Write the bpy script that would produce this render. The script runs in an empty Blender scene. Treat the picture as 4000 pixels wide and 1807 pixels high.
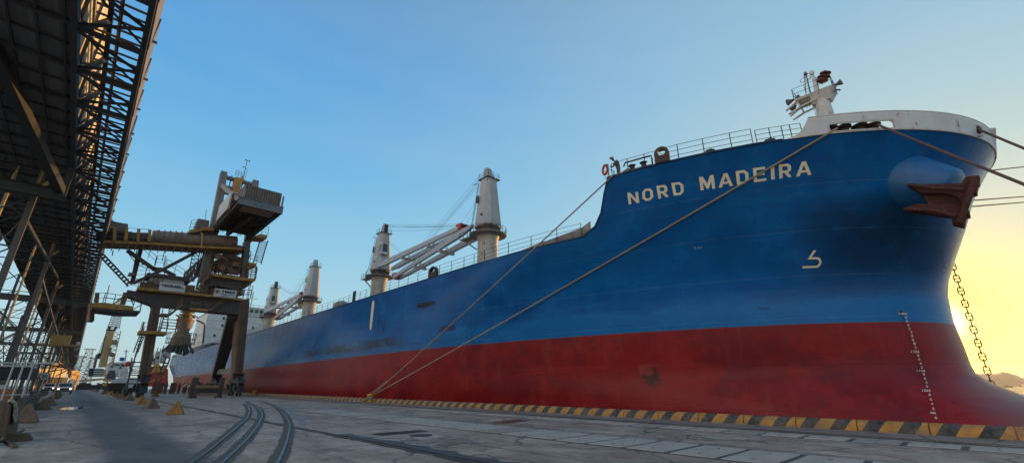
import bpy, bmesh, math, random
from mathutils import Vector, Matrix
random.seed(7)
R = math.radians
C = bpy.context.scene.collection
# ------------------------------------------------------------------ camera model
AZ = R(43.55); PITCH = math.atan(385/1100.0); F = 1708.1; H = 1.6
FWD = Vector((math.sin(AZ)*math.cos(PITCH), math.cos(AZ)*math.cos(PITCH), math.sin(PITCH)))
RGT = Vector((math.cos(AZ), -math.sin(AZ), 0))
UPV = RGT.cross(FWD)
CAM = Vector((0, 0, H))
def ray(px, py):
    return (RGT*(px-2000) + UPV*(903.5-py) + FWD*F).normalized()
def atY(px, py, Y):
    d = ray(px, py); return CAM + d*(Y/d.y)
def atX(px, py, X):
    d = ray(px, py); return CAM + d*(X/d.x)
def atZ(px, py, Z):
    d = ray(px, py); return CAM + d*((Z-H)/d.z)
def V(*a): return Vector(a)
# ------------------------------------------------------------------ mesh builder
class MB:
    def __init__(s): s.v = []; s.f = []
    def poly(s, pts):
        n = len(s.v); s.v += [Vector(p) for p in pts]; s.f.append(list(range(n, n+len(pts))))
    def hexa(s, a, b):   # two quads, bottom and top
        n = len(s.v); s.v += [Vector(p) for p in a] + [Vector(p) for p in b]
        s.f += [[n+3,n+2,n+1,n], [n+4,n+5,n+6,n+7]] + [[n+i, n+(i+1)%4, n+4+(i+1)%4, n+4+i] for i in range(4)]
    def box(s, x0, x1, y0, y1, z0, z1):
        s.hexa([(x0,y0,z0),(x1,y0,z0),(x1,y1,z0),(x0,y1,z0)], [(x0,y0,z1),(x1,y0,z1),(x1,y1,z1),(x0,y1,z1)])
    def beam(s, p, q, w, h=None, up=None, w2=None, h2=None):
        p = Vector(p); q = Vector(q); h = h or w; w2 = w2 or w; h2 = h2 or h
        d = (q-p)
        if d.length < 1e-5: return
        d.normalize(); up = Vector(up) if up else (Vector((0,0,1)) if abs(d.z) < .95 else Vector((0,1,0)))
        sx = d.cross(up).normalized(); sz = sx.cross(d).normalized()
        c = [(-1,-1),(1,-1),(1,1),(-1,1)]
        s.hexa([p+sx*a*w/2+sz*b*h/2 for a,b in c], [q+sx*a*w2/2+sz*b*h2/2 for a,b in c])
    def ibeam(s, p, q, w, h, t=.06):
        p = Vector(p); q = Vector(q); d = (q-p).normalized()
        up = Vector((0,0,1)) if abs(d.z) < .95 else Vector((0,1,0))
        sx = d.cross(up).normalized(); sz = sx.cross(d).normalized()
        s.beam(p+sz*(h/2-t/2), q+sz*(h/2-t/2), w, t, up); s.beam(p-sz*(h/2-t/2), q-sz*(h/2-t/2), w, t, up)
        s.beam(p, q, t, h-2*t, up)
    def tube(s, p, q, r, n=8, r2=None, cap=True):
        p = Vector(p); q = Vector(q); r2 = r if r2 is None else r2
        d = q-p
        if d.length < 1e-5: return
        d.normalize(); up = Vector((0,0,1)) if abs(d.z) < .9 else Vector((0,1,0))
        sx = d.cross(up).normalized(); sz = sx.cross(d)
        k = len(s.v)
        for i in range(n):
            a = 2*math.pi*i/n; o = sx*math.cos(a)+sz*math.sin(a)
            s.v += [p+o*r, q+o*r2]
        for i in range(n):
            j = (i+1) % n; s.f.append([k+2*i, k+2*j, k+2*j+1, k+2*i+1])
        if cap:
            s.f.append([k+2*i for i in range(n)]); s.f.append([k+2*i+1 for i in reversed(range(n))])
    def path(s, pts, r, n=6):
        pts = [Vector(p) for p in pts]; k = len(s.v); m = len(pts)
        for i, p in enumerate(pts):
            d = (pts[min(i+1, m-1)]-pts[max(i-1, 0)]).normalized()
            up = Vector((0,0,1)) if abs(d.z) < .95 else Vector((0,1,0))
            sx = d.cross(up).normalized(); sz = sx.cross(d)
            for j in range(n):
                a = 2*math.pi*j/n; s.v.append(p+(sx*math.cos(a)+sz*math.sin(a))*r)
        for i in range(m-1):
            for j in range(n):
                s.f.append([k+i*n+j, k+i*n+(j+1)%n, k+(i+1)*n+(j+1)%n, k+(i+1)*n+j])
        s.f.append([k+j for j in range(n)]); s.f.append([k+(m-1)*n+j for j in reversed(range(n))])
    def prism(s, pts, off):
        off = Vector(off); n = len(pts); k = len(s.v)
        s.v += [Vector(p) for p in pts] + [Vector(p)+off for p in pts]
        s.f.append([k+i for i in reversed(range(n))]); s.f.append([k+n+i for i in range(n)])
        for i in range(n):
            j = (i+1) % n; s.f.append([k+i, k+j, k+n+j, k+n+i])
    def lathe(s, prof, c, n=20, axis=None, sides_rot=0):
        c = Vector(c); k = len(s.v)
        if axis:
            az = Vector(axis).normalized(); ax = az.cross(Vector((0,0,1)) if abs(az.z) < .9 else Vector((0,1,0))).normalized(); ay = az.cross(ax)
        else: ax, ay, az = V(1,0,0), V(0,1,0), V(0,0,1)
        for (r, z) in prof:
            for i in range(n):
                a = 2*math.pi*i/n + sides_rot
                s.v.append(c + ax*(r*math.cos(a)) + ay*(r*math.sin(a)) + az*z)
        for j in range(len(prof)-1):
            for i in range(n):
                i2 = (i+1) % n; s.f.append([k+j*n+i, k+j*n+i2, k+(j+1)*n+i2, k+(j+1)*n+i])
        s.f.append([k+i for i in reversed(range(n))]); s.f.append([k+(len(prof)-1)*n+i for i in range(n)])
    def rail(s, pts, h=1.1, step=1.6, r=.025, bars=3, posts=True):
        pts = [Vector(p) for p in pts]
        for b in range(bars):
            zz = h*(b+1)/bars
            for a, c in zip(pts, pts[1:]): s.tube(a+V(0,0,zz), c+V(0,0,zz), r, 4, cap=False)
        if not posts: return
        for a, c in zip(pts, pts[1:]):
            n = max(1, round((c-a).length/step))
            for i in range(n+1):
                p = a.lerp(c, i/n); s.beam(p, p+V(0,0,h), r*2.2)
    def ladder(s, p, q, w, step=.35, r=.03):
        p = Vector(p); q = Vector(q); w = Vector(w)
        s.beam(p, q, r*2.4); s.beam(p+w, q+w, r*2.4)
        n = max(2, int((q-p).length/step))
        for i in range(1, n): a = p.lerp(q, i/n); s.tube(a, a+w, r, 4)
    def stairs(s, p, q, w, step=.3, rail=True):
        p = Vector(p); q = Vector(q); w = Vector(w)
        s.beam(p, q, .08, .28); s.beam(p+w, q+w, .08, .28)
        n = max(2, int(abs(q.z-p.z)/step)); dirh = (q-p); dirh.z = 0; dirh.normalize()
        for i in range(1, n):
            a = p.lerp(q, i/n); s.hexa([a-dirh*.13, a-dirh*.13+w, a+dirh*.13+w, a+dirh*.13], [x+V(0,0,.05) for x in (a-dirh*.13, a-dirh*.13+w, a+dirh*.13+w, a+dirh*.13)])
        if rail:
            for o in (V(0,0,0), w):
                for hh in (.55, 1.05): s.tube(p+o+V(0,0,hh), q+o+V(0,0,hh), .03, 4)
                for i in range(0, n+1, 3): a = p.lerp(q, i/n)+o; s.beam(a, a+V(0,0,1.05), .05)
    def truss(s, p, q, up, depth, w, n, wd=None):   # planar truss: chords + verticals + alternating diagonals
        p = Vector(p); q = Vector(q); up = Vector(up).normalized()*depth; wd = wd or w*.7
        s.beam(p, q, w); s.beam(p+up, q+up, w)
        for i in range(n+1):
            a = p.lerp(q, i/n); s.beam(a, a+up, wd)
            if i < n:
                b = p.lerp(q, (i+1)/n)
                if i % 2: s.beam(a+up, b, wd)
                else: s.beam(a, b+up, wd)
    def build(s, name, m, parent=None, smooth=True):
        org = V(0,0,0); p = parent
        while p is not None: org += p.location; p = p.parent
        me = bpy.data.meshes.new(name)
        me.from_pydata([v-org for v in s.v], [], s.f)
        bm = bmesh.new(); bm.from_mesh(me); bmesh.ops.recalc_face_normals(bm, faces=bm.faces); bm.to_mesh(me); bm.free()
        if smooth:
            me.shade_smooth(); me.set_sharp_from_angle(angle=R(38))
        me.materials.append(m)
        o = bpy.data.objects.new(name, me); C.objects.link(o); o.parent = parent
        return o
def recenter(o, loc):
    loc = Vector(loc); o.data.transform(Matrix.Translation(-loc)); o.location = loc; return o
def tag(o, label=None, cat=None, group=None, kind=None):
    if label: o['label'] = label
    if cat: o['category'] = cat
    if group: o['group'] = group
    if kind: o['kind'] = kind
    return o
def empty(name, loc, label, cat, group=None):
    o = bpy.data.objects.new(name, None); C.objects.link(o); o.location = loc; o.empty_display_size = .2
    return tag(o, label, cat, group)
def dup(root, loc, label=None, rz=None, scale=None):
    r = root.copy(); C.objects.link(r); r.location = loc
    if label: r['label'] = label
    if rz is not None: r.rotation_euler = (0, 0, rz)
    if scale: r.scale = (scale,)*3
    for ch in list(root.children):
        c = ch.copy(); C.objects.link(c); c.parent = r
        for g in list(ch.children):
            d = g.copy(); C.objects.link(d); d.parent = c
    return r
# ------------------------------------------------------------------ materials
class NT:
    def __init__(s, m): s.t = m.node_tree; s.n = s.t.nodes; s.l = s.t.links
    def new(s, ty, **k):
        n = s.n.new(ty)
        for a, b in k.items():
            if a in n.inputs.keys() if isinstance(a, str) else False: n.inputs[a].default_value = b
            else: setattr(n, a, b)
        return n
    def link(s, a, b): s.l.new(a, b)
    def coord(s): 
        return s.n.new('ShaderNodeTexCoord').outputs['Object']
    def mapping(s, vec, scale=(1,1,1), loc=(0,0,0), rot=(0,0,0)):
        m = s.n.new('ShaderNodeMapping'); s.link(vec, m.inputs['Vector'])
        m.inputs['Scale'].default_value = scale; m.inputs['Location'].default_value = loc; m.inputs['Rotation'].default_value = rot
        return m.outputs[0]
    def noise(s, vec, scale=5, detail=6, rough=.6, dist=0):
        n = s.n.new('ShaderNodeTexNoise'); s.link(vec, n.inputs['Vector'])
        n.inputs['Scale'].default_value = scale; n.inputs['Detail'].default_value = detail; n.inputs['Roughness'].default_value = rough; n.inputs['Distortion'].default_value = dist
        return n.outputs['Fac']
    def ramp(s, fac, a, b, ca=(0,0,0,1), cb=(1,1,1,1)):
        r = s.n.new('ShaderNodeValToRGB'); s.link(fac, r.inputs[0])
        r.color_ramp.elements[0].position = a; r.color_ramp.elements[1].position = b
        r.color_ramp.elements[0].color = ca; r.color_ramp.elements[1].color = cb
        return r.outputs[0]
    def math(s, op, a, b=None, clamp=False, c=None):
        n = s.n.new('ShaderNodeMath'); n.operation = op; n.use_clamp = clamp
        for i, x in enumerate((a, b, c)):
            if x is None: continue
            if hasattr(x, 'is_linked') or hasattr(x, 'links'): s.link(x, n.inputs[i])
            else: n.inputs[i].default_value = x
        return n.outputs[0]
    def mix(s, fac, a, b, mode='MIX'):
        n = s.n.new('ShaderNodeMix'); n.data_type = 'RGBA'; n.blend_type = mode
        for sock, x in ((n.inputs[0], fac), (n.inputs[6], a), (n.inputs[7], b)):
            if hasattr(x, 'links'): s.link(x, sock)
            elif sock == n.inputs[0]: sock.default_value = x
            else: sock.default_value = (*x[:3], 1)
        return n.outputs[2]
    def sep(s, vec):
        n = s.n.new('ShaderNodeSeparateXYZ'); s.link(vec, n.inputs[0]); return n.outputs
    def bump(s, h, strength=.3, dist=.02):
        n = s.n.new('ShaderNodeBump'); n.inputs['Strength'].default_value = strength; n.inputs['Distance'].default_value = dist
        s.link(h, n.inputs['Height']); return n.outputs[0]
MATS = {}
def base(name, rough=.6, metal=0.0, spec=.5):
    m = bpy.data.materials.new(name); m.use_nodes = True
    b = m.node_tree.nodes['Principled BSDF']; b.inputs['Roughness'].default_value = rough; b.inputs['Metallic'].default_value = metal
    b.inputs['Specular IOR Level'].default_value = spec
    return m, NT(m), b
def weathered(name, col, col2=None, scale=1.0, rust=.0, rough=.6, metal=0.0, streak=.35, bump=.25, rustcol=(.16,.055,.02), spec=.4):
    if name in MATS: return MATS[name]
    m, t, b = base(name, rough, metal, spec)
    o = t.coord(); col2 = col2 or tuple(c*.6 for c in col)
    n1 = t.noise(o, .9*scale, 8, .65); n2 = t.noise(t.mapping(o, (6*scale, 6*scale, .5*scale)), 1, 5, .6)
    f = t.math('ADD', t.math('MULTIPLY', n1, 1-streak), t.math('MULTIPLY', n2, streak))
    c = t.mix(t.ramp(f, .35, .65), col2, col)
    if rust > 0:
        n3 = t.noise(t.mapping(o, (1,1,1), (5,3,1)), 1.7*scale, 9, .72); n4 = t.noise(t.mapping(o, (7*scale,7*scale,.35*scale), (9,2,4)), 1, 4, .6)
        g = t.math('ADD', t.math('MULTIPLY', n3, .62), t.math('MULTIPLY', n4, .38))
        c = t.mix(t.ramp(g, .66-rust*.3, .72-rust*.22), c, rustcol)
    t.link(c, b.inputs['Base Color'])
    t.link(t.bump(t.noise(o, 14*scale, 6, .7), bump, .02), b.inputs['Normal'])
    r = t.math('ADD', t.math('MULTIPLY', n1, .35), rough-.17); t.link(r, b.inputs['Roughness'])
    MATS[name] = m; return m
# ------------------------------------------------------------------ ship hull form
TRIM = .0065
CL = 40.0
TB = [(-2.6,-5.5,62,2.3,15.2),(-1,-4.2,60,2.3,15.6),(0,-3.0,58,2.3,15.8),(1.0,-.9,55,2.3,16),(1.6,.2,52,2.2,16),(2.3,.9,50,2.15,16),(3.9,.95,47,2.15,16),(5.3,1.05,45,2.15,16),
      (7.0,.93,42,2.05,16),(8.0,.68,40,2.0,16),(9.7,-.15,36,2.0,16),(11.4,-1.0,31,2.0,16),(13.2,-1.8,27,2.0,16),(14.8,-2.8,24,2.0,16),(15.6,-3.4,22,2.0,16),(16.9,-3.55,22,2.0,16.05),(18,-3.6,22,2,16.1)]
def tab(z):
    if z <= TB[0][0]: return TB[0][1:]
    for a, b in zip(TB, TB[1:]):
        if z <= b[0]:
            t = (z-a[0])/(b[0]-a[0]); return tuple(a[i]*(1-t)+b[i]*t for i in range(1, 5))
    return TB[-1][1:]
def ystem(z): return tab(z)[0]
def hb(Y, z):
    Ys, Yp, q, B = tab(z)
    s = max(0, min(1, (Y-Ys)/(Yp-Ys))); b = B*(1-(1-s)**2)**(1/q)
    if Y > 178:
        u = (Y-178)/31; low = max(0, min(1, (8-z)/9)); b *= 1-u*u*(.03+.30*low)
    return b
def sheer(Y):
    pts = [(-9,15.6),(15.9,15.6),(16.35,14.6),(16.9,13.35),(17.6,12.5),(18.7,11.98),(20,11.95),(60,11.7),(209,10.64)]
    if Y <= pts[0][0]: return pts[0][1]
    for a, b in zip(pts, pts[1:]):
        if Y <= b[0]: return a[1]+(b[1]-a[1])*(Y-a[0])/(b[0]-a[0])
    return pts[-1][1]
def port(Y, z, off=0.0):
    """point on the quay-side shell, pushed off it along the outward normal"""
    p = V(CL-hb(Y, z), Y, z)
    if off:
        e = .15; a = V(CL-hb(Y+e, z), Y+e, z)-V(CL-hb(Y-e if Y-e > ystem(z) else Y, z), (Y-e if Y-e > ystem(z) else Y), z)
        c = V(CL-hb(Y, z+e), Y, z+e)-V(CL-hb(Y, z-e), Y, z-e)
        n = a.cross(c).normalized()
        if n.x > 0: n = -n
        p = p+n*off
    return p
def hull_hit(px, py, off=.03):
    d = ray(px, py)
    prev = None; D = 15.0
    while D < 400:
        p = CAM+d*D
        if p.y > ystem(p.z):
            g = p.x-(CL-hb(p.y, p.z))
            if g > 0: break
        D += .25 if D < 60 else 1
    lo, hi = D-1, D
    for i in range(22):
        mid = (lo+hi)/2; p = CAM+d*mid
        if p.y > ystem(p.z) and p.x-(CL-hb(p.y, p.z)) > 0: hi = mid
        else: lo = mid
    p = CAM+d*hi
    return port(max(p.y, ystem(p.z)+.01), p.z, off)

SHIP = empty('cargo_ship', (40, 100, 0), 'huge blue and red bulk cargo ship moored along the whole quay', 'ship')
ys = [0, .02, .06, .12, .2, .32, .48, .68, .9]
y = 1.2
while y < 22: ys.append(y); y += .28 if (y < 18.5 and y > 17.5-1) else .4
while y < 60: ys.append(y); y += 1.6
while y < 178: ys.append(y); y += 8
while y < 209: ys.append(y); y += 2.5
ys.append(209)
NR = 34
def col_pts(yt, side):
    t = yt/209; out = []
    for j in range(NR+1):
        v = j/NR
        z = -2.6 + v*14
        for it in range(6):
            Y = 209*t + ystem(z)*(1-t)**30
            z = -2.6 + v*(sheer(Y)+2.6)
        Y = 209*t + ystem(z)*(1-t)**30
        b = hb(Y, z)
        out.append(V(CL-side*b, Y, z))
    return out
def make_hull_mat():
    m, t, b = base('hull_paint', .34, 0, .17)
    o = t.coord(); xyz = t.sep(o); X, Y, Z = xyz[0], xyz[1], xyz[2]     # object origin is (40,100,0)
    Yw = t.math('ADD', Y, 100)
    n_big = t.noise(t.mapping(o, (.05,.05,.16)), 1, 5, .6)
    n_mid = t.noise(t.mapping(o, (.5,.35,.5)), 1, 8, .65)
    n_str = t.noise(t.mapping(o, (1.6,1.6,.10)), 1, 6, .65)
    n_hor = t.noise(t.mapping(o, (.07,.07,1.1), (3,0,0)), 1, 6, .7)
    n_fine = t.noise(o, 9, 5, .7)
    # blue
    aft = t.math('MULTIPLY', t.math('SUBTRACT', Yw, 55), 1/60., True)
    blue = t.mix(t.ramp(n_big, .35, .65), (.001,.066,.225), (.001,.092,.30))
    blue = t.mix(t.ramp(n_mid, .40, .75), blue, (.002,.125,.37))
    blue = t.mix(t.math('MULTIPLY', t.ramp(n_hor, .50, .62), .30), blue, (.006,.15,.38))
    fade = t.math('MULTIPLY', t.ramp(n_str, .40, .62), t.math('ADD', t.math('MULTIPLY', aft, .45), .03))
    blue = t.mix(fade, blue, (.10,.24,.42))
    bare = t.math('MULTIPLY', t.ramp(t.noise(t.mapping(o, (.10,.10,.22), (7,1,2)), 1, 5, .6), .48, .62), aft)
    blue = t.mix(t.math('MULTIPLY', bare, .6), blue, (.13,.25,.38))
    # red
    red = t.mix(t.ramp(n_big, .3, .7), (.155,.007,.010), (.24,.011,.014))
    red = t.mix(t.ramp(n_mid, .42, .72), red, (.29,.020,.022))
    red = t.mix(t.math('MULTIPLY', t.ramp(t.noise(t.mapping(o, (.16,.16,.3), (2,5,1)), 1, 9, .75), .52, .57), .45), red, (.085,.013,.017))
    red = t.mix(t.math('MULTIPLY', t.ramp(n_str, .52, .70), .20), red, (.27,.085,.08))
    algae = t.math('MULTIPLY', t.ramp(t.noise(t.mapping(o, (.12,.12,.25), (1,9,4)), 1, 7, .7), .42, .60), t.math('MULTIPLY', t.math('SUBTRACT', Yw, 84), 1/14., True))
    red = t.mix(t.math('MULTIPLY', algae, .7), red, (.10,.045,.022))
    bloom = t.math('MULTIPLY', t.math('SUBTRACT', 3.2, t.math('ADD', Yw, t.math('MULTIPLY', n_mid, 3))), .35, True)
    lowb = t.math('MULTIPLY', t.math('SUBTRACT', 4.4, t.math('ADD', Z, n_mid)), .5, True)
    red = t.mix(t.math('MULTIPLY', bloom, t.math('MULTIPLY', lowb, .65)), red, (.20,.15,.15))
    # waterline split, follows the trim of the ship
    zt = t.math('ADD', Z, t.math('MULTIPLY', Yw, TRIM))
    zt = t.math('ADD', zt, t.math('MULTIPLY', t.math('SUBTRACT', n_mid, .5), .05))
    split = t.math('MULTIPLY', t.math('SUBTRACT', zt, 5.12), 40, True)
    line = t.math('MULTIPLY', t.math('LESS_THAN', t.math('ABSOLUTE', t.math('SUBTRACT', zt, 5.17)), .06), .6)
    c = t.mix(split, red, blue)
    c = t.mix(t.math('MULTIPLY', line, t.ramp(n_str,.3,.6)), c, (.10,.13,.08))
    # fender rubbing band: dark scars between 40 and 85 m
    def window(v, a, bb, s):
        return t.math('MULTIPLY', t.math('MULTIPLY', t.math('SUBTRACT', v, a), s, True), t.math('MULTIPLY', t.math('SUBTRACT', bb, v), s, True))
    scar = t.ramp(t.noise(t.mapping(o, (.22,.22,1.5), (4,2,8)), 1, 10, .78), .40, .48)
    band = t.math('MULTIPLY', window(zt, 5.7, 7.0, 2.5), window(Yw, 41, 72, .25))
    c = t.mix(t.math('MULTIPLY', t.math('MULTIPLY', scar, band), .85), c, (.022,.028,.05))
    band3 = t.math('MULTIPLY', t.ramp(t.noise(t.mapping(o, (.5,.5,2.2), (9,2,3)), 1, 10, .8), .36, .46), t.math('MULTIPLY', window(zt, 5.75, 6.35, 7), window(Yw, 42, 64, .3)))
    c = t.mix(t.math('MULTIPLY', band3, .85), c, (.020,.026,.045))
    scum = t.math('MULTIPLY', t.ramp(t.noise(t.mapping(o, (.8,.8,2.5), (2,8,5)), 1, 10, .8), .46, .58), window(zt, 4.55, 5.12, 3))
    c = t.mix(t.math('MULTIPLY', scum, .55), c, (.075,.022,.022))
    band2 = t.math('MULTIPLY', window(zt, 5.3, 6.1, 2.5), window(Yw, 8, 209, .1))
    c = t.mix(t.math('MULTIPLY', t.math('MULTIPLY', scar, band2), .35), c, (.03,.04,.09))
    # pale contact marks above the boot line
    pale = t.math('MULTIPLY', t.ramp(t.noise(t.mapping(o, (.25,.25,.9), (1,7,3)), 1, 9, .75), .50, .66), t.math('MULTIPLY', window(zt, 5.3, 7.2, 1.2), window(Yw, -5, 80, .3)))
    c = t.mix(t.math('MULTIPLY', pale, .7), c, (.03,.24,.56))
    # ragged band of brighter touch-up paint just above the boot line
    rag = t.math('MULTIPLY', t.math('SUBTRACT', t.noise(t.mapping(o, (.35,.35,.8), (6,6,6)), 1, 10, .75), .5), 2.2)
    tb = t.math('MULTIPLY', t.math('MULTIPLY', t.math('SUBTRACT', 6.9, t.math('ADD', zt, rag)), 2.0, True), split)
    tb = t.math('MULTIPLY', tb, t.math('MULTIPLY', t.math('SUBTRACT', 42, Yw), .08, True))
    c = t.mix(t.math('MULTIPLY', tb, .75), c, t.mix(n_mid, (.003,.10,.30), (.006,.17,.42)))
    # rust runs under the deck edge
    runs = t.ramp(t.noise(t.mapping(o, (2.4,2.4,.16), (3,3,3)), 1, 6, .7), .57, .66)
    edge = window(zt, 10.6, 15.9, .6)
    c = t.mix(t.math('MULTIPLY', t.math('MULTIPLY', runs, edge), .5), c, (.045,.035,.05))
    # scars with a place of their own: (Y, Z, half length, half height, colour)
    for (cy, cz, ry, rz, colr, st) in ((37.8,9.2,1.9,.34,(.012,.015,.02),1), (34.2,6.6,1.3,.35,(.02,.02,.035),.8), (16.0,2.1,.62,.72,(.040,.018,.012),.95), (16.3,2.55,.55,.40,(.34,.05,.045),.65), (16.0,2.1,1.1,1.1,(.12,.03,.02),-.35),
                                       (5.0,2.2,3.2,1.3,(.10,.014,.018),.45), (47.6,8.4,.16,1.6,(.02,.03,.05),.9), (46.2,7.6,.2,.9,(.015,.02,.03),.8), (66.5,6.4,.35,1.3,(.06,.045,.05),.8), (2.6,10.2,4.4,2.6,(.008,.018,.030),-.8), (4.2,8.0,4.0,1.8,(.010,.025,.05),-.5), (22.5,8.6,1.6,.10,(.02,.14,.34),.5), (9.0,6.1,.35,.10,(.012,.03,.08),.6), (1.9,10.2,.0,.0,(.0,.0,.0),0)):
        if st == 0: continue
        e1 = t.math('MULTIPLY', t.math('SUBTRACT', Yw, cy), 1/ry); e2 = t.math('MULTIPLY', t.math('SUBTRACT', Z, cz), 1/rz)
        dd = t.math('ADD', t.math('MULTIPLY', e1, e1), t.math('MULTIPLY', e2, e2))
        nn = t.noise(t.mapping(o, (1.1,1.1,1.6), (cy,cz,0)), 1, 9, .75)
        dd = t.math('ADD', dd, t.math('MULTIPLY', t.math('SUBTRACT', nn, .5), 3.4 if st > 0 else 1.1))
        c = t.mix(t.math('MULTIPLY', t.math('MULTIPLY', t.math('SUBTRACT', 1, dd), 2.2 if st > 0 else .9, True), abs(st)), c, colr)
    # plate seams: horizontal strakes and block joints
    seam = t.math('LESS_THAN', t.math('ABSOLUTE', t.math('SUBTRACT', t.math('FRACT', t.math('MULTIPLY', t.math('ADD', zt, .9), 1/2.55)), .5)), .008)
    c = t.mix(t.math('MULTIPLY', t.math('MULTIPLY', seam, t.ramp(n_mid,.35,.6)), t.math('ADD', .12, t.math('MULTIPLY', split, .4))), c, t.mix(.6, c, (.16,.26,.38)))
    seam2 = t.math('LESS_THAN', t.math('ABSOLUTE', t.math('SUBTRACT', t.math('FRACT', t.math('MULTIPLY', t.math('SUBTRACT', Yw, 3.4), 1/11.1)), .5)), .0045)
    c = t.mix(t.math('MULTIPLY', t.math('MULTIPLY', seam2, t.math('GREATER_THAN', Yw, 28)), .7), c, t.mix(.6, c, (.012,.02,.03)))
    t.link(c, b.inputs['Base Color'])
    rr = t.math('ADD', t.math('MULTIPLY', n_mid, .30), .10); rr = t.math('ADD', rr, t.math('MULTIPLY', t.math('SUBTRACT', 1, split), .12))
    t.link(rr, b.inputs['Roughness'])
    # dished plating between frames
    fr = t.math('MULTIPLY', t.math('SINE', t.math('MULTIPLY', Yw, 2*math.pi/2.4)), t.ramp(n_mid,.3,.7))
    hh = t.math('ADD', t.math('MULTIPLY', n_mid, 1.0), t.math('MULTIPLY', fr, .22))
    hh = t.math('MULTIPLY', hh, t.math('ADD', .04, t.math('MULTIPLY', t.math('SUBTRACT', 110, Yw), 1/70., True)))
    n_fine = t.math('MULTIPLY', n_fine, t.math('MULTIPLY', t.math('SUBTRACT', 60, Yw), 1/40., True))
    t.link(t.bump(t.math('ADD', hh, t.math('MULTIPLY', n_fine, .04)), .24, .05), b.inputs['Normal'])
    return m
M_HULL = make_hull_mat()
def shipbuild():
    mb = MB()
    cols = [col_pts(yt, 1) for yt in ys]; cols2 = [col_pts(yt, -1) for yt in ys]
    allc = list(reversed(cols2))+cols[1:]
    for c in allc: mb.v += c
    n = NR+1
    for i in range(len(allc)-1):
        for j in range(NR): mb.f.append([i*n+j, (i+1)*n+j, (i+1)*n+j+1, i*n+j+1])
    # transom
    k = len(mb.v); a = cols[-1]; b = cols2[-1]
    mb.v += a+b
    for j in range(NR): mb.f.append([k+j, k+n+j, k+n+j+1, k+j+1])
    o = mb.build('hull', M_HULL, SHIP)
    return cols, cols2
HCOLS, HCOLS2 = shipbuild()
DECKM = weathered('deck_green', (.10,.12,.10), rust=.4)
GREY = weathered('crane_grey', (.37,.36,.335), (.27,.26,.24), .7, rust=.10, rough=.5)
PEDM = weathered('pedestal_grey', (.46,.43,.37), (.30,.26,.20), .8, rust=.45, rough=.6)
WHITE = weathered('ship_white', (.62,.61,.58), (.47,.46,.43), .7, rust=.10, rough=.45)
WHITER = weathered('ship_white_rusty', (.60,.59,.56), (.48,.47,.45), .8, rust=.30, rough=.5)
DARK = weathered('dark_steel', (.035,.035,.038), (.02,.02,.022), 1.5, rust=.25, rough=.6)
RUST = weathered('rusty_steel', (.15,.045,.022), (.075,.028,.016), 1.5, rust=.3, rough=.8, rustcol=(.24,.085,.06))
RAILM = weathered('rail_paint', (.12,.14,.15), (.07,.06,.05), 2, rust=.3)
REDM = weathered('red_paint', (.50,.05,.03), (.32,.04,.02), 2, rust=.2)
LETTER = weathered('letter_paint', (.80,.72,.52), (.68,.60,.42), 1.2, rust=.0, rough=.5, bump=.1)
ROPE = weathered('rope_fibre', (.36,.29,.20), (.22,.17,.11), 8, rough=.9, bump=.6)
ROPED = weathered('rope_dark', (.16,.10,.08), (.09,.06,.05), 8, rough=.9, bump=.6)
GLASS = base('dark_glass', .12)[0]; GLASS.node_tree.nodes['Principled BSDF'].inputs['Base Color'].default_value = (.02,.03,.04,1)
# decks
mb = MB()
dy = [18.7, 19.5, 21, 24, 28, 33, 40, 50, 60, 178, 190, 200, 209]
for a, b in zip(dy, dy[1:]):
    za, zb = sheer(a)-.04, sheer(b)-.04
    mb.poly([(CL-hb(a,za),a,za),(CL-hb(b,zb),b,zb),(CL+hb(b,zb),b,zb),(CL+hb(a,za),a,za)])
mb.poly([(CL-hb(17.6,12),17.6,11.9),(CL-hb(18.7,12),18.7,11.9),(CL+hb(18.7,12),18.7,11.9),(CL+hb(17.6,12),17.6,11.9)])
mb.build('main_deck', DECKM, SHIP)
mb = MB()
fy = [-3.35,-3.2,-2.9,-2.3,-1.4,0,1.6,3.6,6,9,12,14,15.85]
for a, b in zip(fy, fy[1:]):
    z = 15.56
    mb.poly([(CL-hb(a,z),a,z),(CL-hb(b,z),b,z),(CL+hb(b,z),b,z),(CL+hb(a,z),a,z)])
mb.poly([(CL-hb(15.85,15.5)+.03,15.85,15.56),(CL-hb(16.6,12)+.2,16.9,11.9),(CL+hb(16.6,12)-.2,16.9,11.9),(CL+hb(15.85,15.5)-.03,15.85,15.56)])
mb.build('forecastle_deck', DECKM, SHIP)
# thin rounded gunwale bar along the deck edge
mb = MB()
mb.path([port(y_, sheer(y_), 0) for y_ in [18.7,20,22,25,30,36,44,54,70,90,120,150,180]], .06, 6)
mb.path([port(y_, sheer(y_), 0) for y_ in [5.5,7,9,11,13,15.8,16.35,16.9,17.6,18.7]], .07, 6)
mb.build('gunwale', weathered('gunwale_blue', (.01,.05,.13), (.02,.03,.05), 2, rust=.2), SHIP)
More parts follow.
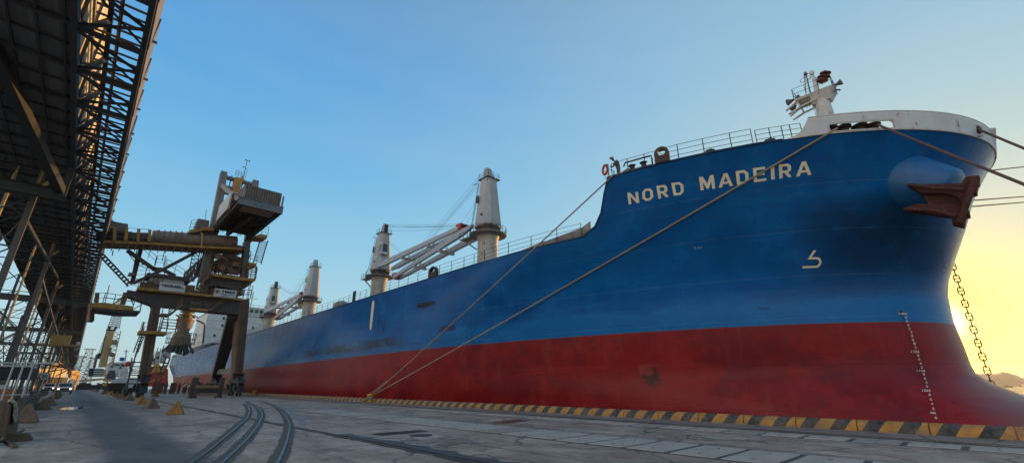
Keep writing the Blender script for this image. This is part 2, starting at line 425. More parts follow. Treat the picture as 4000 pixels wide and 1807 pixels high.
# ------------------------------------------------------------------ white bow bulwark
def outline(z, y0, y1, n, extra=0, side=1):
    # evenly spaced along the curve
    raw = []
    N = 400
    for i in range(N+1):
        s = i/N; Ys = ystem(z); Y = Ys + (y0-Ys)*(1-s)**2 if side == 1 else 0
        raw.append(V(CL-hb(Y, z)-extra, Y, z))
    return raw
def bw_pt(Y, v, side=1):
    z = 15.57+v*1.17; zz = min(z, 16.9)
    Yc = max(Y, ystem(z)) 
    b = hb(Yc, z)+.02+v*.04
    return V(CL-side*b, Yc if Y > ystem(15.57)+.001 else ystem(z)-v*.1, z)
bY = [5.3,5.0,4.75,4.5,4.3,4.1,3.9,3.6,3.45,3.3,3.15,3.0,2.6,2.2,1.8,1.4,1.05,.9,.78,.7,.62,.4,.0,-.4,-.8,-1.2,-1.6,-2.0,-2.3,-2.6,-2.85,-3.05,-3.2,-3.3,-3.37,-3.4]
def topv(Y):     # concave rise of the after end
    if Y >= 5.3: return .02
    if Y <= 4.1: return 1.0
    u = (5.3-Y)/1.2; return .03+.97*u**2.2
def slot(Y, v):  # long opening with rounded ends, over the rollers
    if Y > 3.3 or Y < .62: return False
    lo, hi = .075, .52
    if Y <= .78 and v > .34: return True if v < .40 else False
    return lo <= v <= hi
vs = [0,.05,.085,.16,.28,.40,.50,.60,.72,.86,1.0]
mb = MB()
for side in (1, -1):
    g = {}
    for i, Y in enumerate(bY):
        for j, v in enumerate(vs):
            g[i, j] = len(mb.v); mb.v.append(bw_pt(Y, v*topv(Y), side))
    for i in range(len(bY)-1):
        for j in range(len(vs)-1):
            ym = (bY[i]+bY[i+1])/2; vm = (vs[j]+vs[j+1])/2
            if side == 1 and .64 < ym < 3.33 and .085 <= vm <= .50:
                if not ((ym > 3.1 or ym < .78) and (vm < .12 or vm > .45)): continue
            mb.f.append([g[i,j], g[i+1,j], g[i+1,j+1], g[i,j+1]])
ob = mb.build('bow_bulwark', WHITER, SHIP)
md = ob.modifiers.new('thick', 'SOLIDIFY'); md.thickness = .09; md.offset = 0
# capping rail of the bulwark
mb = MB(); pts = [bw_pt(Y, topv(Y)) for Y in bY if Y <= 4.15]
mb.path(pts+[bw_pt(Y, 1, -1) for Y in reversed(bY) if Y <= 4.15], .07, 6)
mb.build('bulwark_cap', WHITER, SHIP)
# ring of the slot
mb = MB()
ring = [bw_pt(Y, .08) for Y in (3.25,3.0,2.2,1.4,.9,.72)]+[bw_pt(.62,.2), bw_pt(.62,.4)]+[bw_pt(Y, .51) for Y in (.72,.9,1.4,2.2,3.0,3.25)]+[bw_pt(3.34,.4), bw_pt(3.34,.2), bw_pt(3.25,.08)]
mb.path([p+V(-.03,0,0) for p in ring], .045, 6); mb.build('slot_rim', WHITER, SHIP)
# roller fairleads in the slot: spool with mushroom head
SPOOL = weathered('spool_black', (.022,.020,.018), (.05,.035,.028), 2)
CHOCKM = weathered('chock_rust', (.065,.035,.022), (.035,.022,.018), 2, rust=.15, rustcol=(.12,.05,.03))
def roller(p, r=.30, h=.55, m=DARK):
    k = MB(); k.lathe([(r*1.15,0),(r*1.1,h*.12),(r*.72,h*.2),(r*.62,h*.62),(r*.98,h*.78),(r*1.02,h*.86),(r*.55,h*1.0)], p, 16)
    return k.build('roller_fairlead', m, SHIP)
for px_ in (3262, 3318, 3385, 3440):
    q = hull_hit(px_, 512, 0); p = port(q.y, 15.56)
    nrm = (V(CL, p.y+6, p.z)-p).normalized()
    roller(p+nrm*.55+V(0,0,.04), .42, .78, SPOOL)
mb = MB(); a = port(3.2, 15.56)+V(.45,.1,.06); c_ = port(.7, 15.56)+V(.35,.35,.06)
mb.beam(a, c_, .5, .12); mb.build('roller_base', RUST, SHIP)
# round chock near the stem
pc = bw_pt(-2.72, .42); n_ = (pc-bw_pt(-2.72, .42)+V(-.75,-.62,0)).normalized()
mb = MB(); 
tang = n_.cross(V(0,0,1)).normalized()
rg = [pc+n_*.06+tang*(.30*math.cos(a))+V(0,0,1)*(.36*math.sin(a)) for a in [2*math.pi*i/20 for i in range(21)]]
mb.path(rg, .085, 8); mb.build('panama_chock', WHITER, SHIP)
mb = MB(); mb.prism([pc+n_*.065+tang*(.27*math.cos(a))+V(0,0,1)*(.33*math.sin(a)) for a in [2*math.pi*i/20 for i in range(20)]], n_*.02)
mb.build('chock_opening', DARK, SHIP)
# ------------------------------------------------------------------ railings
mb = MB(); pl = [port(y_, sheer(y_), -.18)+V(0,0,0) for y_ in [18.9,21,23.5,26,29,32,36,40,44,48,52,57,62,68,75,85,95,105,115,125,135,145,155,165,175]]
mb.rail(pl, 1.1, 1.9, .018, 3); mb.build('main_deck_railing', RAILM, SHIP)
mb = MB()
pl = [port(y_, 15.56, -.15) for y_ in [12.3,11,9.5,8,6.9]]; pl2 = [port(y_, 15.56, -.15) for y_ in [6.7,6,5.4,5.0,4.5]]
mb.rail(pl, 1.15, 1.5, .02, 3); mb.rail(pl2, 1.0, 3, .02, 3)
pl3 = [port(y_, 15.56, -.35) for y_ in [15.6,14.4,13.2,12.45]]
mb.rail(pl3, 1.15, 2.6, .02, 1)
e0 = port(15.75, 15.56, -.1)
for zz in (.15,.6,1.1):
    mb.path([e0+V(.0,.05,zz), e0+V(-.05,.3,zz), e0+V(.5,.42,zz), e0+V(1.2,.3,zz)], .02, 5)
mb.beam(e0, e0+V(0,0,1.15), .05); mb.beam(e0+V(1.2,.3,0), e0+V(1.2,.3,1.15), .05)
mb.build('forecastle_railing', RAILM, SHIP)
# rollers and closed chock at the break
for yy in (14.15, 13.35):
    roller(port(yy, 15.6)+V(.45,.05,.18), .27, .5)
mb = MB(); a = port(14.75, 15.6)+V(.45,0,.1); b_ = port(12.85, 15.6)+V(.45,0,.1); mb.beam(a, b_, .6, .2)
mb.build('roller_base', RUST, SHIP)
mb = MB(); a = port(14.6, 15.6)+V(.3,0,.1); b_ = port(12.75, 15.6)+V(.3,0,.0)
mb.path([a+V(.3,.3,.75), a+V(0,0,.8), a.lerp(b_,.5)+V(0,0,.86), b_+V(0,.12,.92), b_+V(0,.02,.86), b_+V(0,0,.7), b_], .06, 8)
mb.build('guard_bar', DARK, SHIP)
c0 = port(12.0, 15.6)+V(.15,0,0); tg = (port(11.4,15.6)-port(12.0,15.6)).normalized()
mb = MB()
def chock(mb, c0, tg, w, h, th):
    N = 20; outer = []; inner = []
    for i in range(N+1):
        a = math.pi*i/N; outer.append((math.cos(a)*w, h-w+math.sin(a)*w))
    outer = [(w,0)]+outer+[(-w,0)]
    cx, cz, rx, rz = 0, h*.62, w*.58, h*.20
    nrm = tg.cross(V(0,0,1)).normalized()*th
    M = len(outer)
    inn = []
    for (ox, oz) in outer:
        a = math.atan2(oz-cz, ox-cx); inn.append((cx+rx*math.cos(a)*1.0, cz+rz*math.sin(a)))
    P = lambda x, z: c0+tg*x+V(0,0,z)
    for i in range(M):
        j = (i+1) % M
        A = [P(*outer[i]), P(*outer[j]), P(*inn[j]), P(*inn[i])]
        mb.hexa(A, [p+nrm for p in A])
chock(mb, c0, tg, .48, 1.15, .3); mb.build('closed_chock', CHOCKM, SHIP)
for yy, s_ in ((9.3,.22), (6.2,.2)):
    p = port(yy, 15.58); mb = MB(); mb.box(p.x+.1, p.x+.5, p.y-.35, p.y+.35, p.z, p.z+s_); mb.box(p.x+.18, p.x+.42, p.y-.2, p.y+.2, p.z+s_, p.z+s_+.12)
    mb.build('deck_vent', DARK, SHIP)
# mooring chocks and covers along the main deck edge
def deck_chock(yy, sc=1.0, name='closed_chock'):
    p = port(yy, sheer(yy))+V(.3,0,0); mb = MB(); chock(mb, p, V(0,-1,0), .62*sc, 1.05*sc, .35); return mb.build(name, CHOCKM, SHIP)
deck_chock(37.0, 1.1)
q = atX(2000-0+0, 0, 24) if False else None
p = port(61.5, sheer(61.5)); mb = MB(); mb.lathe([(1.15,0),(1.2,.35),(1.0,.75),(.5,1.02),(.1,1.1)], p+V(1.2,0,.05), 14); mb.build('winch_cover', weathered('tarp', (.30,.27,.22), (.2,.18,.14), 2), SHIP)
p = port(55.6, sheer(55.6)); mb = MB(); mb.box(p.x+.2,p.x+.32,p.y-.35,p.y+.35,p.z+.02,p.z+1.5); mb.build('gangway_board', DARK, SHIP)
# hatch coamings
HM = weathered('hatch_grey', (.30,.27,.25), (.2,.18,.16), .8, rust=.35)
for (a, b) in ((20.5,41.5),(52.5,75.5),(86,112.5),(124,146),(157,176)):
    z = sheer((a+b)/2); mb = MB(); mb.box(29.5, 50.5, a, b, z-.1, z+1.0)
    for i in range(int((b-a)/1.5)): mb.beam((29.42, a+.6+i*1.5, z), (29.42, a+.6+i*1.5, z+1.0), .1)
    mb.box(29.2, 50.8, a-.2, b+.2, z+1.0, z+1.5); mb.build('hatch_coaming', HM, SHIP)
# ------------------------------------------------------------------ lettering helpers
_G = {}
def glyph(ch, bold=.03, res=3):
    key = (ch, bold)
    if key in _G: return _G[key]
    cu = bpy.data.curves.new('glyph', 'FONT'); cu.body = ch; cu.offset = bold; cu.resolution_u = res; cu.fill_mode = 'FRONT'
    ob = bpy.data.objects.new('glyph', cu); C.objects.link(ob); bpy.context.view_layer.update()
    me = bpy.data.meshes.new_from_object(ob.evaluated_get(bpy.context.evaluated_depsgraph_get()))
    vs_ = [v.co.copy() for v in me.vertices]; fs = [list(p.vertices) for p in me.polygons]
    bpy.data.objects.remove(ob); bpy.data.curves.remove(cu); bpy.data.meshes.remove(me)
    x0 = min(v.x for v in vs_); x1 = max(v.x for v in vs_); y0 = min(v.y for v in vs_); y1 = max(v.y for v in vs_)
    out = ([((v.x-x0)/(x1-x0), (v.y-y0)/(y1-y0)) for v in vs_], fs, (x1-x0)/(y1-y0))
    _G[key] = out; return out
def text_quad(mb, s, bl, br, tr, tl, bold=.03):
    """flat text stretched over the four corners"""
    vs_, fs, _ = glyph(s, bold); k = len(mb.v)
    bl, br, tr, tl = [Vector(p) for p in (bl, br, tr, tl)]
    for u, v in vs_: mb.v.append(bl.lerp(br, u).lerp(tl.lerp(tr, u), v))
    for f in fs: mb.f.append([k+i for i in f])
def z1(x, y): return 2250+x*.47255, 450+y*.47255
name = [('N',(437,738),(525,722),(512,633),(425,640)), ('O',(552,712),(641,697),(633,600),(546,612)), ('R',(682,690),(770,672),(752,572),(664,584)), ('D',(808,664),(893,655),(886,548),(787,560)),
        ('M',(1031,622),(1151,604),(1137,492),(1016,511)), ('A',(1178,600),(1299,582),(1275,475),(1190,486)), ('D',(1331,577),(1428,565),(1423,448),(1319,462)), ('E',(1470,555),(1574,540),(1565,424),(1461,438)),
        ('I',(1613,533),(1643,529),(1636,415),(1607,419)), ('R',(1680,525),(1784,508),(1777,397),(1675,408)), ('A',(1817,508),(1945,491),(1916,378),(1845,386))]
def sheet_on_hull(mb, s, bl, br, tr, tl, bold=.03, off=.025):
    vs_, fs, _ = glyph(s, bold); k = len(mb.v)
    for u, v in vs_:
        bx = bl[0]+(br[0]-bl[0])*u; by = bl[1]+(br[1]-bl[1])*u; tx = tl[0]+(tr[0]-tl[0])*u; ty = tl[1]+(tr[1]-tl[1])*u
        mb.v.append(hull_hit(bx+(tx-bx)*v, by+(ty-by)*v, off))
    for f in fs: mb.f.append([k+i for i in f])
def ringq(pts_o, pts_i, closed=True):
    n = len(pts_o); return [[pts_o[i], pts_o[(i+1)%n], pts_i[(i+1)%n], pts_i[i]] for i in range(n if closed else n-1)]
_w, _v = .27, .18
BLK = {'I': [[(0,0),(1,0),(1,1),(0,1)]],
 'E': [[(0,0),(_w,0),(_w,1),(0,1)], [(_w,0),(1,0),(1,_v),(_w,_v)], [(_w,.42),(.90,.42),(.90,.58),(_w,.58)], [(_w,1-_v),(.97,1-_v),(.97,1),(_w,1)]],
 'N': [[(0,0),(.25,0),(.25,.66),(.25,1),(0,1)], [(.25,.66),(.75,0),(.75,.36),(.25,1)], [(.75,0),(1,0),(1,1),(.75,1)]],
 'M': [[(0,0),(.21,0),(.21,1),(0,1)], [(.21,.58),(.43,.06),(.5,.06),(.5,.44),(.25,1),(.21,1)], [(.5,.06),(.57,.06),(.79,.58),(.79,1),(.75,1),(.5,.44)], [(.79,0),(1,0),(1,1),(.79,1)]],
 'A': [[(0,0),(.23,0),(.5,.76),(.5,1),(.37,1)], [(1,0),(.77,0),(.5,.76),(.5,1),(.63,1)], [(.309,.22),(.691,.22),(.638,.37),(.362,.37)]],
 'O': ringq([(.28,0),(.72,0),(1,.24),(1,.76),(.72,1),(.28,1),(0,.76),(0,.24)], [(.36,_v),(.64,_v),(.74,.30),(.74,.70),(.64,1-_v),(.36,1-_v),(.26,.70),(.26,.30)]),
 'D': [[(0,0),(_w,0),(_w,1),(0,1)]]+ringq([(_w,0),(.70,0),(1,.24),(1,.76),(.70,1),(_w,1)], [(_w,_v),(.62,_v),(.74,.30),(.74,.70),(.62,1-_v),(_w,1-_v)], False),
 'R': [[(0,0),(_w,0),(_w,1),(0,1)]]+ringq([(_w,.36),(.76,.36),(.97,.52),(.97,.84),(.76,1),(_w,1)], [(_w,.53),(.62,.53),(.70,.60),(.70,.76),(.62,.83),(_w,.83)], False)+[[(.42,.36),(.70,.36),(1,0),(.70,0)]]}
def block_letter(mb, ch, bl, br, tr, tl, off=.025):
    for poly in BLK[ch]:
        mb.poly([hull_hit(bl[0]+(br[0]-bl[0])*u+((tl[0]+(tr[0]-tl[0])*u)-(bl[0]+(br[0]-bl[0])*u))*v, bl[1]+(br[1]-bl[1])*u+((tl[1]+(tr[1]-tl[1])*u)-(bl[1]+(br[1]-bl[1])*u))*v, off) for u, v in poly])
for ch, bl, br, tr, tl in name:
    mb = MB()
    if ch == 'A':    # the box of the letter A is wider at its foot
        wt = (tl[0]+tr[0])/2; tl = (wt-(br[0]-bl[0])/2+2, tl[1]+2); tr = (wt+(br[0]-bl[0])/2+2, tr[1]-4)
    block_letter(mb, ch, z1(*bl), z1(*br), z1(*tr), z1(*tl)); mb.build('name_letter', LETTER, SHIP, smooth=False)
# frame mark, bulb mark and small letters
def strip_on_hull(mb, quads, off=.025):
    for (a, b, c, d, n) in quads:
        prev = None
        for i in range(n+1):
            t_ = i/n; l = (a[0]+(d[0]-a[0])*t_, a[1]+(d[1]-a[1])*t_); r = (b[0]+(c[0]-b[0])*t_, b[1]+(c[1]-b[1])*t_)
            L_ = hull_hit(*l, off); R_ = hull_hit(*r, off)
            if prev: mb.poly([prev[0], prev[1], R_, L_])
            prev = (L_, R_)
def z7(x, y): return 1000+x*.4726, 1050+y*.4726
mb = MB(); strip_on_hull(mb, [(z7(959,280), z7(981,276), z7(958,480), z7(940,484), 8), (z7(959,280), z7(981,276), z7(973,256), z7(972,256), 1), (z7(940,484), z7(958,480), z7(949,508), z7(948,508), 1)])
mb.build('frame_mark', LETTER, SHIP, smooth=False)
def zb(x, y): return 2900+x*.2577, 900+y*.2577
cen = [(1097,297),(1050,365),(1018,420),(1080,417),(1135,416),(1165,430),(1180,472),(1168,515),(1135,545),(1030,549),(908,554)]
mb = MB(); Lp = []; Rp = []
for i, p in enumerate(cen):
    a = cen[max(i-1,0)]; b_ = cen[min(i+1,len(cen)-1)]; dx, dy_ = b_[0]-a[0], b_[1]-a[1]; l = math.hypot(dx, dy_); w_ = 15 if i != 2 else 19
    Lp.append((p[0]+dy_/l*w_, p[1]-dx/l*w_)); Rp.append((p[0]-dy_/l*w_, p[1]+dx/l*w_))
Lp[0] = (1077,297); Rp[0] = (1118,297); Lp[2] = (1042,404); Rp[2] = (985,436); Lp[1] = (1034,360); Rp[1] = (1075,358)
Lp[1], Rp[1] = (1031,366), (1073,362); Lp[0], Rp[0] = (1077,297), (1118,297); Lp[2], Rp[2] = (985,436), (1042,406)
# the join flips side at the corner
q_ = [(Lp[0],Rp[0],Rp[1],Lp[1]), (Lp[1],Rp[1],Rp[2],Lp[2])]
top = [(1042,404),(1080,402),(1135,401),(1175,415),(1197,472),(1180,525),(1138,560),(1030,565),(908,570)]
bot = [(985,436),(1080,433),(1130,432),(1150,443),(1164,472),(1154,502),(1128,530),(1030,534),(908,538)]
for i in range(8): q_.append((top[i], bot[i], bot[i+1], top[i+1]))
strip_on_hull(mb, [tuple(zb(*p) for p in q)+(3,) for q in q_]); mb.build('bulb_mark', LETTER, SHIP, smooth=False)
PALE = weathered('chalk', (.30,.42,.58))
mb = MB(); sheet_on_hull(mb, 'FPT', (2724,972), (2744,969), (2743,961), (2723,964), .02); sheet_on_hull(mb, '\\|', (2711,970), (2718,974), (2716,962), (2709,963), .02); mb.build('tank_mark', PALE, SHIP, smooth=False)
DM = weathered('draft_paint', (.62,.55,.45), (.45,.35,.28), 6)
marks = [('14M',300,373),('8',317,393),('6',322,412),('4',329,433),('2',335,452),('4',345,470),('3',349,490),('8',354,511),('1',362,531),('2',368,552),('12M',365,573),('8',381,593),('6',387,614),('4',394,635),('2',401,656),
         ('11M',397,677),('8',415,697),('6',421,719),('4',429,741),('2',434,763),('10M',430,786),('8',448,808),('6',454,831),('4',460,855),('2',467,880),('9M',465,903),('8',480,927)]
for s_, x, y in marks:
    w_ = 5.3*len(s_) if len(s_) > 1 else 4.8; X0, Y0 = 3300+x*.7361, 950+y*.7361; hh = 4.8
    mb = MB(); sheet_on_hull(mb, s_, (X0-w_+.8, Y0+hh), (X0+w_+.8, Y0+hh+1), (X0+w_-.8, Y0-hh+1), (X0-w_-.8, Y0-hh), .03, .09); mb.build('draft_mark', DM, SHIP, smooth=False)
mb = MB(); strip_on_hull(mb, [((3511,1213),(3527,1213),(3529,1222),(3512,1222),1)], .02); mb.build('rust_patch', RUST, SHIP)
# ------------------------------------------------------------------ anchor and its bolster
P0 = hull_hit(3585, 722, 0)
n0 = (port(P0.y, P0.z, .5)-P0).normalized()
ax_ = (n0*1.0+V(-.0,-.85,-.62)).normalized()
BOL = weathered('bolster_blue', (.006,.085,.24), (.02,.12,.28), .9, rust=.06, rough=.36)
mb = MB(); mb.lathe([(2.1,-1.6),(1.78,-.5),(1.55,.3),(1.32,1.1),(1.16,1.6),(1.02,1.74),(.7,1.78)], P0+V(0,0,.0), 32, axis=ax_)
bol = mb.build('anchor_bolster', BOL, SHIP)
AR = weathered('anchor_red', (.095,.028,.016), (.05,.018,.013), 2.2, rust=.38, rough=.85, rustcol=(.17,.085,.075), bump=1.0)
end = P0+ax_*1.75
cdir = V(end.x, end.y, 0).normalized()
def onpl(zx, zy, back=0):
    d = ray(3300+zx*.4294, 500+zy*.4294); k = (end.dot(cdir)+back)/d.dot(cdir); return CAM+d*(k-H*0)
mb = MB()
up_f = [(558,512),(1060,500),(1100,435),(1228,428),(1225,505),(1205,532),(1205,600),(1160,605),(1105,745),(1040,650),(985,608),(900,594),(690,592)]
lo_f = [(520,738),(655,685),(880,695),(1000,690),(1105,745),(1130,740),(1140,800),(1100,805),(1085,895),(975,870),(965,802),(880,794)]
mb.prism([onpl(*p, -1.5) for p in up_f], cdir*.5); fl1 = mb.build('anchor', AR, SHIP, smooth=False)
md = fl1.modifiers.new('b', 'BEVEL'); md.width = .05; md.segments = 2
mb = MB(); mb.prism([onpl(*p, -1.6) for p in lo_f], cdir*.6); o = mb.build('fluke', AR, fl1, smooth=False); md = o.modifiers.new('b', 'BEVEL'); md.width = .05; md.segments = 2
mb = MB(); mb.prism([onpl(*p, -1.2) for p in [(690,590),(900,592),(985,606),(1045,655),(1100,740),(1000,720),(880,700),(760,690)]], cdir*.6); mb.build('shank', AR, fl1, smooth=False)
# cast details: rounded crown bar across the flukes, blades standing out
ctr = onpl(1110, 640, -1.75); 
mb = MB(); mb.path([onpl(1165,455,-1.75), onpl(1150,560,-1.85), onpl(1100,700,-1.9), onpl(1040,860,-1.8)], .16, 10); mb.path([onpl(575,515,-1.6), onpl(800,545,-1.85), onpl(1080,560,-1.95)], .10, 8); mb.path([onpl(540,737,-1.7), onpl(780,745,-1.95), onpl(1010,800,-2.0)], .10, 8); mb.build('crown', AR, fl1)
# ------------------------------------------------------------------ starboard anchor chain hanging ahead of the stem
CHN = weathered('chain_rust', (.16,.08,.04), (.10,.05,.03), 2, rust=.4)
a = atX(3722, 1040, 42.5); b_ = atX(3866, 1478, 42.5); b_ = b_+(b_-a)*.35
mb = MB(); d = (b_-a); Ltot = d.length; d.normalize(); pitch = .43; n = int(Ltot/pitch)
vw = V(a.x, a.y, 0).normalized(); s1 = d.cross(vw).normalized(); s2 = d.cross(s1).normalized()
for i in range(n):
    c0 = a+d*(i*pitch); sx = s1 if i % 2 == 0 else s2
    hl, hw, r = .265, .15, .036; pts = []
    for k in range(16):
        an = 2*math.pi*k/16; ex = math.cos(an); ey = math.sin(an)
        yy = ey*hw; xx = ex*hw+(hl-hw)*(1 if ex > 0 else -1); pts.append(c0+d*xx+sx*yy)
    pts.append(pts[0]); mb.path(pts, r, 6); mb.tube(c0-sx*hw, c0+sx*hw, .03, 5)
mb.build('anchor_chain', CHN, SHIP)
# ------------------------------------------------------------------ foremast
def zm(x, y): return 3000+x*.30065, 250+y*.30065
MX = 40
def am(x, y, X=MX): return atX(*zm(x, y), X)
MASTM = weathered('mast_white', (.60,.58,.54), (.44,.40,.35), .8, rust=.34)
bz = am(755,700); my = bz.y
mb = MB(); topc = am(700,470)
mb.tube(V(MX, my+.12, 15.5), V(MX, my, bz.z+.0), .62, 16, .60); mb.tube(V(MX, my, bz.z), V(MX, topc.y, topc.z+.1), .60, 16, .48)
mast = mb.build('foremast', MASTM, SHIP)
mb = MB()
lt, rt = am(385,480), am(860,385)
zc = (lt.z+rt.z)/2
mb.hexa([(MX-.7,rt.y,zc-.05),(MX+.9,rt.y,zc-.05),(MX+.9,lt.y,zc-.05),(MX-.7,lt.y,zc-.05)], [(MX-.8,rt.y-.1,zc+.12),(MX+1,rt.y-.1,zc+.12),(MX+1,lt.y+.1,zc+.12),(MX-.8,lt.y+.1,zc+.12)])
mb.hexa([(MX-.35,topc.y-.6,zc-.75),(MX+.5,topc.y-.6,zc-.75),(MX+.5,topc.y+.7,zc-.75),(MX-.35,topc.y+.7,zc-.75)], [(MX-.7,rt.y,zc-.06),(MX+.9,rt.y,zc-.06),(MX+.9,lt.y-1.0,zc-.06),(MX-.7,lt.y-1.0,zc-.06)])
# hanging lamp cradle at the after side
ca, cb = am(440,590), am(400,500)
for X_ in (MX-.5, MX+.7):
    mb.beam(V(X_, lt.y, zc), V(X_, ca.y, ca.z), .12); mb.beam(V(X_, ca.y, ca.z), V(X_, topc.y+.3, ca.z+.15), .16, .1); mb.beam(V(X_, lt.y, zc), V(X_, lt.y+.9, zc-.5), .12); mb.beam(V(X_, ca.y, ca.z), V(X_, ca.y+.9, ca.z-.3), .12)
    for k in range(5): p = V(X_, ca.y-.3-k*.2, ca.z+.35); mb.beam(p, p+V(0,0,.3), .04)
mb.build('mast_platform', MASTM, mast)
mb = MB(); p0 = am(640,370); p1 = am(600,180); mb.tube(p0+V(0,0,-.2), p1, .2, 10, .16); mb.tube(p1, am(580,120), .05, 6)
mb.lathe([(.12,0),(.18,.1),(.18,.3),(.08,.42)], am(575,140), 10); mb.build('lamp_pole', MASTM, mast)
mb = MB(); q0 = am(540,390); q1 = am(490,140)
for o_ in (V(0,.25,0), V(0,-.1,0), V(.3,0,0)): mb.tube(q0+o_, q1+o_*.4, .03, 5)
for k in range(7): mb.tube((q0+V(0,.25,0)).lerp(q1+V(0,.1,0), k/7), (q0+V(0,-.1,0)).lerp(q1+V(0,-.04,0), k/7), .02, 4)
mb.lathe([(.1,-.05),(.16,.0),(.12,.18),(.05,.3)], q1, 8)
for cx, cy, r_ in ((490,200,.42),(530,160,.36)):
    c_ = am(cx, cy); mb.path([c_+V(.1*math.sin(t_), r_*math.cos(t_), .28*math.sin(t_)) for t_ in [2*math.pi*i/16 for i in range(17)]], .022, 5)
mb.build('aerial_frame', RAILM, mast)
mb = MB(); c_ = am(655,250); dd = (am(690,170)-c_).normalized()
for k, (rr, hh_) in enumerate(((.42,.18),(.46,.12),(.40,.12))):
    q = c_+dd*(k*.34)+V(0,-.25,0); mb.lathe([(rr*.55,0),(rr,.03),(rr,hh_),(rr*.6,hh_+.03)], q, 18, axis=dd+V(-.1,.1,.5))
mb.tube(c_+V(0,-.2,-.15), c_+dd*.9+V(0,-.2,.1), .12, 8)
mb.build('signal_lamps', RUST, mast)
mb = MB()
rp_ = [V(MX-.8,rt.y-.1,zc+.1), V(MX-.8,lt.y+.1,zc+.1), V(MX+1,lt.y+.1,zc+.1), V(MX+1,rt.y-.1,zc+.1), V(MX-.8,rt.y-.1,zc+.1)]
mb.rail(rp_, 1.0, .9, .02, 2); mb.build('mast_railing', RAILM, mast)
LAMPM = weathered('lamp_grey', (.10,.12,.14), (.06,.07,.08), 3)
def floodlight(p, d, parent, s=.3):
    mb = MB(); d = Vector(d).normalized(); mb.lathe([(s*.35,-s*1.0),(s*.45,-s*.4),(s*.95,s*.7),(s*1.0,s*.9),(s*.85,s*.92)], p, 10, axis=d); return mb.build('floodlight', LAMPM, parent)
floodlight(am(295,485), (-.5,.8,-.35), mast, .3); floodlight(am(340,565), (-.4,.6,-.8), mast, .26); floodlight(am(915,255), (-.1,-.95,.15), mast, .27); floodlight(am(405,435), (-.5,.6,.3), mast, .22)
mb = MB(); mb.tube(am(760,310), am(900,255), .07, 8); mb.tube(am(860,370), am(890,290), .03, 5); mb.path([am(865,360), am(880,340), am(905,335), am(940,340)], .07, 6); mb.tube(am(330,530), am(400,490), .07, 6); mb.tube(am(380,600), am(430,570), .07, 6); mb.build('lamp_bracket', LAMPM, mast)
mb = MB(); mb.ladder(am(595,560, MX-.4), am(640,715, MX-.4)-V(0,0,.2), V(-.0,-.32,0), .25, .02); mb.tube(am(775,490,MX), am(830,670,MX), .025, 5); mb.build('mast_ladder', MASTM, mast)
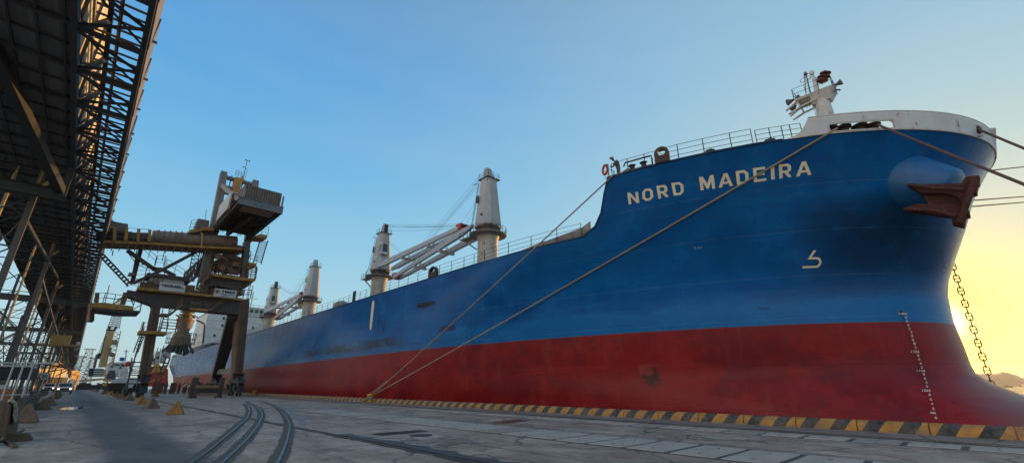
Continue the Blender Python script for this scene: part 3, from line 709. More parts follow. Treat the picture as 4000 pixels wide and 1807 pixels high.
# ------------------------------------------------------------------ deck cranes
JIBM = weathered('jib_white', (.37,.385,.40), (.27,.28,.295), .8, rust=.06, rough=.45)
def crane(Yc, zP, dr, tipY, tipZ, cab, hook):
    mb = MB(); c = V(40, Yc, 0)
    mb.lathe([(1.55,10.5),(1.5,zP-2.6),(1.5,zP-1.0),(1.75,zP-.15)], c, 24)
    k = mb.build('deck_crane', PEDM, SHIP)
    mb = MB(); mb.lathe([(1.6,zP-.28),(2.75,zP-.12),(2.85,zP),(2.8,zP+.06)], c, 30)
    e = V(40-.6, Yc+3.4*1, zP)
    mb.hexa([(38.2,Yc+1.6,zP-.15),(39.6,Yc+1.6,zP-.15),(39.6,Yc+4.6,zP-.1),(38.2,Yc+4.6,zP-.1)], [(38.2,Yc+1.6,zP+.05),(39.6,Yc+1.6,zP+.05),(39.6,Yc+4.6,zP+.05),(38.2,Yc+4.6,zP+.05)])
    mb.beam((39,Yc+1.3,zP-2.1), (39,Yc+4.2,zP-.2), .18)
    mb.build('crane_platform', weathered('platform_grey', (.28,.26,.23), (.16,.14,.12), 1.2, rust=.3), k)
    mb = MB(); pts = [V(40+2.75*math.cos(a), Yc+2.75*math.sin(a), zP) for a in [2*math.pi*i/18 for i in range(19)]]
    mb.rail(pts, 1.05, 1.3, .022, 2)
    mb.rail([(38.2,Yc+2.6,zP),(38.2,Yc+4.6,zP),(39.6,Yc+4.6,zP)], 1.05, 1, .022, 2); mb.build('platform_railing', RAILM, k)
    mb = MB(); mb.lathe([(1.55,zP+.05),(1.62,zP+.25),(1.62,zP+.95),(1.9,zP+1.0),(1.9,zP+1.22)], c, 30)
    for i in range(30):
        a = 2*math.pi*i/30; p = c+V(1.7*math.cos(a), 1.7*math.sin(a), 0); mb.box(p.x-.06,p.x+.06,p.y-.06,p.y+.06,zP+.3,zP+.95)
    mb.lathe([(1.8,zP+.25),(1.8,zP+.32)], c, 30)
    mb.build('slewing_ring', weathered('ring_dark', (.14,.12,.10), (.08,.06,.05), 2, rust=.4), k)
    # tapered house: eight sided
    mb = MB(); zb_, zt = zP+1.25, zP+9.1
    def ring(sx, sy0, sy1, ch, z):
        return [V(40-sx+ch,Yc-sy0,z), V(40+sx-ch,Yc-sy0,z), V(40+sx,Yc-sy0+ch,z), V(40+sx,Yc+sy1-ch,z), V(40+sx-ch,Yc+sy1,z), V(40-sx+ch,Yc+sy1,z), V(40-sx,Yc+sy1-ch,z), V(40-sx,Yc-sy0+ch,z)]
    A = ring(1.75, 1.85, 1.85, .75, zb_); B_ = ring(1.05, 1.0, 1.05, .40, zt); n0_ = len(mb.v); mb.v += A+B_
    mb.f += [[n0_+i, n0_+(i+1)%8, n0_+8+(i+1)%8, n0_+8+i] for i in range(8)]+[[n0_+i for i in range(8)], [n0_+8+i for i in range(8)]]
    mb.box(39.3,40.7,Yc+dr*1.3-.5,Yc+dr*1.3+.5,zb_,zb_+1.3)
    mb.lathe([(1.75,zb_-.03),(1.9,zb_+.04)], c, 20)
    mb.build('crane_house', GREY, k)
    mb = MB(); pk = V(40, Yc+dr*.25, zt)
    for sx in (-.42, .42):
        mb.prism([(40+sx-.06, Yc-.75, zt), (40+sx-.06, Yc+.75, zt), (40+sx-.06, Yc+dr*.35+.28, zt+2.1), (40+sx-.06, Yc+dr*.35-.28, zt+2.1)], (.12,0,0))
    mb.prism([(39.6, Yc-dr*.75, zt), (39.6, Yc-dr*.55, zt), (39.6, Yc+dr*.25, zt+2.1), (39.6, Yc+dr*.05, zt+2.1)], (.8,0,0))
    mb.build('crane_peak', weathered('peak_grey', (.34,.33,.31), (.2,.19,.18), 1, rust=.2), k)
    mb = MB()
    for z_, r_ in ((zt+.7,.42),(zt+1.25,.42),(zt+1.8,.38)): mb.tube((39.7,Yc+dr*.35,z_), (40.3,Yc+dr*.35,z_), r_, 14)
    mb.box(39.62,40.38,Yc+dr*.3-.3,Yc+dr*.3+.3,zt,zt+2.0); mb.build('sheaves', DARK, k)
    mb = MB(); mb.rail([(38.9,Yc-1.1,zt),(41.1,Yc-1.1,zt),(41.1,Yc+1.1,zt),(38.9,Yc+1.1,zt),(38.9,Yc-1.1,zt)], 1.0, 1.1, .022, 2)
    mb.box(38.7,41.3,Yc-1.25,Yc+1.25,zt-.02,zt+.04)
    mb.beam((38.6,Yc+1.2,zt-.6),(38.6,Yc+2.0,zt-.6),.1); mb.beam((38.6,Yc-1.2,zt-.9),(38.2,Yc-1.9,zt-.9),.1)
    mb.build('top_railing', RAILM, k)
    mb = MB(); mb.ladder((38.15,Yc+1.75,zb_), (38.85,Yc+1.15,zt-.4), (.35,.22,0), .4, .022); mb.build('house_ladder', RAILM, k)
    # small door, vent and lamp on the quay side
    mb = MB(); mb.box(38.36,38.44,Yc+.5,Yc+1.05,zt-4.1,zt-2.9); mb.build('access_door', DARK, k)
    mb = MB(); mb.lathe([(.18,0),(.18,.12)], V(38.33,Yc-.4,zb_+1.6), 10, axis=(-1,0,0)); mb.build('round_vent', DARK, k)
    # jib
    root = V(40, Yc+dr*1.75, zb_+.35); tip = V(40, tipY, tipZ)
    mb = MB()
    for sx in (-1, 1):
        a = root+V(sx*1.55,0,0); b = tip+V(sx*.62,0,0); m_ = a.lerp(b, .12)
        mb.beam(a, m_, .42, .5, w2=.5, h2=1.05); mb.beam(m_, b, .5, 1.05, w2=.42, h2=.62)
    jib = mb.build('jib', JIBM, k)
    for f_ in (.36, .68):
        mb = MB()
        a = root.lerp(tip, f_)+V(0,0,-.45); hw = 1.55+(.62-1.55)*f_
        mb.beam(a+V(-hw-.35,0,-.25), a+V(hw+.35,0,-.25), .42, .42)
        for sx in (-1, 1): mb.prism([a+V(sx*hw,-.3,-.1), a+V(sx*hw,.3,-.1), a+V(sx*(hw-.4),.1,.55), a+V(sx*(hw-.4),-.1,.55)], (.12*sx,0,0))
        mb.path([a+V(.1*math.sin(t_),.28*math.cos(t_),.25+.35*math.sin(t_)) for t_ in [2*math.pi*i/14 for i in range(15)]], .07, 6)
        mb.build('jib_tie', GREY, jib)
    d = (tip-root).normalized()
    mb = MB(); mb.beam(tip-d*.3, tip+d*.6, 1.5, .45); mb.box(39.2,39.5,tipY-.7,tipY+.5,tipZ+.2,tipZ+.75); mb.box(40.4,40.8,tipY-.7,tipY+.5,tipZ+.2,tipZ+.75); mb.build('jib_head', REDM, jib)
    mb = MB()
    for sx in (-.35,.0,.35): mb.tube(tip+d*.4+V(sx-.06,0,.35), tip+d*.4+V(sx+.06,0,.35), .45, 14)
    mb.build('head_sheaves', DARK, jib)
    # luffing and hoisting ropes
    mb = MB(); top_ = V(40, Yc+dr*.7, zt+1.9); L = (tip-top_).length
    for i, (sx, dz) in enumerate(((-.35,0),(-.15,-.35),(.1,-.5),(.3,-.15),(.0,-1.2))):
        a = top_+V(sx,0,dz); b = tip+V(sx*1.3,0,.75-(i%2)*.15-(.5 if i == 4 else 0)); N = 12; sag = SAG*L*.012*(1+.35*i)
        mb.path([a.lerp(b, j/N)-V(0,0,sag*4*(j/N)*(1-j/N)) for j in range(N+1)], .022, 4)
    for sx in (-.2,.2):
        a = V(40+sx, Yc+dr*1.3, zt-1.6); b = root.lerp(tip, .3)+V(sx*3,0,.5); mb.path([a, b], .02, 4)
    mb.build('wire_rope', weathered('wire', (.17,.17,.17), (.1,.1,.1), 3), k)
    if cab:
        mb = MB(); x0, yb = 38.1, Yc+dr*1.45
        mb.hexa([(38.75,yb-.75,zb_+3.0),(40.15,yb-.75,zb_+3.0),(40.15,yb+.55,zb_+3.0),(38.75,yb+.55,zb_+3.0)], [(38.75,yb-.75,zb_+5.4),(40.15,yb-.75,zb_+5.4),(40.15,yb+.55,zb_+5.4),(38.75,yb+.55,zb_+5.4)])
        cb_ = mb.build('crane_cab', JIBM, k)
        mb = MB(); mb.box(38.98,39.92,yb-.775,yb-.752,zb_+3.5,zb_+5.1); mb.box(38.725,38.748,yb-.5,yb+.3,zb_+3.6,zb_+5.0); mb.build('cab_window', GLASS, cb_)
        mb = MB(); mb.box(39.0,39.9,yb-.79,yb-.752,zb_+3.05,zb_+3.35); mb.build('name_board', WHITE, cb_)
    if hook:
        mb = MB(); hp = tip+V(-.2,-dr*.6,-2.0); mb.lathe([(.2,-.75),(.55,-.35),(.62,.1),(.5,.5),(.15,.85)], hp, 12); mb.tube(hp+V(0,0,.7), tip, .04, 5); mb.tube(hp+V(0,0,-.7), hp+V(0,0,-1.5), .09, 6)
        mb.build('hook_block', YELL, k)
    return k
YELL = weathered('yellow_paint', (.55,.30,.03), (.36,.19,.03), 1.6, rust=.35, rough=.6)
SAG = .3
crane(47.3, 22.6, 1, 73.6, 20.7, False, False)
crane(80.7, 22.0, -1, 53.9, 25.3, True, False)
SAG = 1.6
crane(118.3, 22.0, 1, 144.5, 20.2, False, False)
SAG = 2.6
crane(151.6, 21.4, -1, 124.9, 24.6, True, True)
# vertical pendants and side posts near crane pair
mb = MB()
for yy in (52.2, 55.5): mb.beam((36.5,yy,11.7),(36.5,yy,16.5),.18)
mb.build('jib_rest', GREY, SHIP)
# ------------------------------------------------------------------ superstructure
mb = MB(); Y0 = 186
mb.box(29.2,47.2,Y0,206,10,25.6)
acc = mb.build('accommodation', WHITE, SHIP)
mb = MB()
for z_ in (14.6,17.4,20.2,23.0): mb.box(29.14,47.25,Y0-.06,Y0-.0,z_,z_+.12)
mb.box(29.0,47.4,Y0-.3,206,25.6,25.85); mb.build('deck_line', weathered('deckline', (.4,.39,.36)), acc)
mb = MB(); mb.box(31,54,Y0+.6,Y0+5.5,25.85,26.1); mb.box(33,49,Y0+1.2,Y0+7,26.1,28.9); mb.box(32.6,49.4,Y0+.9,Y0+7.4,28.9,29.15); mb.box(49,54,Y0+.7,Y0+.85,26.1,27.2); mb.box(53.8,54,Y0+.7,Y0+5,26.1,27.2); mb.box(51.5,54,Y0+1,Y0+4.5,27.2,28.9)
br = mb.build('wheelhouse', WHITE, acc)
mb = MB()
for i in range(9): mb.box(33.6+i*1.7,34.9+i*1.7,Y0+1.15,Y0+1.195,27.2,28.4)
mb.box(52,53.7,Y0+.95,Y0+.995,27.5,28.5); mb.build('bridge_window', GLASS, br)
for (x_, z_) in ((34.2,21.5),(40.2,21.5),(44,21.5),(32.5,17.9),(38,16.0),(44.6,18.2),(34.2,24.0),(41,24)):
    mb = MB(); mb.box(x_-.35,x_+.35,Y0-.05,Y0-.003,z_-.45,z_+.45); mb.build('window', GLASS, acc)
for (y_, z_) in ((190,18.3),(193,18.3),(196,18.3),(199,18.3),(190,15.4),(193,15.4)):
    mb = MB(); mb.box(29.14,29.197,y_-.3,y_+.3,z_-.5,z_+.5); mb.build('window', GLASS, acc)
mb = MB(); mb.beam((36,Y0+4,29.15),(36,Y0+4,34),.25); mb.lathe([(.3,0),(.7,.4),(.75,.9),(.4,1.4)], V(38.5,Y0+3,31.2), 12); mb.beam((38.5,Y0+3,29.1),(38.5,Y0+3,31.3),.15)
mb.beam((34.6,Y0+4,32),(37.4,Y0+4,32),.12); mb.beam((43,Y0+5,29.1),(43,Y0+5,35.5),.4); mb.beam((41,Y0+5,33),(45,Y0+5,33),.2); mb.build('radar_mast', WHITE, acc)
mb = MB(); mb.rail([(31,Y0+.8,26.1),(54,Y0+.8,26.1)],1.1,2,.03,2); mb.rail([(33,Y0+1,29.15),(49,Y0+1,29.15)],1.0,2,.03,2); mb.build('bridge_railing', RAILM, acc)
# gear on the after deck edge, gangway rail at the stern quarter
mb = MB(); mb.rail([port(y_, sheer(y_), -.2) for y_ in (180,186,192,198,204,208.5)], 1.1, 1.6, .05, 3); mb.build('aft_railing', RAILM, SHIP)
mb = MB(); p = port(142,sheer(142)); mb.box(p.x+.2,p.x+2.4,140,149,p.z,p.z+.9); mb.rail([port(y_, sheer(y_), -.2)+V(0,0,.0) for y_ in (150,158,166,174,180)],1.15,1.3,.05,3); mb.build('stowed_gangway', DARK, SHIP)
# ------------------------------------------------------------------ people
SKIN = weathered('skin', (.24,.13,.08))
def skin_mesh(name, verts, edges, radii, m, parent, sub=1):
    me = bpy.data.meshes.new(name); me.from_pydata([Vector(v) for v in verts], edges, []); me.materials.append(m)
    o = bpy.data.objects.new(name, me); C.objects.link(o); o.parent = parent
    md = o.modifiers.new('Skin', 'SKIN'); 
    if not me.skin_vertices: 
        bpy.context.view_layer.objects.active = o
    for i, r_ in enumerate(radii): me.skin_vertices[0].data[i].radius = (r_, r_)
    me.skin_vertices[0].data[0].use_root = True
    md.use_smooth_shade = True
    s_ = o.modifiers.new('Sub', 'SUBSURF'); s_.levels = sub; s_.render_levels = sub
    return o
def ensure_skin(me):
    if not me.skin_vertices: pass
def person(loc, face, label, suit, helmet, bend=.0, arms='rail'):
    """face: horizontal unit direction the person looks towards"""
    f = Vector(face).normalized(); s = V(-f.y, f.x, 0); up = V(0,0,1)
    root = empty('person', loc, label, 'person')
    def P(a, b, z): return f*a+s*b+up*z
    hip = P(0,0,.93); ch = P(.10+bend*.3,0,1.28); nk = P(.16+bend*.5,0,1.46); hd = P(.22+bend*.7,0,1.56); ht = P(.27+bend*.8,0,1.68)
    v = [hip, P(.04,0,1.1), ch, nk, hd, ht]; e = [(0,1),(1,2),(2,3),(3,4),(4,5)]; r = [.13,.12,.14,.055,.085,.07]
    for sd_ in (-1, 1):
        k = len(v); sh = ch+P(.0,sd_*.19,.12)
        el_ = sh+P(.12,sd_*.07,-.26) if arms == 'rail' else sh+P(-.02,sd_*.06,-.28)
        ha = el_+P(.24,-sd_*.02,-.02) if arms == 'rail' else el_+P(.08,0,-.26)
        v += [sh, el_, ha, ha+(ha-el_).normalized()*.08]; e += [(2,k),(k,k+1),(k+1,k+2),(k+2,k+3)]; r += [.065,.048,.034,.03]
        k = len(v); v += [P(0,sd_*.10,.86), P(.03,sd_*.12,.50), P(-.02,sd_*.13,.09), P(.14,sd_*.14,.05)]; e += [(0,k),(k,k+1),(k+1,k+2),(k+2,k+3)]; r += [.09,.065,.048,.045]
    mk = bpy.data.meshes.new('body')
    def mk_skin(nm, v, e, r, m, sub):
        me = bpy.data.meshes.new(nm); me.from_pydata(v, e, []); me.materials.append(m)
        bm = bmesh.new(); bm.from_mesh(me); lay = bm.verts.layers.skin.verify(); bm.verts.ensure_lookup_table()
        for i, b in enumerate(bm.verts): b[lay].radius = (r[i], r[i]); b[lay].use_root = (i == 0)
        bm.to_mesh(me); bm.free()
        o = bpy.data.objects.new(nm, me); C.objects.link(o); o.parent = root
        md = o.modifiers.new('Skin', 'SKIN'); md.use_smooth_shade = True
        s_ = o.modifiers.new('Sub', 'SUBSURF'); s_.levels = sub; s_.render_levels = sub; return o
    bpy.data.meshes.remove(mk)
    mk_skin('body', v, e, r, SKIN, 1)
    # coverall: same skeleton without head and hands, slightly fuller
    keep = [0,1,2]+list(range(6,len(v))); keep = [i for i in keep if i not in (9, 17)]
    mp = {o_: n_ for n_, o_ in enumerate(keep)}
    mk_skin('coverall', [v[i] for i in keep], [(mp[a], mp[b]) for a, b in e if a in mp and b in mp], [r[i]*1.22+.012 for i in keep], suit, 1)
    mb = MB(); mb.lathe([(.145,-.03),(.15,.0),(.12,.0),(.125,.06),(.10,.12),(.05,.155),(.01,.16)], Vector(loc)+ht-up*.02, 14); mb.hexa([Vector(loc)+ht+f*.1+s*.09, Vector(loc)+ht+f*.1-s*.09, Vector(loc)+ht+f*.2-s*.05, Vector(loc)+ht+f*.2+s*.05], [Vector(loc)+ht+f*.1+s*.09+up*.02, Vector(loc)+ht+f*.1-s*.09+up*.02, Vector(loc)+ht+f*.2-s*.05+up*.02, Vector(loc)+ht+f*.2+s*.05+up*.02])
    mb.build('helmet', helmet, root)
    mb = MB(); c = Vector(loc)+hd+f*.085; mb.lathe([(.018,-.03),(.02,.0),(.008,.03)], c, 6)
    for b in (-.03,.03): mb.box(c.x+s.x*b-.008,c.x+s.x*b+.008,c.y+s.y*b-.008,c.y+s.y*b+.008,c.z+.03,c.z+.045)
    mb.build('face', SKIN, root)
    return root
pq = port(15.35, 15.6)
person(pq+V(.75,0,-.02), (-.75,.55,0), 'crewman in grey coverall and pale helmet leaning over the bow rail', weathered('suit_grey', (.10,.10,.10), (.06,.06,.06), 4), weathered('helmet_tan', (.45,.38,.28)), .22)
pq = port(134, sheer(134)); 
person(V(25.0, 127, sheer(127)+.0), (-1,-.2,0), 'crewman in blue coverall standing at the ship rail beyond the crane leg', weathered('suit_blue', (.02,.10,.28), (.01,.06,.18), 4), weathered('helmet_blue', (.02,.08,.25)), .05)
# lifebuoy on the forecastle rail
lb = port(15.75, 15.56, -.1)+V(-.08,.22,.72); mb = MB()
dn = V(-.6,.25,0).normalized(); tn = dn.cross(V(0,0,1)).normalized()
mb.path([lb+tn*(.30*math.cos(t_))+V(0,0,1)*(.36*math.sin(t_)) for t_ in [2*math.pi*i/20 for i in range(21)]], .085, 8)
o = mb.build('lifebuoy', REDM, None); recenter(o, lb); tag(o, 'red lifebuoy hanging on the rail at the break of the bow deck', 'lifebuoy')
mb = MB(); yy_ = [25.5,24,22.5,21,19.8,18.9,18.2]
for a, b in zip(yy_, yy_[1:]):
    f_ = lambda y: port(y, min(sheer(y),12.2))+V(.35,0,0)
    ha, hb_2 = .1+.85*(25.5-a)/7.3, .1+.85*(25.5-b)/7.3
    mb.poly([f_(a), f_(b), f_(b)+V(0,0,hb_2), f_(a)+V(0,0,ha)])
o = mb.build('break_bulwark', HM, SHIP); o.modifiers.new('t','SOLIDIFY').thickness = .06
# ------------------------------------------------------------------ mooring ropes
def rope(pts, r, m, label, sag=0, group='mooring ropes'):
    pts = [Vector(p) for p in pts]; mb = MB(); out = []
    for a, b in zip(pts, pts[1:]):
        n = max(2, int((b-a).length/2)); 
        for i in range(n): t_ = i/n; out.append(a.lerp(b, t_)-V(0,0,sag*4*t_*(1-t_)))
    out.append(pts[-1]); mb.path(out, r, 7); o = mb.build('mooring_rope', m, None); recenter(o, pts[0]); tag(o, label, 'rope', group); return o
BX, BY = 21.45, 42.6
b0 = V(BX, BY, .55)
rl = port(14.15, 15.6)
rope([b0+V(0,-.1,0), port(15.3,15.62,.12), rl+V(.3,.35,.42), rl+V(1.5,-.6,.45)], .055, ROPE, 'brown mooring rope from yellow bollard up to the roller at the bow deck break', .12)
q = hull_hit(3272, 508, 0); sl = port(q.y, 15.72)
pts2 = []; A_, B_2 = b0+V(.1,-.1,.05), sl+V(-.12,0,.12); N_ = 70
for i in range(N_+1):      # where the straight line would cut the plating the rope lies along it
    p = A_.lerp(B_2, i/N_)-V(0,0,.5*4*(i/N_)*(1-i/N_)*.3)
    if p.y > ystem(p.z)+.1 and p.x > CL-hb(p.y, p.z)-.10:
        d_ = (p-CAM).normalized(); lo_, hi_ = 5.0, (p-CAM).length
        for _ in range(24):
            md_ = (lo_+hi_)/2; q_2 = CAM+d_*md_
            if q_2.x > CL-hb(q_2.y, q_2.z)-.09: hi_ = md_
            else: lo_ = md_
        p = CAM+d_*lo_
    pts2.append(p)
mb = MB(); mb.path(pts2+[sl+V(.9,.3,.35)], .06, 7); o = mb.build('mooring_rope', ROPE, None); recenter(o, pts2[0]); tag(o, 'longest brown mooring rope crossing the lettered bow up to the long slot', 'rope', 'mooring ropes')
a = b0.lerp(port(15.3,15.62), .09)+V(0,0,.05)
rope([b0+V(-.15,.1,.1), a], .045, ROPE, 'short rope tail running beside the two bow lines at the yellow bollard', .0)
q = hull_hit(3438, 508, 0); sl = port(q.y, 15.72)
rope([sl+V(.6,.3,.35), sl+V(-.14,0,.14), V(21.5,-8.4,.5)], .07, ROPED, 'dark thick mooring rope leading forward from the bow slot', .1)
rope([pc+V(.6,.5,.0), pc+n_*.15, V(21.5,-9.0,.5)], .07, ROPED, 'dark mooring rope leading forward from the round chock at the stem', .1)
for (px_, py_, qx, qy, lab) in ((3806,674,4300,618,'topmost thin line leading away beyond the bow'), (3790,783,4300,745,'middle thin line leading away beyond the bow'), (3775,808,4300,765,'lowest thin line leading away beyond the bow')):
    rope([atX(px_-40, py_+3, 46), atX(qx, qy, 120)], .055, ROPED, lab, 0)
# ------------------------------------------------------------------ ground
def make_ground():
    m, t, b = base('concrete', .8, 0, .35)
    o = t.coord(); xyz = t.sep(o); X, Y = xyz[0], xyz[1]
    n1 = t.noise(t.mapping(o, (.10,.05,1)), 1, 9, .7); n2 = t.noise(t.mapping(o, (.55,.35,1), (3,8,0)), 1, 10, .75); n3 = t.noise(o, 6, 8, .75); n4 = t.noise(o, 45, 4, .7)
    c = t.mix(t.ramp(n1, .35, .66), (.24,.178,.135), (.41,.312,.25))
    c = t.mix(t.math('MULTIPLY', t.ramp(n2, .46, .58), .6), c, (.54,.44,.37))
    c = t.mix(t.math('MULTIPLY', t.ramp(t.noise(t.mapping(o, (1.6,1.1,1), (5,2,8)), 1, 10, .8), .50, .60), .5), c, (.105,.085,.072))
    c = t.mix(t.math('MULTIPLY', t.ramp(t.noise(t.mapping(o, (.35,.22,1), (9,1,4)), 1, 8, .75), .54, .60), .55), c, (.10,.085,.075))
    # long tyre streaks
    st = t.noise(t.mapping(o, (2.2,.05,1), (1,1,1)), 1, 6, .65)
    c = t.mix(t.math('MULTIPLY', t.ramp(st, .52, .66), .35), c, (.075,.075,.078))
    # asphalt lane
    wob = t.math('MULTIPLY', t.math('SUBTRACT', t.noise(t.mapping(o, (.25,.12,1)), 1, 7, .7), .5), 2.6)
    xl = t.math('ADD', X, wob)
    lane = t.math('MULTIPLY', t.math('MULTIPLY', t.math('SUBTRACT', xl, .4), 1.4, True), t.math('MULTIPLY', t.math('SUBTRACT', 3.1, xl), 1.2, True))
    asp = t.mix(n2, (.030,.034,.042), (.075,.08,.09))
    c = t.mix(t.math('MULTIPLY', lane, .8), c, asp)
    lane2 = t.math('MULTIPLY', t.math('SUBTRACT', Y, 24), .06, True); lane2 = t.math('MULTIPLY', lane2, t.math('MULTIPLY', t.math('SUBTRACT', 5.6, xl), .6, True))
    c = t.mix(t.math('MULTIPLY', lane2, .5), c, (.07,.075,.085))
    # dusty apron beside the kerb
    ap = t.math('MULTIPLY', t.math('SUBTRACT', t.math('ADD', X, t.math('MULTIPLY', n3, .4)), 19.6), 3, True)
    c = t.mix(t.math('MULTIPLY', ap, .7), c, t.mix(n3, (.15,.12,.10), (.28,.24,.205)))
    rst = t.math('MULTIPLY', t.ramp(t.noise(t.mapping(o, (.5,.4,1), (4,4,4)), 1, 8, .75), .60, .68), .35)
    c = t.mix(rst, c, (.16,.095,.06))
    sp = t.ramp(n4, .66, .72); c = t.mix(t.math('MULTIPLY', sp, .4), c, (.34,.33,.31))
    # cracks
    v = t.n.new('ShaderNodeTexVoronoi'); v.feature = 'DISTANCE_TO_EDGE'; v.inputs['Scale'].default_value = .28
    ds = t.n.new('ShaderNodeVectorMath'); ds.operation = 'ADD'; t.link(o, ds.inputs[0])
    cn = t.n.new('ShaderNodeTexNoise'); t.link(o, cn.inputs['Vector']); cn.inputs['Scale'].default_value = .9; cn.inputs['Detail'].default_value = 8; t.link(cn.outputs['Color'], ds.inputs[1]); t.link(ds.outputs[0], v.inputs['Vector'])
    cr = t.math('LESS_THAN', v.outputs['Distance'], .010); c = t.mix(t.math('MULTIPLY', cr, .6), c, (.04,.04,.04))
    t.link(c, b.inputs['Base Color'])
    oil = t.ramp(t.noise(t.mapping(o, (.8,.5,1), (12,3,1)), 1, 6, .6), .63, .70)
    c = t.mix(t.math('MULTIPLY', oil, .65), c, (.045,.04,.037))
    t.link(c, b.inputs['Base Color'])
    t.link(t.math('ADD', t.math('MULTIPLY', n2, .35), .52), b.inputs['Roughness'])
    h = t.math('ADD', t.math('MULTIPLY', n3, .5), t.math('MULTIPLY', n4, .25)); h = t.math('ADD', h, t.math('MULTIPLY', n2, .8))
    t.link(t.bump(h, .5, .03), b.inputs['Normal'])
    return m
GM = make_ground()
mb = MB()
xs = [-400,-60,-8,0,6,12,18,22]; ysg = [-120,-20,0,20,50,100,200,400,950]
for a, b in zip(xs, xs[1:]):
    for c, d in zip(ysg, ysg[1:]): mb.poly([(a,c,0),(b,c,0),(b,d,0),(a,d,0)])
mb.poly([(22,-120,0),(22,950,0),(22,950,-14),(22,-120,-14)]); mb.poly([(-400,950,0),(22,950,0),(22,950,-14),(-400,950,-14)]); mb.poly([(-400,-120,0),(22,-120,0),(22,-120,-14),(-400,-120,-14)])
o = mb.build('quay_ground', GM, None, smooth=False); tag(o, kind='structure')
m, t, b = base('water', .06, 0, .5); o_ = t.coord()
b.inputs['Base Color'].default_value = (.02,.04,.045,1)
h = t.math('ADD', t.noise(t.mapping(o_, (.25,.5,1)), 1, 8, .6), t.math('MULTIPLY', t.noise(t.mapping(o_, (1.4,2.2,1)), 1, 5, .6), .4))
t.link(t.bump(h, .9, .6), b.inputs['Normal']); WATER = m
mb = MB(); mb.poly([(22.02,-4000,-2.5),(9000,-4000,-2.5),(9000,9000,-2.5),(22.02,9000,-2.5)]); mb.poly([(-4000,950.5,-2.5),(22.02,950.5,-2.5),(22.02,9000,-2.5),(-4000,9000,-2.5)])
o = mb.build('water', WATER, None); tag(o, kind='structure')
# far shore
rnd = random.Random(3)
def hills(name, x0, y0, y1, hmax, m, seed, n=140):
    r_ = random.Random(seed); mb = MB(); prev = None; ph = [r_.random()*6 for _ in range(6)]
    for i in range(n+1):
        u = i/n; Y = y0+(y1-y0)*u
        hh = hmax*(.45+.25*math.sin(u*7+ph[0])+.15*math.sin(u*17+ph[1])+.10*math.sin(u*43+ph[2])+.08*r_.random())*min(1, u*5, (1-u)*5+.0)+1
        cur = [V(x0, Y, -2.6), V(x0+30, Y, hh*.45), V(x0+70, Y, hh*.85), V(x0+130, Y, hh), V(x0+400, Y, -2.6)]
        if prev:
            for a in range(4): mb.poly([prev[a], cur[a], cur[a+1], prev[a+1]])
        prev = cur
    o = mb.build(name, m, None, smooth=True); tag(o, kind='structure'); return o
HILLM = weathered('hill_green', (.16,.14,.08), (.10,.09,.05), .02, bump=.2)
hills('hills', 2300, -330, 260, 48, HILLM, 5)
hills('headland', 1500, -260, -34, 17, HILLM, 9)
hills('far_shore', 2900, 300, 5200, 40, HILLM, 12, 260)
# ------------------------------------------------------------------ kerb
m, t, b = base('kerb_paint', .75); o_ = t.coord(); xyz = t.sep(o_)
s_ = t.math('FRACT', t.math('ADD', t.math('MULTIPLY', t.math('ADD', xyz[1], t.math('MULTIPLY', xyz[2], .72)), 1.0), .12))
n = t.noise(o_, 3.5, 9, .75); s2 = t.math('ADD', s_, t.math('MULTIPLY', t.math('SUBTRACT', n, .5), .07))
isb = t.math('GREATER_THAN', s2, .52)
yel = t.mix(t.ramp(t.noise(o_, 2.2, 9, .75), .38, .66), (.34,.155,.035), (.58,.27,.035)); blk = t.mix(t.ramp(t.noise(o_, 3.1, 9, .75), .42, .68), (.020,.020,.024), (.10,.09,.08))
c = t.mix(isb, yel, blk)
far = t.math('MULTIPLY', t.math('SUBTRACT', xyz[1], 30), .04, True)
c = t.mix(t.math('MULTIPLY', t.ramp(t.noise(o_, 1.7, 10, .8), .46, .58), .45), c, (.13,.095,.065))
c = t.mix(t.math('MULTIPLY', t.ramp(t.noise(o_, 5, 10, .8), .50, .60), t.math('ADD', .45, t.math('MULTIPLY', far, .4))), c, (.17,.145,.12))
t.link(c, b.inputs['Base Color']); t.link(t.bump(t.noise(o_, 12, 8, .75), .6, .02), b.inputs['Normal']); KERB = m
mb = MB(); prof = [(21.38,.0),(21.39,.12),(21.42,.21),(21.48,.29),(21.57,.345),(21.69,.368),(21.82,.355),(21.92,.29),(21.96,.18),(21.96,0)]
yk = -14.0
rk = random.Random(4)
while yk < 190:
    if not (41.5 < yk+1 < 44.2 or 80 < yk+1 < 83):
        j = rk.uniform(-.012,.012); k = len(mb.v); y0, y1 = yk+.015, yk+1.985
        for yy in (y0, y0+.03, y1-.03, y1):
            ins = .012 if yy in (y0, y1) else 0
            for (x_, z_) in prof: mb.v.append(V(x_+j+ (ins if x_ < 21.7 else -ins), yy, max(0, z_-ins if z_ > 0 else 0)))
        P_ = len(prof)
        for r_ in range(3):
            for i in range(P_-1): mb.f.append([k+r_*P_+i, k+r_*P_+i+1, k+(r_+1)*P_+i+1, k+(r_+1)*P_+i])
        mb.f.append([k+i for i in range(P_)]); mb.f.append([k+3*P_+i for i in range(P_)])
    yk += 2.0
o = mb.build('kerb', KERB, None); tag(o, kind='structure')
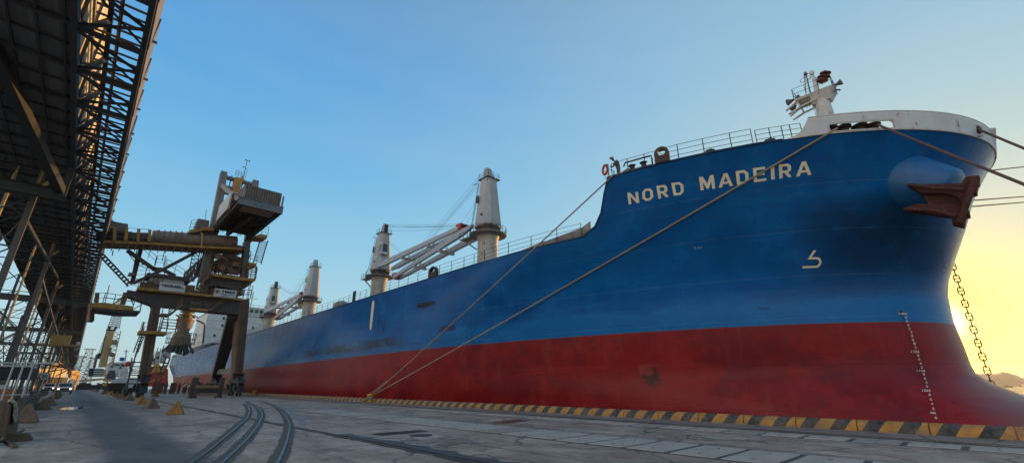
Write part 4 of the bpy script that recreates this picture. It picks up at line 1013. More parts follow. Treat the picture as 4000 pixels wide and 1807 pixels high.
# ------------------------------------------------------------------ crane rails and grooves
GROOVE = weathered('groove_dark', (.035,.032,.030), (.02,.018,.017), 3, rust=.2, rough=.9)
RAILST = weathered('rail_steel', (.16,.17,.19), (.09,.10,.11), 3, rust=.12, rough=.35, metal=.6)
RAILB = weathered('rail_brown', (.11,.09,.08), (.06,.05,.045), 3, rust=.25, rough=.5, metal=.4)
def sheet(name, pts, m, z=.004, kind='structure'):
    mb = MB(); mb.poly([V(p[0], p[1], z) for p in pts]); o = mb.build(name, m, None); 
    if kind: tag(o, kind=kind)
    return o
def ragged(name, line, wl, wr, m, z, seed, step=.5, amp=.05):
    """strip with uneven edges along a polyline"""
    r_ = random.Random(seed); pts = []
    for a, b in zip(line, line[1:]):
        n = max(1, int((b-a).length/step))
        for i in range(n): pts.append(a.lerp(b, i/n))
    pts.append(line[-1]); mb = MB(); prev = None
    for i, p in enumerate(pts):
        d = (pts[min(i+1,len(pts)-1)]-pts[max(i-1,0)]).normalized(); s = V(d.y,-d.x,0)
        cur = (V(p.x,p.y,z)-s*(wl+r_.uniform(-amp,amp)), V(p.x,p.y,z)+s*(wr+r_.uniform(-amp,amp)))
        if prev: mb.poly([prev[0], prev[1], cur[1], cur[0]])
        prev = cur
    o = mb.build(name, m, None, smooth=False); tag(o, kind='structure'); return o
ragged('rail_groove', [V(6.75,-8,0),V(6.75,120,0)], .10, .22, GROOVE, .004, 1)
ragged('rail_margin', [V(6.95,-8,0),V(6.95,16,0)], .30, .45, weathered('margin', (.085,.072,.06), (.05,.045,.04), 3, rust=.3), .002, 2, .4, .16)
ragged('seaside_groove', [V(18.9,-14,0),V(18.9,190,0)], .10, .16, GROOVE, .004, 5, 1, .02)
ragged('seaside_margin', [V(19.35,-14,0),V(19.35,100,0)], .12, .22, weathered('edge_dust', (.14,.085,.06), (.09,.07,.06), 3), .002, 6, .5, .06)
ragged('pale_strip', [V(18.48,-14,0),V(18.48,60,0)], .07, .07, weathered('pale_c', (.34,.33,.32), (.24,.23,.22), 3), .003, 8, 1, .01)
mb = MB(); mb.box(6.68,6.75,-8,400,.0,.022); o = mb.build('crane_rail', RAILB, None); recenter(o,(6.7,40,0)); tag(o, 'straight crane rail crossing the curved tracks on the open quay', 'rail', None, 'thing')
mb = MB(); mb.box(18.86,18.93,-14,400,.0,.018); o = mb.build('crane_rail', RAILB, None); recenter(o,(18.9,40,0)); tag(o, 'straight crane rail in the narrow groove close to the striped kerb', 'rail')
# curved tracks
def z5g(x, y): return 600+x*.46584, 1450+y*.46584
def crv(pts, n=8):
    P = [atZ(*z5g(*p), 0) for p in pts]; P = [2*P[0]-P[1]]+P+[2*P[-1]-P[-2]]; out = []
    for i in range(1, len(P)-2):
        for j in range(n):
            t_ = j/n; a, b, c, d = P[i-1:i+3]
            out.append(.5*((2*b)+(c-a)*t_+(2*a-5*b+4*c-d)*t_*t_+(3*b-a-3*c+d)*t_**3))
    out.append(P[-2]); return out
tracks = [([(200,850),(320,766),(480,650),(640,520),(735,435),(785,385),(802,340),(795,300),(765,268)], 'left curved steel rail of the three sweeping across the quay'),
          ([(490,850),(580,766),(690,660),(800,550),(868,460),(905,385),(905,345),(870,300),(780,250)], 'middle curved steel rail of the three sweeping across the quay'),
          ([(1000,850),(1040,766),(1085,670),(1120,570),(1140,480),(1135,425),(1100,360),(1040,305),(960,265),(880,246)], 'right curved steel rail of the three sweeping across the quay')]
BED = weathered('track_bed', (.13,.11,.095), (.07,.06,.053), 3, rust=.1, rough=.9)
for i, (pts, lab) in enumerate(tracks):
    L_ = crv(pts); ragged('track_bed', L_, .22, .17, BED, .006+i*.001, 20+i, .5, .03)
    mb = MB(); 
    for a, b in zip(L_, L_[1:]): mb.beam(V(a.x,a.y,.012), V(b.x,b.y,.012), .065, .030)
    o = mb.build('track_rail', RAILST, None); recenter(o, L_[6]); tag(o, lab, 'rail', 'curved track rails')
# concrete infill strips between the tracks
INF = weathered('infill', (.22,.205,.20), (.15,.14,.135), 2)
for sd_, (pts, w_) in enumerate([([(1000,270),(1090,300),(1160,345),(1220,400),(1262,448)], .16), ([(830,350),(855,372),(848,378)], .1), ([(560,640),(660,560),(760,470),(820,425)], .10)]):
    ragged('infill_strip', crv(pts), w_, w_, INF, .0035+sd_*.001, 40+sd_, .4, .05)
# ------------------------------------------------------------------ cover slabs
SLAB = weathered('slab', (.46,.405,.35), (.32,.275,.235), 1.6, rust=.08, rough=.8, rustcol=(.14,.12,.10))
SLABB = weathered('slab_b', (.36,.31,.27), (.25,.215,.185), 2.1, rust=.2, rough=.8, rustcol=(.14,.12,.10))
def slab_proto(w, l, m, label, group):
    mb = MB(); mb.hexa([(-w/2,-l/2,0),(w/2,-l/2,0),(w/2,l/2,0),(-w/2,l/2,0)], [(-w/2+.01,-l/2+.01,.016),(w/2-.01,-l/2+.01,.016),(w/2-.01,l/2-.01,.016),(-w/2+.01,l/2-.01,.016)])
    o = mb.build('cover_slab', m, None, smooth=False); tag(o, label, 'slab', group, 'thing')
    for sx in (-.28,.28):
        h_ = MB(); h_.lathe([(.05,0),(.05,.002)], V(sx*w,0,.0165), 8); h_.build('lifting_hole', GROOVE, o, smooth=False)
    return o
ragged('slab_trench', [V(12.15,-6,0),V(12.15,36,0)], 1.18, 1.18, weathered('joint', (.11,.10,.095), (.07,.065,.06), 4), .003, 60, .5, .03)
ragged('slab_trench', [V(17.7,-12,0),V(17.7,44,0)], .58, .58, weathered('joint', (.11,.10,.095)), .0035, 61, .5, .02)
pa = slab_proto(2.02, 1.08, SLAB, 'pale concrete slab of the wide cover row in the middle of the quay', 'wide cover slabs in the middle of the quay')
pb = slab_proto(2.02, 1.08, SLABB, 'darker worn concrete slab of the wide cover row in the middle of the quay', 'worn wide cover slabs in the middle of the quay')
pc_ = slab_proto(.98, 1.08, SLAB, 'small pale concrete slab of the narrow row beside the striped kerb', 'narrow cover slabs beside the kerb')
pd_ = slab_proto(.98, 1.08, SLABB, 'small darker worn slab of the narrow row beside the striped kerb', 'worn narrow cover slabs beside the kerb')
rs = random.Random(11)
ua = ub = uc = ud = False
for i in range(32):
    y_ = -4.5+i*1.25+.0; p = V(12.15+rs.uniform(-.015,.015), y_+rs.uniform(-.01,.01), .004+rs.uniform(0,.004))
    if i in (14, 21, 23, 26, 29) or i > 29:
        if not ub: pb.location = p; ub = True
        else: dup(pb, p)
    else:
        if not ua: pa.location = p; ua = True
        else: dup(pa, p)
for i in range(44):
    p = V(17.7+rs.uniform(-.01,.01), -9.6+i*1.25, .004+rs.uniform(0,.003))
    if i % 3 == 1 or i > 30:
        if not ud: pd_.location = p; ud = True
        else: dup(pd_, p)
    else:
        if not uc: pc_.location = p; uc = True
        else: dup(pc_, p)
# dark recess, manhole and rusty plate
def pxs(*ps): return [atZ(*z5g(*p), 0) for p in ps]
sheet('recess', pxs((1815,524),(1890,513),(2230,490),(2315,505),(2240,508),(1915,538)), GROOVE, .006)
mb = MB(); c_ = atZ(*z5g(2240,535), 0); mb.lathe([(.38,0),(.38,.01),(.34,.014)], c_+V(0,0,.004), 24); o = mb.build('manhole_cover', DARK, None); recenter(o, c_); tag(o, 'round dark manhole cover beside the dark recess in the quay', 'manhole cover')
def z6g(x, y): return 1800+x*.58230, 1450+y*.58230
pl = [atZ(*z6g(*p), 0) for p in ((190,345),(360,322),(470,328),(300,348))]
mb = MB(); mb.hexa([V(p.x,p.y,.003) for p in pl], [V(p.x,p.y,.02) for p in pl]); o = mb.build('steel_plate', RUST, None, smooth=False); recenter(o, pl[0]); tag(o, 'rusty steel plate lying between the two rows of cover slabs', 'plate')
# concrete joint lines
JO = weathered('joint_line', (.06,.058,.055), (.04,.04,.04), 3)
for i, (x0, y0, x1, y1) in enumerate([(8.6,-8,8.8,30),(13.6,-8,13.7,36),(16.6,-8,16.6,40),(20.6,-14,20.6,90),(7.2,3.2,11,3.4),(7.2,12.6,11,12.7),(13.3,9,17.1,9.1),(13.3,18,17.1,18.1),(7.2,22,11,22.1)]):
    ragged('expansion_joint', [V(x0,y0,0),V(x1,y1,0)], .022, .022, JO, .0025+i*.0001, 70+i, .7, .008)
# puddle
m, t, b = base('puddle', .03); b.inputs['Base Color'].default_value = (.02,.02,.022,1)
def zL(x, y): return x*.36685, 1380+y*.36685
pp = [atZ(*zL(*p), 0) for p in ((610,592),(700,572),(840,566),(985,566),(930,580),(800,594),(680,598))]
sheet('puddle', pp, m, .006)
# ------------------------------------------------------------------ bollards
def bollard(x, y, label):
    root = empty('bollard', (x, y, 0), label, 'bollard', 'yellow mooring bollards')
    mb = MB(); mb.lathe([(.36,0),(.36,.05),(.25,.09),(.22,.38),(.27,.50),(.36,.56),(.38,.64),(.30,.72),(.08,.75)], (x,y,.03), 20); mb.build('post', YELLB, root)
    mb = MB(); mb.lathe([(.46,0),(.46,.035),(.42,.045)], (x,y,.0), 20); mb.build('base_plate', RUST, root)
    return root
YELLB = weathered('bollard_yellow', (.62,.33,.02), (.42,.21,.02), 2.5, rust=.25, rough=.6)
bollard(21.45, 42.6, 'yellow bollard holding the bow mooring ropes at the kerb')
bollard(21.3, 81.5, 'yellow bollard further along the kerb near the crane legs, without ropes')
mb = MB()
for k in range(3):
    mb.path([V(21.45+(.30+.0*k)*math.cos(t_), 42.6+.30*math.sin(t_), .30+k*.11+.04*math.sin(t_)) for t_ in [2*math.pi*i/16 for i in range(17)]], .05, 6)
mb.path([V(21.15,42.4,.4), V(20.7,42.9,.12), V(20.1,43.6,.06), V(20.4,44.5,.06), V(20.9,44.1,.07)], .05, 6)
o = mb.build('rope_coil', ROPE, None); recenter(o, (21.45,42.6,0)); tag(o, 'rope turns wound round the nearer yellow bollard', 'rope')
# ------------------------------------------------------------------ pyramid blocks
PYY = weathered('pyr_yellow', (.40,.18,.035), (.22,.10,.03), 2.2, rust=.3, rough=.8)
PYB = weathered('pyr_brown', (.20,.12,.07), (.12,.075,.05), 2.2, rust=.25, rough=.85)
def pyramid(p, m, label, s=1.0, rz=.0, group='pyramid concrete blocks'):
    mb = MB(); w = .40
    mb.hexa([(-w,-w,0),(w,-w,0),(w,w,0),(-w,w,0)], [(-w,-w,.09),(w,-w,.09),(w,w,.09),(-w,w,.09)])
    o = mb.build('pyramid_block', m, None, smooth=False)
    me = o.data; bm = bmesh.new(); bm.from_mesh(me)
    topf = [f for f in bm.faces if all(abs(v.co.z-.09) < 1e-4 for v in f.verts)][0]
    r = bmesh.ops.inset_region(bm, faces=[topf], thickness=.02); 
    r2 = bmesh.ops.extrude_face_region(bm, geom=[topf]); vv = [g for g in r2['geom'] if isinstance(g, bmesh.types.BMVert)]
    for v in vv: v.co = Vector((v.co.x*.14, v.co.y*.14, .70))
    bmesh.ops.delete(bm, geom=[topf], context='FACES_ONLY'); bmesh.ops.recalc_face_normals(bm, faces=bm.faces)
    bm.to_mesh(me); bm.free(); md = o.modifiers.new('b', 'BEVEL'); md.width = .025; md.segments = 2
    o.location = (p.x, p.y, 0); o.rotation_euler = (rs.uniform(-.03,.03), rs.uniform(-.03,.03), rz); o.scale = (s,)*3; tag(o, label, 'block', group); return o
ordn = ['nearest','second','third','fourth','fifth','sixth','seventh','eighth','ninth','tenth','eleventh','twelfth','thirteenth']
pr = [(683,1617,'y'),(588,1593,'b'),(548,1577,'y'),(502,1563,'b'),(472,1556,'b'),(454,1549,'b'),(432,1542,'y'),(418,1537.5,'b'),(404,1534.5,'b'),(377,1528.5,'b'),(360,1525,'b')]
for i, (x_, y_, k_) in enumerate(pr):
    p = atZ(x_, y_+ (0 if i < 6 else .8), 0)
    pyramid(p, PYY if k_ == 'y' else PYB, '%s pyramid block from the camera right of the lane, %s' % (ordn[i], 'yellow' if k_ == 'y' else 'brown'), 1.0, rs.uniform(-.3,.5))
p = atZ(605, 1548, 0); pyramid(p, PYY, 'single yellowish pyramid block standing right of the near row by the crane leg', 1.0, .3)
# ------------------------------------------------------------------ conveyor gallery overhead on the left
GAL = empty('conveyor_gallery', (-7, 200, 0), 'long dark elevated conveyor gallery running along the quay overhead', 'gallery')
GZ = 20.0; XL, XI, XO = -10.8, -4.3, -1.42
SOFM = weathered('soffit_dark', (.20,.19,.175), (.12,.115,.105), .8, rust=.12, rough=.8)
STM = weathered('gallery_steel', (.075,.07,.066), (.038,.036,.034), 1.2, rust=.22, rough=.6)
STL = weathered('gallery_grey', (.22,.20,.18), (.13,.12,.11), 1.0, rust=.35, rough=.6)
CLAD = weathered('cladding_cream', (.80,.66,.40), (.66,.52,.30), .6, rust=.25, rough=.6)
YS, YE, PANEL = -66.0, 640.0, 4.7
mb = MB(); 
# profiled sheet: shallow corrugation across the width
nx = 27; zs_ = [GZ+.30+(.07 if i % 2 else 0) for i in range(nx+1)]
for i in range(nx):
    x0 = XL+(XI-XL)*i/nx; x1 = XL+(XI-XL)*(i+1)/nx; mb.poly([(x0,YS,zs_[i]),(x1,YS,zs_[i+1]),(x1,YE,zs_[i+1]),(x0,YE,zs_[i])])
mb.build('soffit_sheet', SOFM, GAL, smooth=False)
mb = MB()
for i in range(int((YE-YS)/PANEL)+1):
    y = 1.8-15*PANEL+i*PANEL
    if y < YS: continue
    mb.box(XL, XI, y-.09, y+.09, GZ+.0, GZ+.26)
    if y < 200: mb.box(XL, XI, y+PANEL/2-.04, y+PANEL/2+.04, GZ+.12, GZ+.26)
for k in range(6):
    x = XL+.55+k*1.1; mb.box(x-.05, x+.05, YS, YE, GZ+.08, GZ+.24)
mb.build('soffit_joists', STM, GAL, smooth=False)
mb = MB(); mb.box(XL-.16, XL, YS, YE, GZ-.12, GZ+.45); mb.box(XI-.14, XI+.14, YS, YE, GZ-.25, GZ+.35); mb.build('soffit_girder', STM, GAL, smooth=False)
# inner wall that catches the low sun, ribbed sheet with openings
mb = MB(); y = YS
while y < YE:
    L_ = PANEL if y < 260 else PANEL*8
    mb.box(XI-.06, XI-.0, y+.05, y+L_-.05, GZ+.9, GZ+3.3); mb.box(XI-.07, XI-.01, y+.05, y+L_-.05, GZ+3.55, GZ+7.8)
    y += L_
mb.build('inner_wall', CLAD, GAL, smooth=False)
mb = MB()
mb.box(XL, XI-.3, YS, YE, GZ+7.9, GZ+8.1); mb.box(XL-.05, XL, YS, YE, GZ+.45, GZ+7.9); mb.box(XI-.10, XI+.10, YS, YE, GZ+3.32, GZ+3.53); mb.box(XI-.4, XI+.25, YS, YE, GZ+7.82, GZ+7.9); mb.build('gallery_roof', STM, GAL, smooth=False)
mb = MB(); y = 1.8+PANEL
while y < 420: mb.box(XI+.02, XI+.16, y-.07, y+.07, GZ+.35, GZ+7.8); mb.beam((XI+.1,y,GZ+.5), (XI+.1,y+PANEL,GZ+3.3), .12); y += PANEL
mb.build('wall_frame', STM, GAL, smooth=False)
# outer walkway truss
mb = MB(); i = 0; y = 1.8
mb.box(XO-.13, XO+.13, YS, YE, GZ-.16, GZ+.16)
while y < YE-PANEL:
    near = y < 260
    mb.beam((XI,y,GZ), (XO,y,GZ), .20, .22)
    if near:
        mb.beam((XI,y+.25,GZ), (XO,y+PANEL/2,GZ+.02), .13, .14); mb.beam((XI,y+PANEL-.25,GZ), (XO,y+PANEL/2,GZ+.02), .13, .14)
        mb.beam((XI,y+.1,GZ+.05), (XO,y+PANEL-.1,GZ+.3), .09)
    y += PANEL
mb.build('bottom_lattice', STM, GAL, smooth=False)
mb = MB(); y = 1.8
while y < 330:
    mb.beam((XO,y,GZ), (XO,y,GZ+3.0), .13); mb.beam((XO,y,GZ), (XO,y+PANEL/2,GZ+3.0), .11); mb.beam((XO,y+PANEL,GZ), (XO,y+PANEL/2,GZ+3.0), .11)
    if y < 120: mb.beam((XI+.2,y+PANEL*.1,GZ+.2), (XI+.9,y+PANEL*.6,GZ+3.1), .22, .26); mb.beam((XO-.3,y+.1,GZ+.2), (XI+.7,y+PANEL*.9,GZ+3.0), .12)
    y += PANEL
mb.box(XO-.1, XO+.1, YS, YE, GZ+2.9, GZ+3.1); mb.build('side_truss', STM, GAL, smooth=False)
mb = MB(); y = YS
while y < 330: mb.box(XI+.2, XO, y-.05, y+.05, GZ+3.12, GZ+3.24); y += .94
mb.box(XI+.75, XI+1.0, YS, YE, GZ+2.9, GZ+3.1); mb.box(XI+1.35, XI+1.43, YS, YE, GZ+3.0, GZ+3.1)
mb.build('walkway_bearers', STM, GAL, smooth=False)
mb = MB(); mb.box(XI+1.05, XI+1.22, YS, YE, GZ+4.3, GZ+4.5); mb.build('cable_duct', weathered('duct_brown', (.30,.20,.12), (.2,.13,.08), 1, rust=.4), GAL, smooth=False)
# overlapping weather panels on the outer edge
mb = MB(); y = 1.8-PANEL*0
while y < YE:
    L_ = PANEL*.92
    mb.hexa([(XO+.14,y,GZ+.1),(XO+.20,y,GZ+.1),(XO+.10+.13,y+L_,GZ+.1),(XO+.13,y+L_,GZ+.1)], [(XO+.24,y,GZ+2.7),(XO+.34,y,GZ+2.7),(XO+.26,y+L_,GZ+2.7),(XO+.20,y+L_,GZ+2.7)])
    mb.beam((XO+.1,y+.2,GZ+1.1), (XO+.48,y+.2,GZ+1.1), .12)
    y += PANEL
mb.build('edge_panel', STL, GAL, smooth=False)
# ------------------------------------------------------------------ trestles
TRM = weathered('trestle_brown', (.13,.10,.085), (.08,.062,.055), 1.0, rust=.3, rough=.6)
BRK = weathered('bracket_pale', (.38,.29,.17), (.25,.19,.11), 2, rust=.2)
k = 0; Yb = 54.0
while Yb < 560:
    xa, xb = -6.1, -7.75
    mb = MB()
    mb.beam((xa,Yb,0), (xa,Yb,GZ-.15), .42, .46); t_ = mb.build('trestle_column', TRM if k < 3 else STM, GAL)
    mb = MB(); mb.tube((xb,Yb+.8,0), (xb,Yb+.8,GZ-1.0), .12, 8); mb.tube((xb,Yb+.8,GZ-1.0), (xb+.05,Yb+.75,GZ-.2), .07, 6); mb.build('downpipe', BRK, GAL)
    mb = MB(); mb.tube((xa+.2,Yb,GZ-1.9), (xa+.75,Yb-.55,GZ-1.35), .13, 8); mb.tube((xa,Yb-.2,GZ-1.7), (xa+.05,Yb-.25,GZ-.4), .09, 6); mb.build('bracket', BRK, t_)
    if k < 12:
        mb = MB()
        for j, z_ in enumerate((3.5, 8, 12.5, 17)):
            mb.beam((xa,Yb,z_), (-11,Yb,z_), .12); 
            if j: mb.beam((xa,Yb,z_), (-11,Yb,z_-4.5), .10); mb.beam((xa,Yb,z_-4.5), (-11,Yb,z_), .10)
            if j and k < 8: mb.beam((-11,Yb,z_), (-16,Yb,z_-4.5), .10); mb.beam((-11,Yb,z_-4.5), (-16,Yb,z_), .10); mb.beam((-11,Yb,z_), (-16,Yb,z_), .12)
        mb.build('trestle_bracing', STM, GAL)
        for xx in (-11, -16):
            mb = MB(); mb.beam((xx,Yb,0), (xx,Yb,GZ-.15 if xx > -12 else 22), .34, .36); mb.build('trestle_column', STM, GAL)
    Yb += 30; k += 1
mb = MB(); Yb = 54; k = 0
for k in range(8):
    Yb = 54+30*k
    mb.beam((-6.1,Yb,14.9), (-6.1,Yb+30 if k else Yb+62,14.9 if k else 19.9), .26, .30)
    for xx in (-11,-16):
        mb.beam((xx,Yb,4), (xx,Yb+30,12.5), .12); mb.beam((xx,Yb,12.5), (xx,Yb+30,4), .12); mb.beam((xx,Yb,12.6), (xx,Yb+30,12.6), .14); mb.beam((xx,Yb,3.6), (xx,Yb+30,3.6), .12)
mb.build('longitudinal_bracing', STM, GAL)
CBM = weathered('cross_beam', (.04,.038,.036), (.025,.024,.022), 1.0, rust=.15)
mb = MB(); mb.ibeam((-26,52,17.0), (XI,52,17.05), .5, .95); mb.build('cross_beam', CBM, GAL)
for i, Yb in enumerate((123, 193, 265, 340)):
    mb = MB(); mb.ibeam((-26,Yb,17.0), (XO,Yb,17.0), .5, 1.1); mb.build('cross_beam', STM, GAL)
mb = MB(); mb.beam((-4.5,52,17.4), (-8.3,32.5,20.4), .62, .62); mb.build('knee_brace', CBM, GAL)
mb = MB(); mb.beam((XI,52,17.0), (XI,52,GZ), .4); mb.build('hanger', STM, GAL)
# thin cross wires and small braces under the soffit
mb = MB()
for (a, b) in (((57,675),(230,735)),((0,655),(56,572)),((0,785),(130,700)),((36,560),(160,690)),((0,862),(86,842)),((0,940),(92,850)),((0,765),(98,850))):
    A = atY(a[0],a[1],55); B_ = atY(b[0],b[1],55); mb.beam(A, B_, .09)
mb.build('sway_bracing', STM, GAL)
# service platform hanging below the gallery further down, with a small lit machine house
mb = MB(); mb.box(-7.5,-1.2,148,154,10.2,10.5); mb.box(-6,-2.6,149,153,10.5,12.6); mb.build('service_platform', weathered('platform_yellow', (.42,.24,.06), (.26,.15,.05), 1, rust=.3), GAL)
mb = MB()
for i in range(10): mb.beam((-9,200+i*14,7+.0), (XO-.5,200+i*14,7.4), .25); mb.beam((-9,200+i*14,10), (XO-.5,207+i*14,7.4), .15)
mb.build('lower_walkway', STM, GAL)
# transfer house at the far end of the gallery
mb = MB(); mb.box(-16, -2, 640, 660, 12, 30); mb.build('end_house', STM, GAL)
# ------------------------------------------------------------------ ship loader
YC = 80.0
def Z4(x, y): return 350+x*.42945, 620+y*.42945
def Z5(x, y): return 350+x*.42945, 1100+y*.42945
def ZA(x, y): return 400+x*.27491, 860+y*.27491
def ZB(x, y): return 700+x*.27496, 860+y*.27496
def ZC(x, y): return 750+x*.22343, 640+y*.22343
def L4(x, y, Y=YC): return atY(*Z4(x, y), Y)
def L5(x, y, Y=YC): return atY(*Z5(x, y), Y)
def LA(x, y, Y=YC): return atY(*ZA(x, y), Y)
def LB(x, y, Y=YC): return atY(*ZB(x, y), Y)
def LC(x, y, Y=YC): return atY(*ZC(x, y), Y)
LD = empty('ship_loader', (13, 84, 0), 'tall brown and yellow rail mounted ship loading crane straddling the quay', 'crane')
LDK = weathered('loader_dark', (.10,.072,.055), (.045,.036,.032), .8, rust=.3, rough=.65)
LBR = weathered('loader_brown', (.23,.125,.065), (.11,.065,.04), .8, rust=.45, rough=.7)
LGY = weathered('loader_grey', (.19,.17,.15), (.10,.088,.078), .8, rust=.3, rough=.6)
LYE = weathered('loader_yellow', (.46,.24,.05), (.28,.14,.035), 1.0, rust=.35, rough=.65)
LTU = weathered('loader_tube', (.27,.215,.165), (.17,.12,.085), .8, rust=.45, rough=.6)
LWH = weathered('loader_white', (.50,.475,.43), (.34,.31,.27), 1.0, rust=.25, rough=.5)
DP = 2.2
def prism5(name, pts, m, y0=YC-DP/2, dep=DP, fn=L5, par=None):
    mb = MB(); mb.prism([fn(x, y, y0) for x, y in pts], (0,dep,0)); return mb.build(name, m, par or LD, smooth=False)
prism5('portal_beam', [(345,72),(460,92),(900,128),(1370,168),(1372,298),(1000,262),(650,218),(560,208),(345,128)], LDK)
mb = MB()
for x in range(470, 1360, 70):
    a = L5(x, 95+(x-460)*.083, YC-DP/2-.03); b = L5(x-9, 212+(x-600)*.105, YC-DP/2-.03); mb.beam(a, b, .05)
mb.build('beam_stiffeners', LDK, LD)
prism5('seaside_leg', [(1374,160),(1456,150),(1412,560),(1386,832),(1318,832),(1330,560)], LBR, YC-DP/2-.05, DP+.1)
legtop = L5(1325, 285); legbot = V(legtop.x+.1, 103.5, L5(1325,832).z+.1)
q = ray(*Z5(1162, 832)); 
tt = (104.0)/q.y; legbot = CAM+q*tt
mb = MB(); mb.beam(legtop, legbot, 1.9, 1.9, up=(1,0,0), w2=1.6, h2=1.6); mb.build('inclined_leg', LDK, LD, smooth=False)
legbot.x = legbot.x
mb = MB(); mb.beam(V(legbot.x,legbot.y,legbot.z+.3), L5(1322,815), .7, .9); mb.build('tie_beam', LGY, LD, smooth=False)
prism5('landside_leg', [(572,222),(648,232),(600,540),(548,850),(455,850),(510,520)], LBR, YC-1, 2.0)
prism5('leg_head', [(562,205),(656,218),(648,240),(572,230)], LDK, YC-1.2, 2.4)
# bogies
def bogie(x, y, ztop, name='bogie', sc=1.0):
    mb = MB()
    mb.beam((x,y,ztop), (x,y,ztop-.8), 1.5, 1.5, w2=1.1, h2=1.1)
    mb.prism([(x-.45,y-3.4,1.9),(x-.45,y+3.4,1.9),(x-.45,y+2.6,2.3),(x-.45,y+.6,3.0),(x-.45,y-.6,3.0),(x-.45,y-2.6,2.3)], (.9,0,0))
    b = mb.build(name, DARK, LD, smooth=False)
    mb = MB()
    if ztop > 3.2: mb.box(x-.7,x+.7,y-.8,y+.8,2.4,ztop-.6); mb.build('pivot_block', DARK, b, smooth=False)
    for s in (-2.3, 2.3):
        mb = MB()
        mb.prism([(x-.38,y+s-1.4,.55),(x-.38,y+s+1.4,.55),(x-.38,y+s+1.2,1.25),(x-.38,y+s+.4,1.85),(x-.38,y+s-.4,1.85),(x-.38,y+s-1.2,1.25)], (.76,0,0))
        mb.box(x-.75,x-.40,y+s-.35,y+s+.35,.9,1.5); mb.box(x-.62,x-.4,y+s+.7,y+s+1.2,.8,1.7)
        mb.build('wheel_truck', DARK, b, smooth=False)
    for s in (-3.2,-1.4,1.4,3.2):
        mb = MB(); mb.tube((x-.16,y+s,.38),(x+.16,y+s,.38),.36,16); mb.tube((x-.2,y+s,.38),(x+.2,y+s,.38),.14,10); mb.build('wheel', weathered('wheel_steel', (.10,.09,.085), (.06,.05,.05), 3, rust=.3), b)
SX = L5(1352, 832).x; LX = L5(500, 850).x
bogie(SX, 80, L5(1352,835).z+.1); bogie(legbot.x, legbot.y, legbot.z+.2); bogie(LX, 80, L5(500,850).z+.1)
# counter stairs tower beside the land side leg
mb = MB(); mb.box(LX-1.9,LX-.95,78,79.5,0,1.2); mb.build('leg_cabinet', DARK, LD, smooth=False)
def yplat(name, pts, m=LYE, y0=YC-2.2, dep=3.6, fn=L5, th=None): return prism5(name, pts, m, y0, dep, fn)
mb = MB()
a = L5(482,478,YC-2); b = L5(415,690,YC-2.); mb.stairs(b, a, V(0,.9,0)-V(0,0,0), .3)
a2 = L5(412,700,YC-2); b2 = L5(318,1010,YC-2); b2.z = .05; mb.stairs(b2, a2, V(0,.9,0), .3)
mb.build('access_stair', LDK, LD, smooth=False)
# ladder style facing: broad flights seen face on
mb = MB(); mb.ladder(L5(398,640,YC-3), L5(462,470,YC-3), L5(440,640,YC-3)-L5(398,640,YC-3), .42, .05)
mb.ladder(L5(335,1005,YC-3), L5(385,690,YC-3), V(1.3,0,0), .5, .06)
mb.build('stair_flight', LDK, LD)
yplat('leg_platform', [(455,440),(706,452),(703,480),(455,470)], LYE, YC-2.4, 3.4)
mb = MB(); mb.rail([L5(460,442,YC-2.4), L5(700,452,YC-2.4)], 1.1, 1.0, .03, 2); mb.rail([L5(470,440,YC-2.4), L5(480,440,YC+.5)], 1.1, 1.0, .03, 2); mb.build('platform_railing', LBR, LD)
mb = MB(); mb.ladder(L5(640,448,YC-2.2), L5(676,310,YC-2.2), V(1.7,0,0), .38, .06); mb.beam(L5(628,450,YC-2.3), L5(672,225,YC-2.3), .10); mb.beam(L5(700,450,YC-2.3), L5(727,225,YC-2.3), .12); mb.build('stair_flight', LBR, LD)
yplat('landing', [(652,285),(728,290),(724,312),(650,306)], LBR, YC-2.3, 2)
mb = MB(); mb.stairs(L5(730,300,YC-2.3), L5(842,205,YC-2.3), V(0,.8,0), .3); mb.build('stair_flight', LBR, LD, smooth=False)
mb = MB(); mb.stairs(L5(1092,262,YC-1.5), L5(1222,165,YC-1.5), V(0,.8,0)-V(0,.0,0), .3); mb.build('beam_stair', LBR, LD, smooth=False)
prism5('beam_walkway', [(915,235),(1080,250),(1078,268),(912,252)], LYE, YC-2.0, .9)
mb = MB(); mb.rail([L5(917,236,YC-2.0), L5(1078,250,YC-2.0)], 1.0, 1, .025, 2); mb.build('walkway_railing', LBR, LD)
mb = MB(); mb.prism([L5(918,183,YC-1.15), L5(1008,190,YC-1.15), L5(1006,206,YC-1.15), L5(916,199,YC-1.15)], (0,.04,0)); mb.prism([L5(1048,190,YC-1.15), L5(1066,191,YC-1.15), L5(1065,211,YC-1.15), L5(1047,210,YC-1.15)], (0,.04,0)); mb.build('notice_plate', LGY, LD, smooth=False)
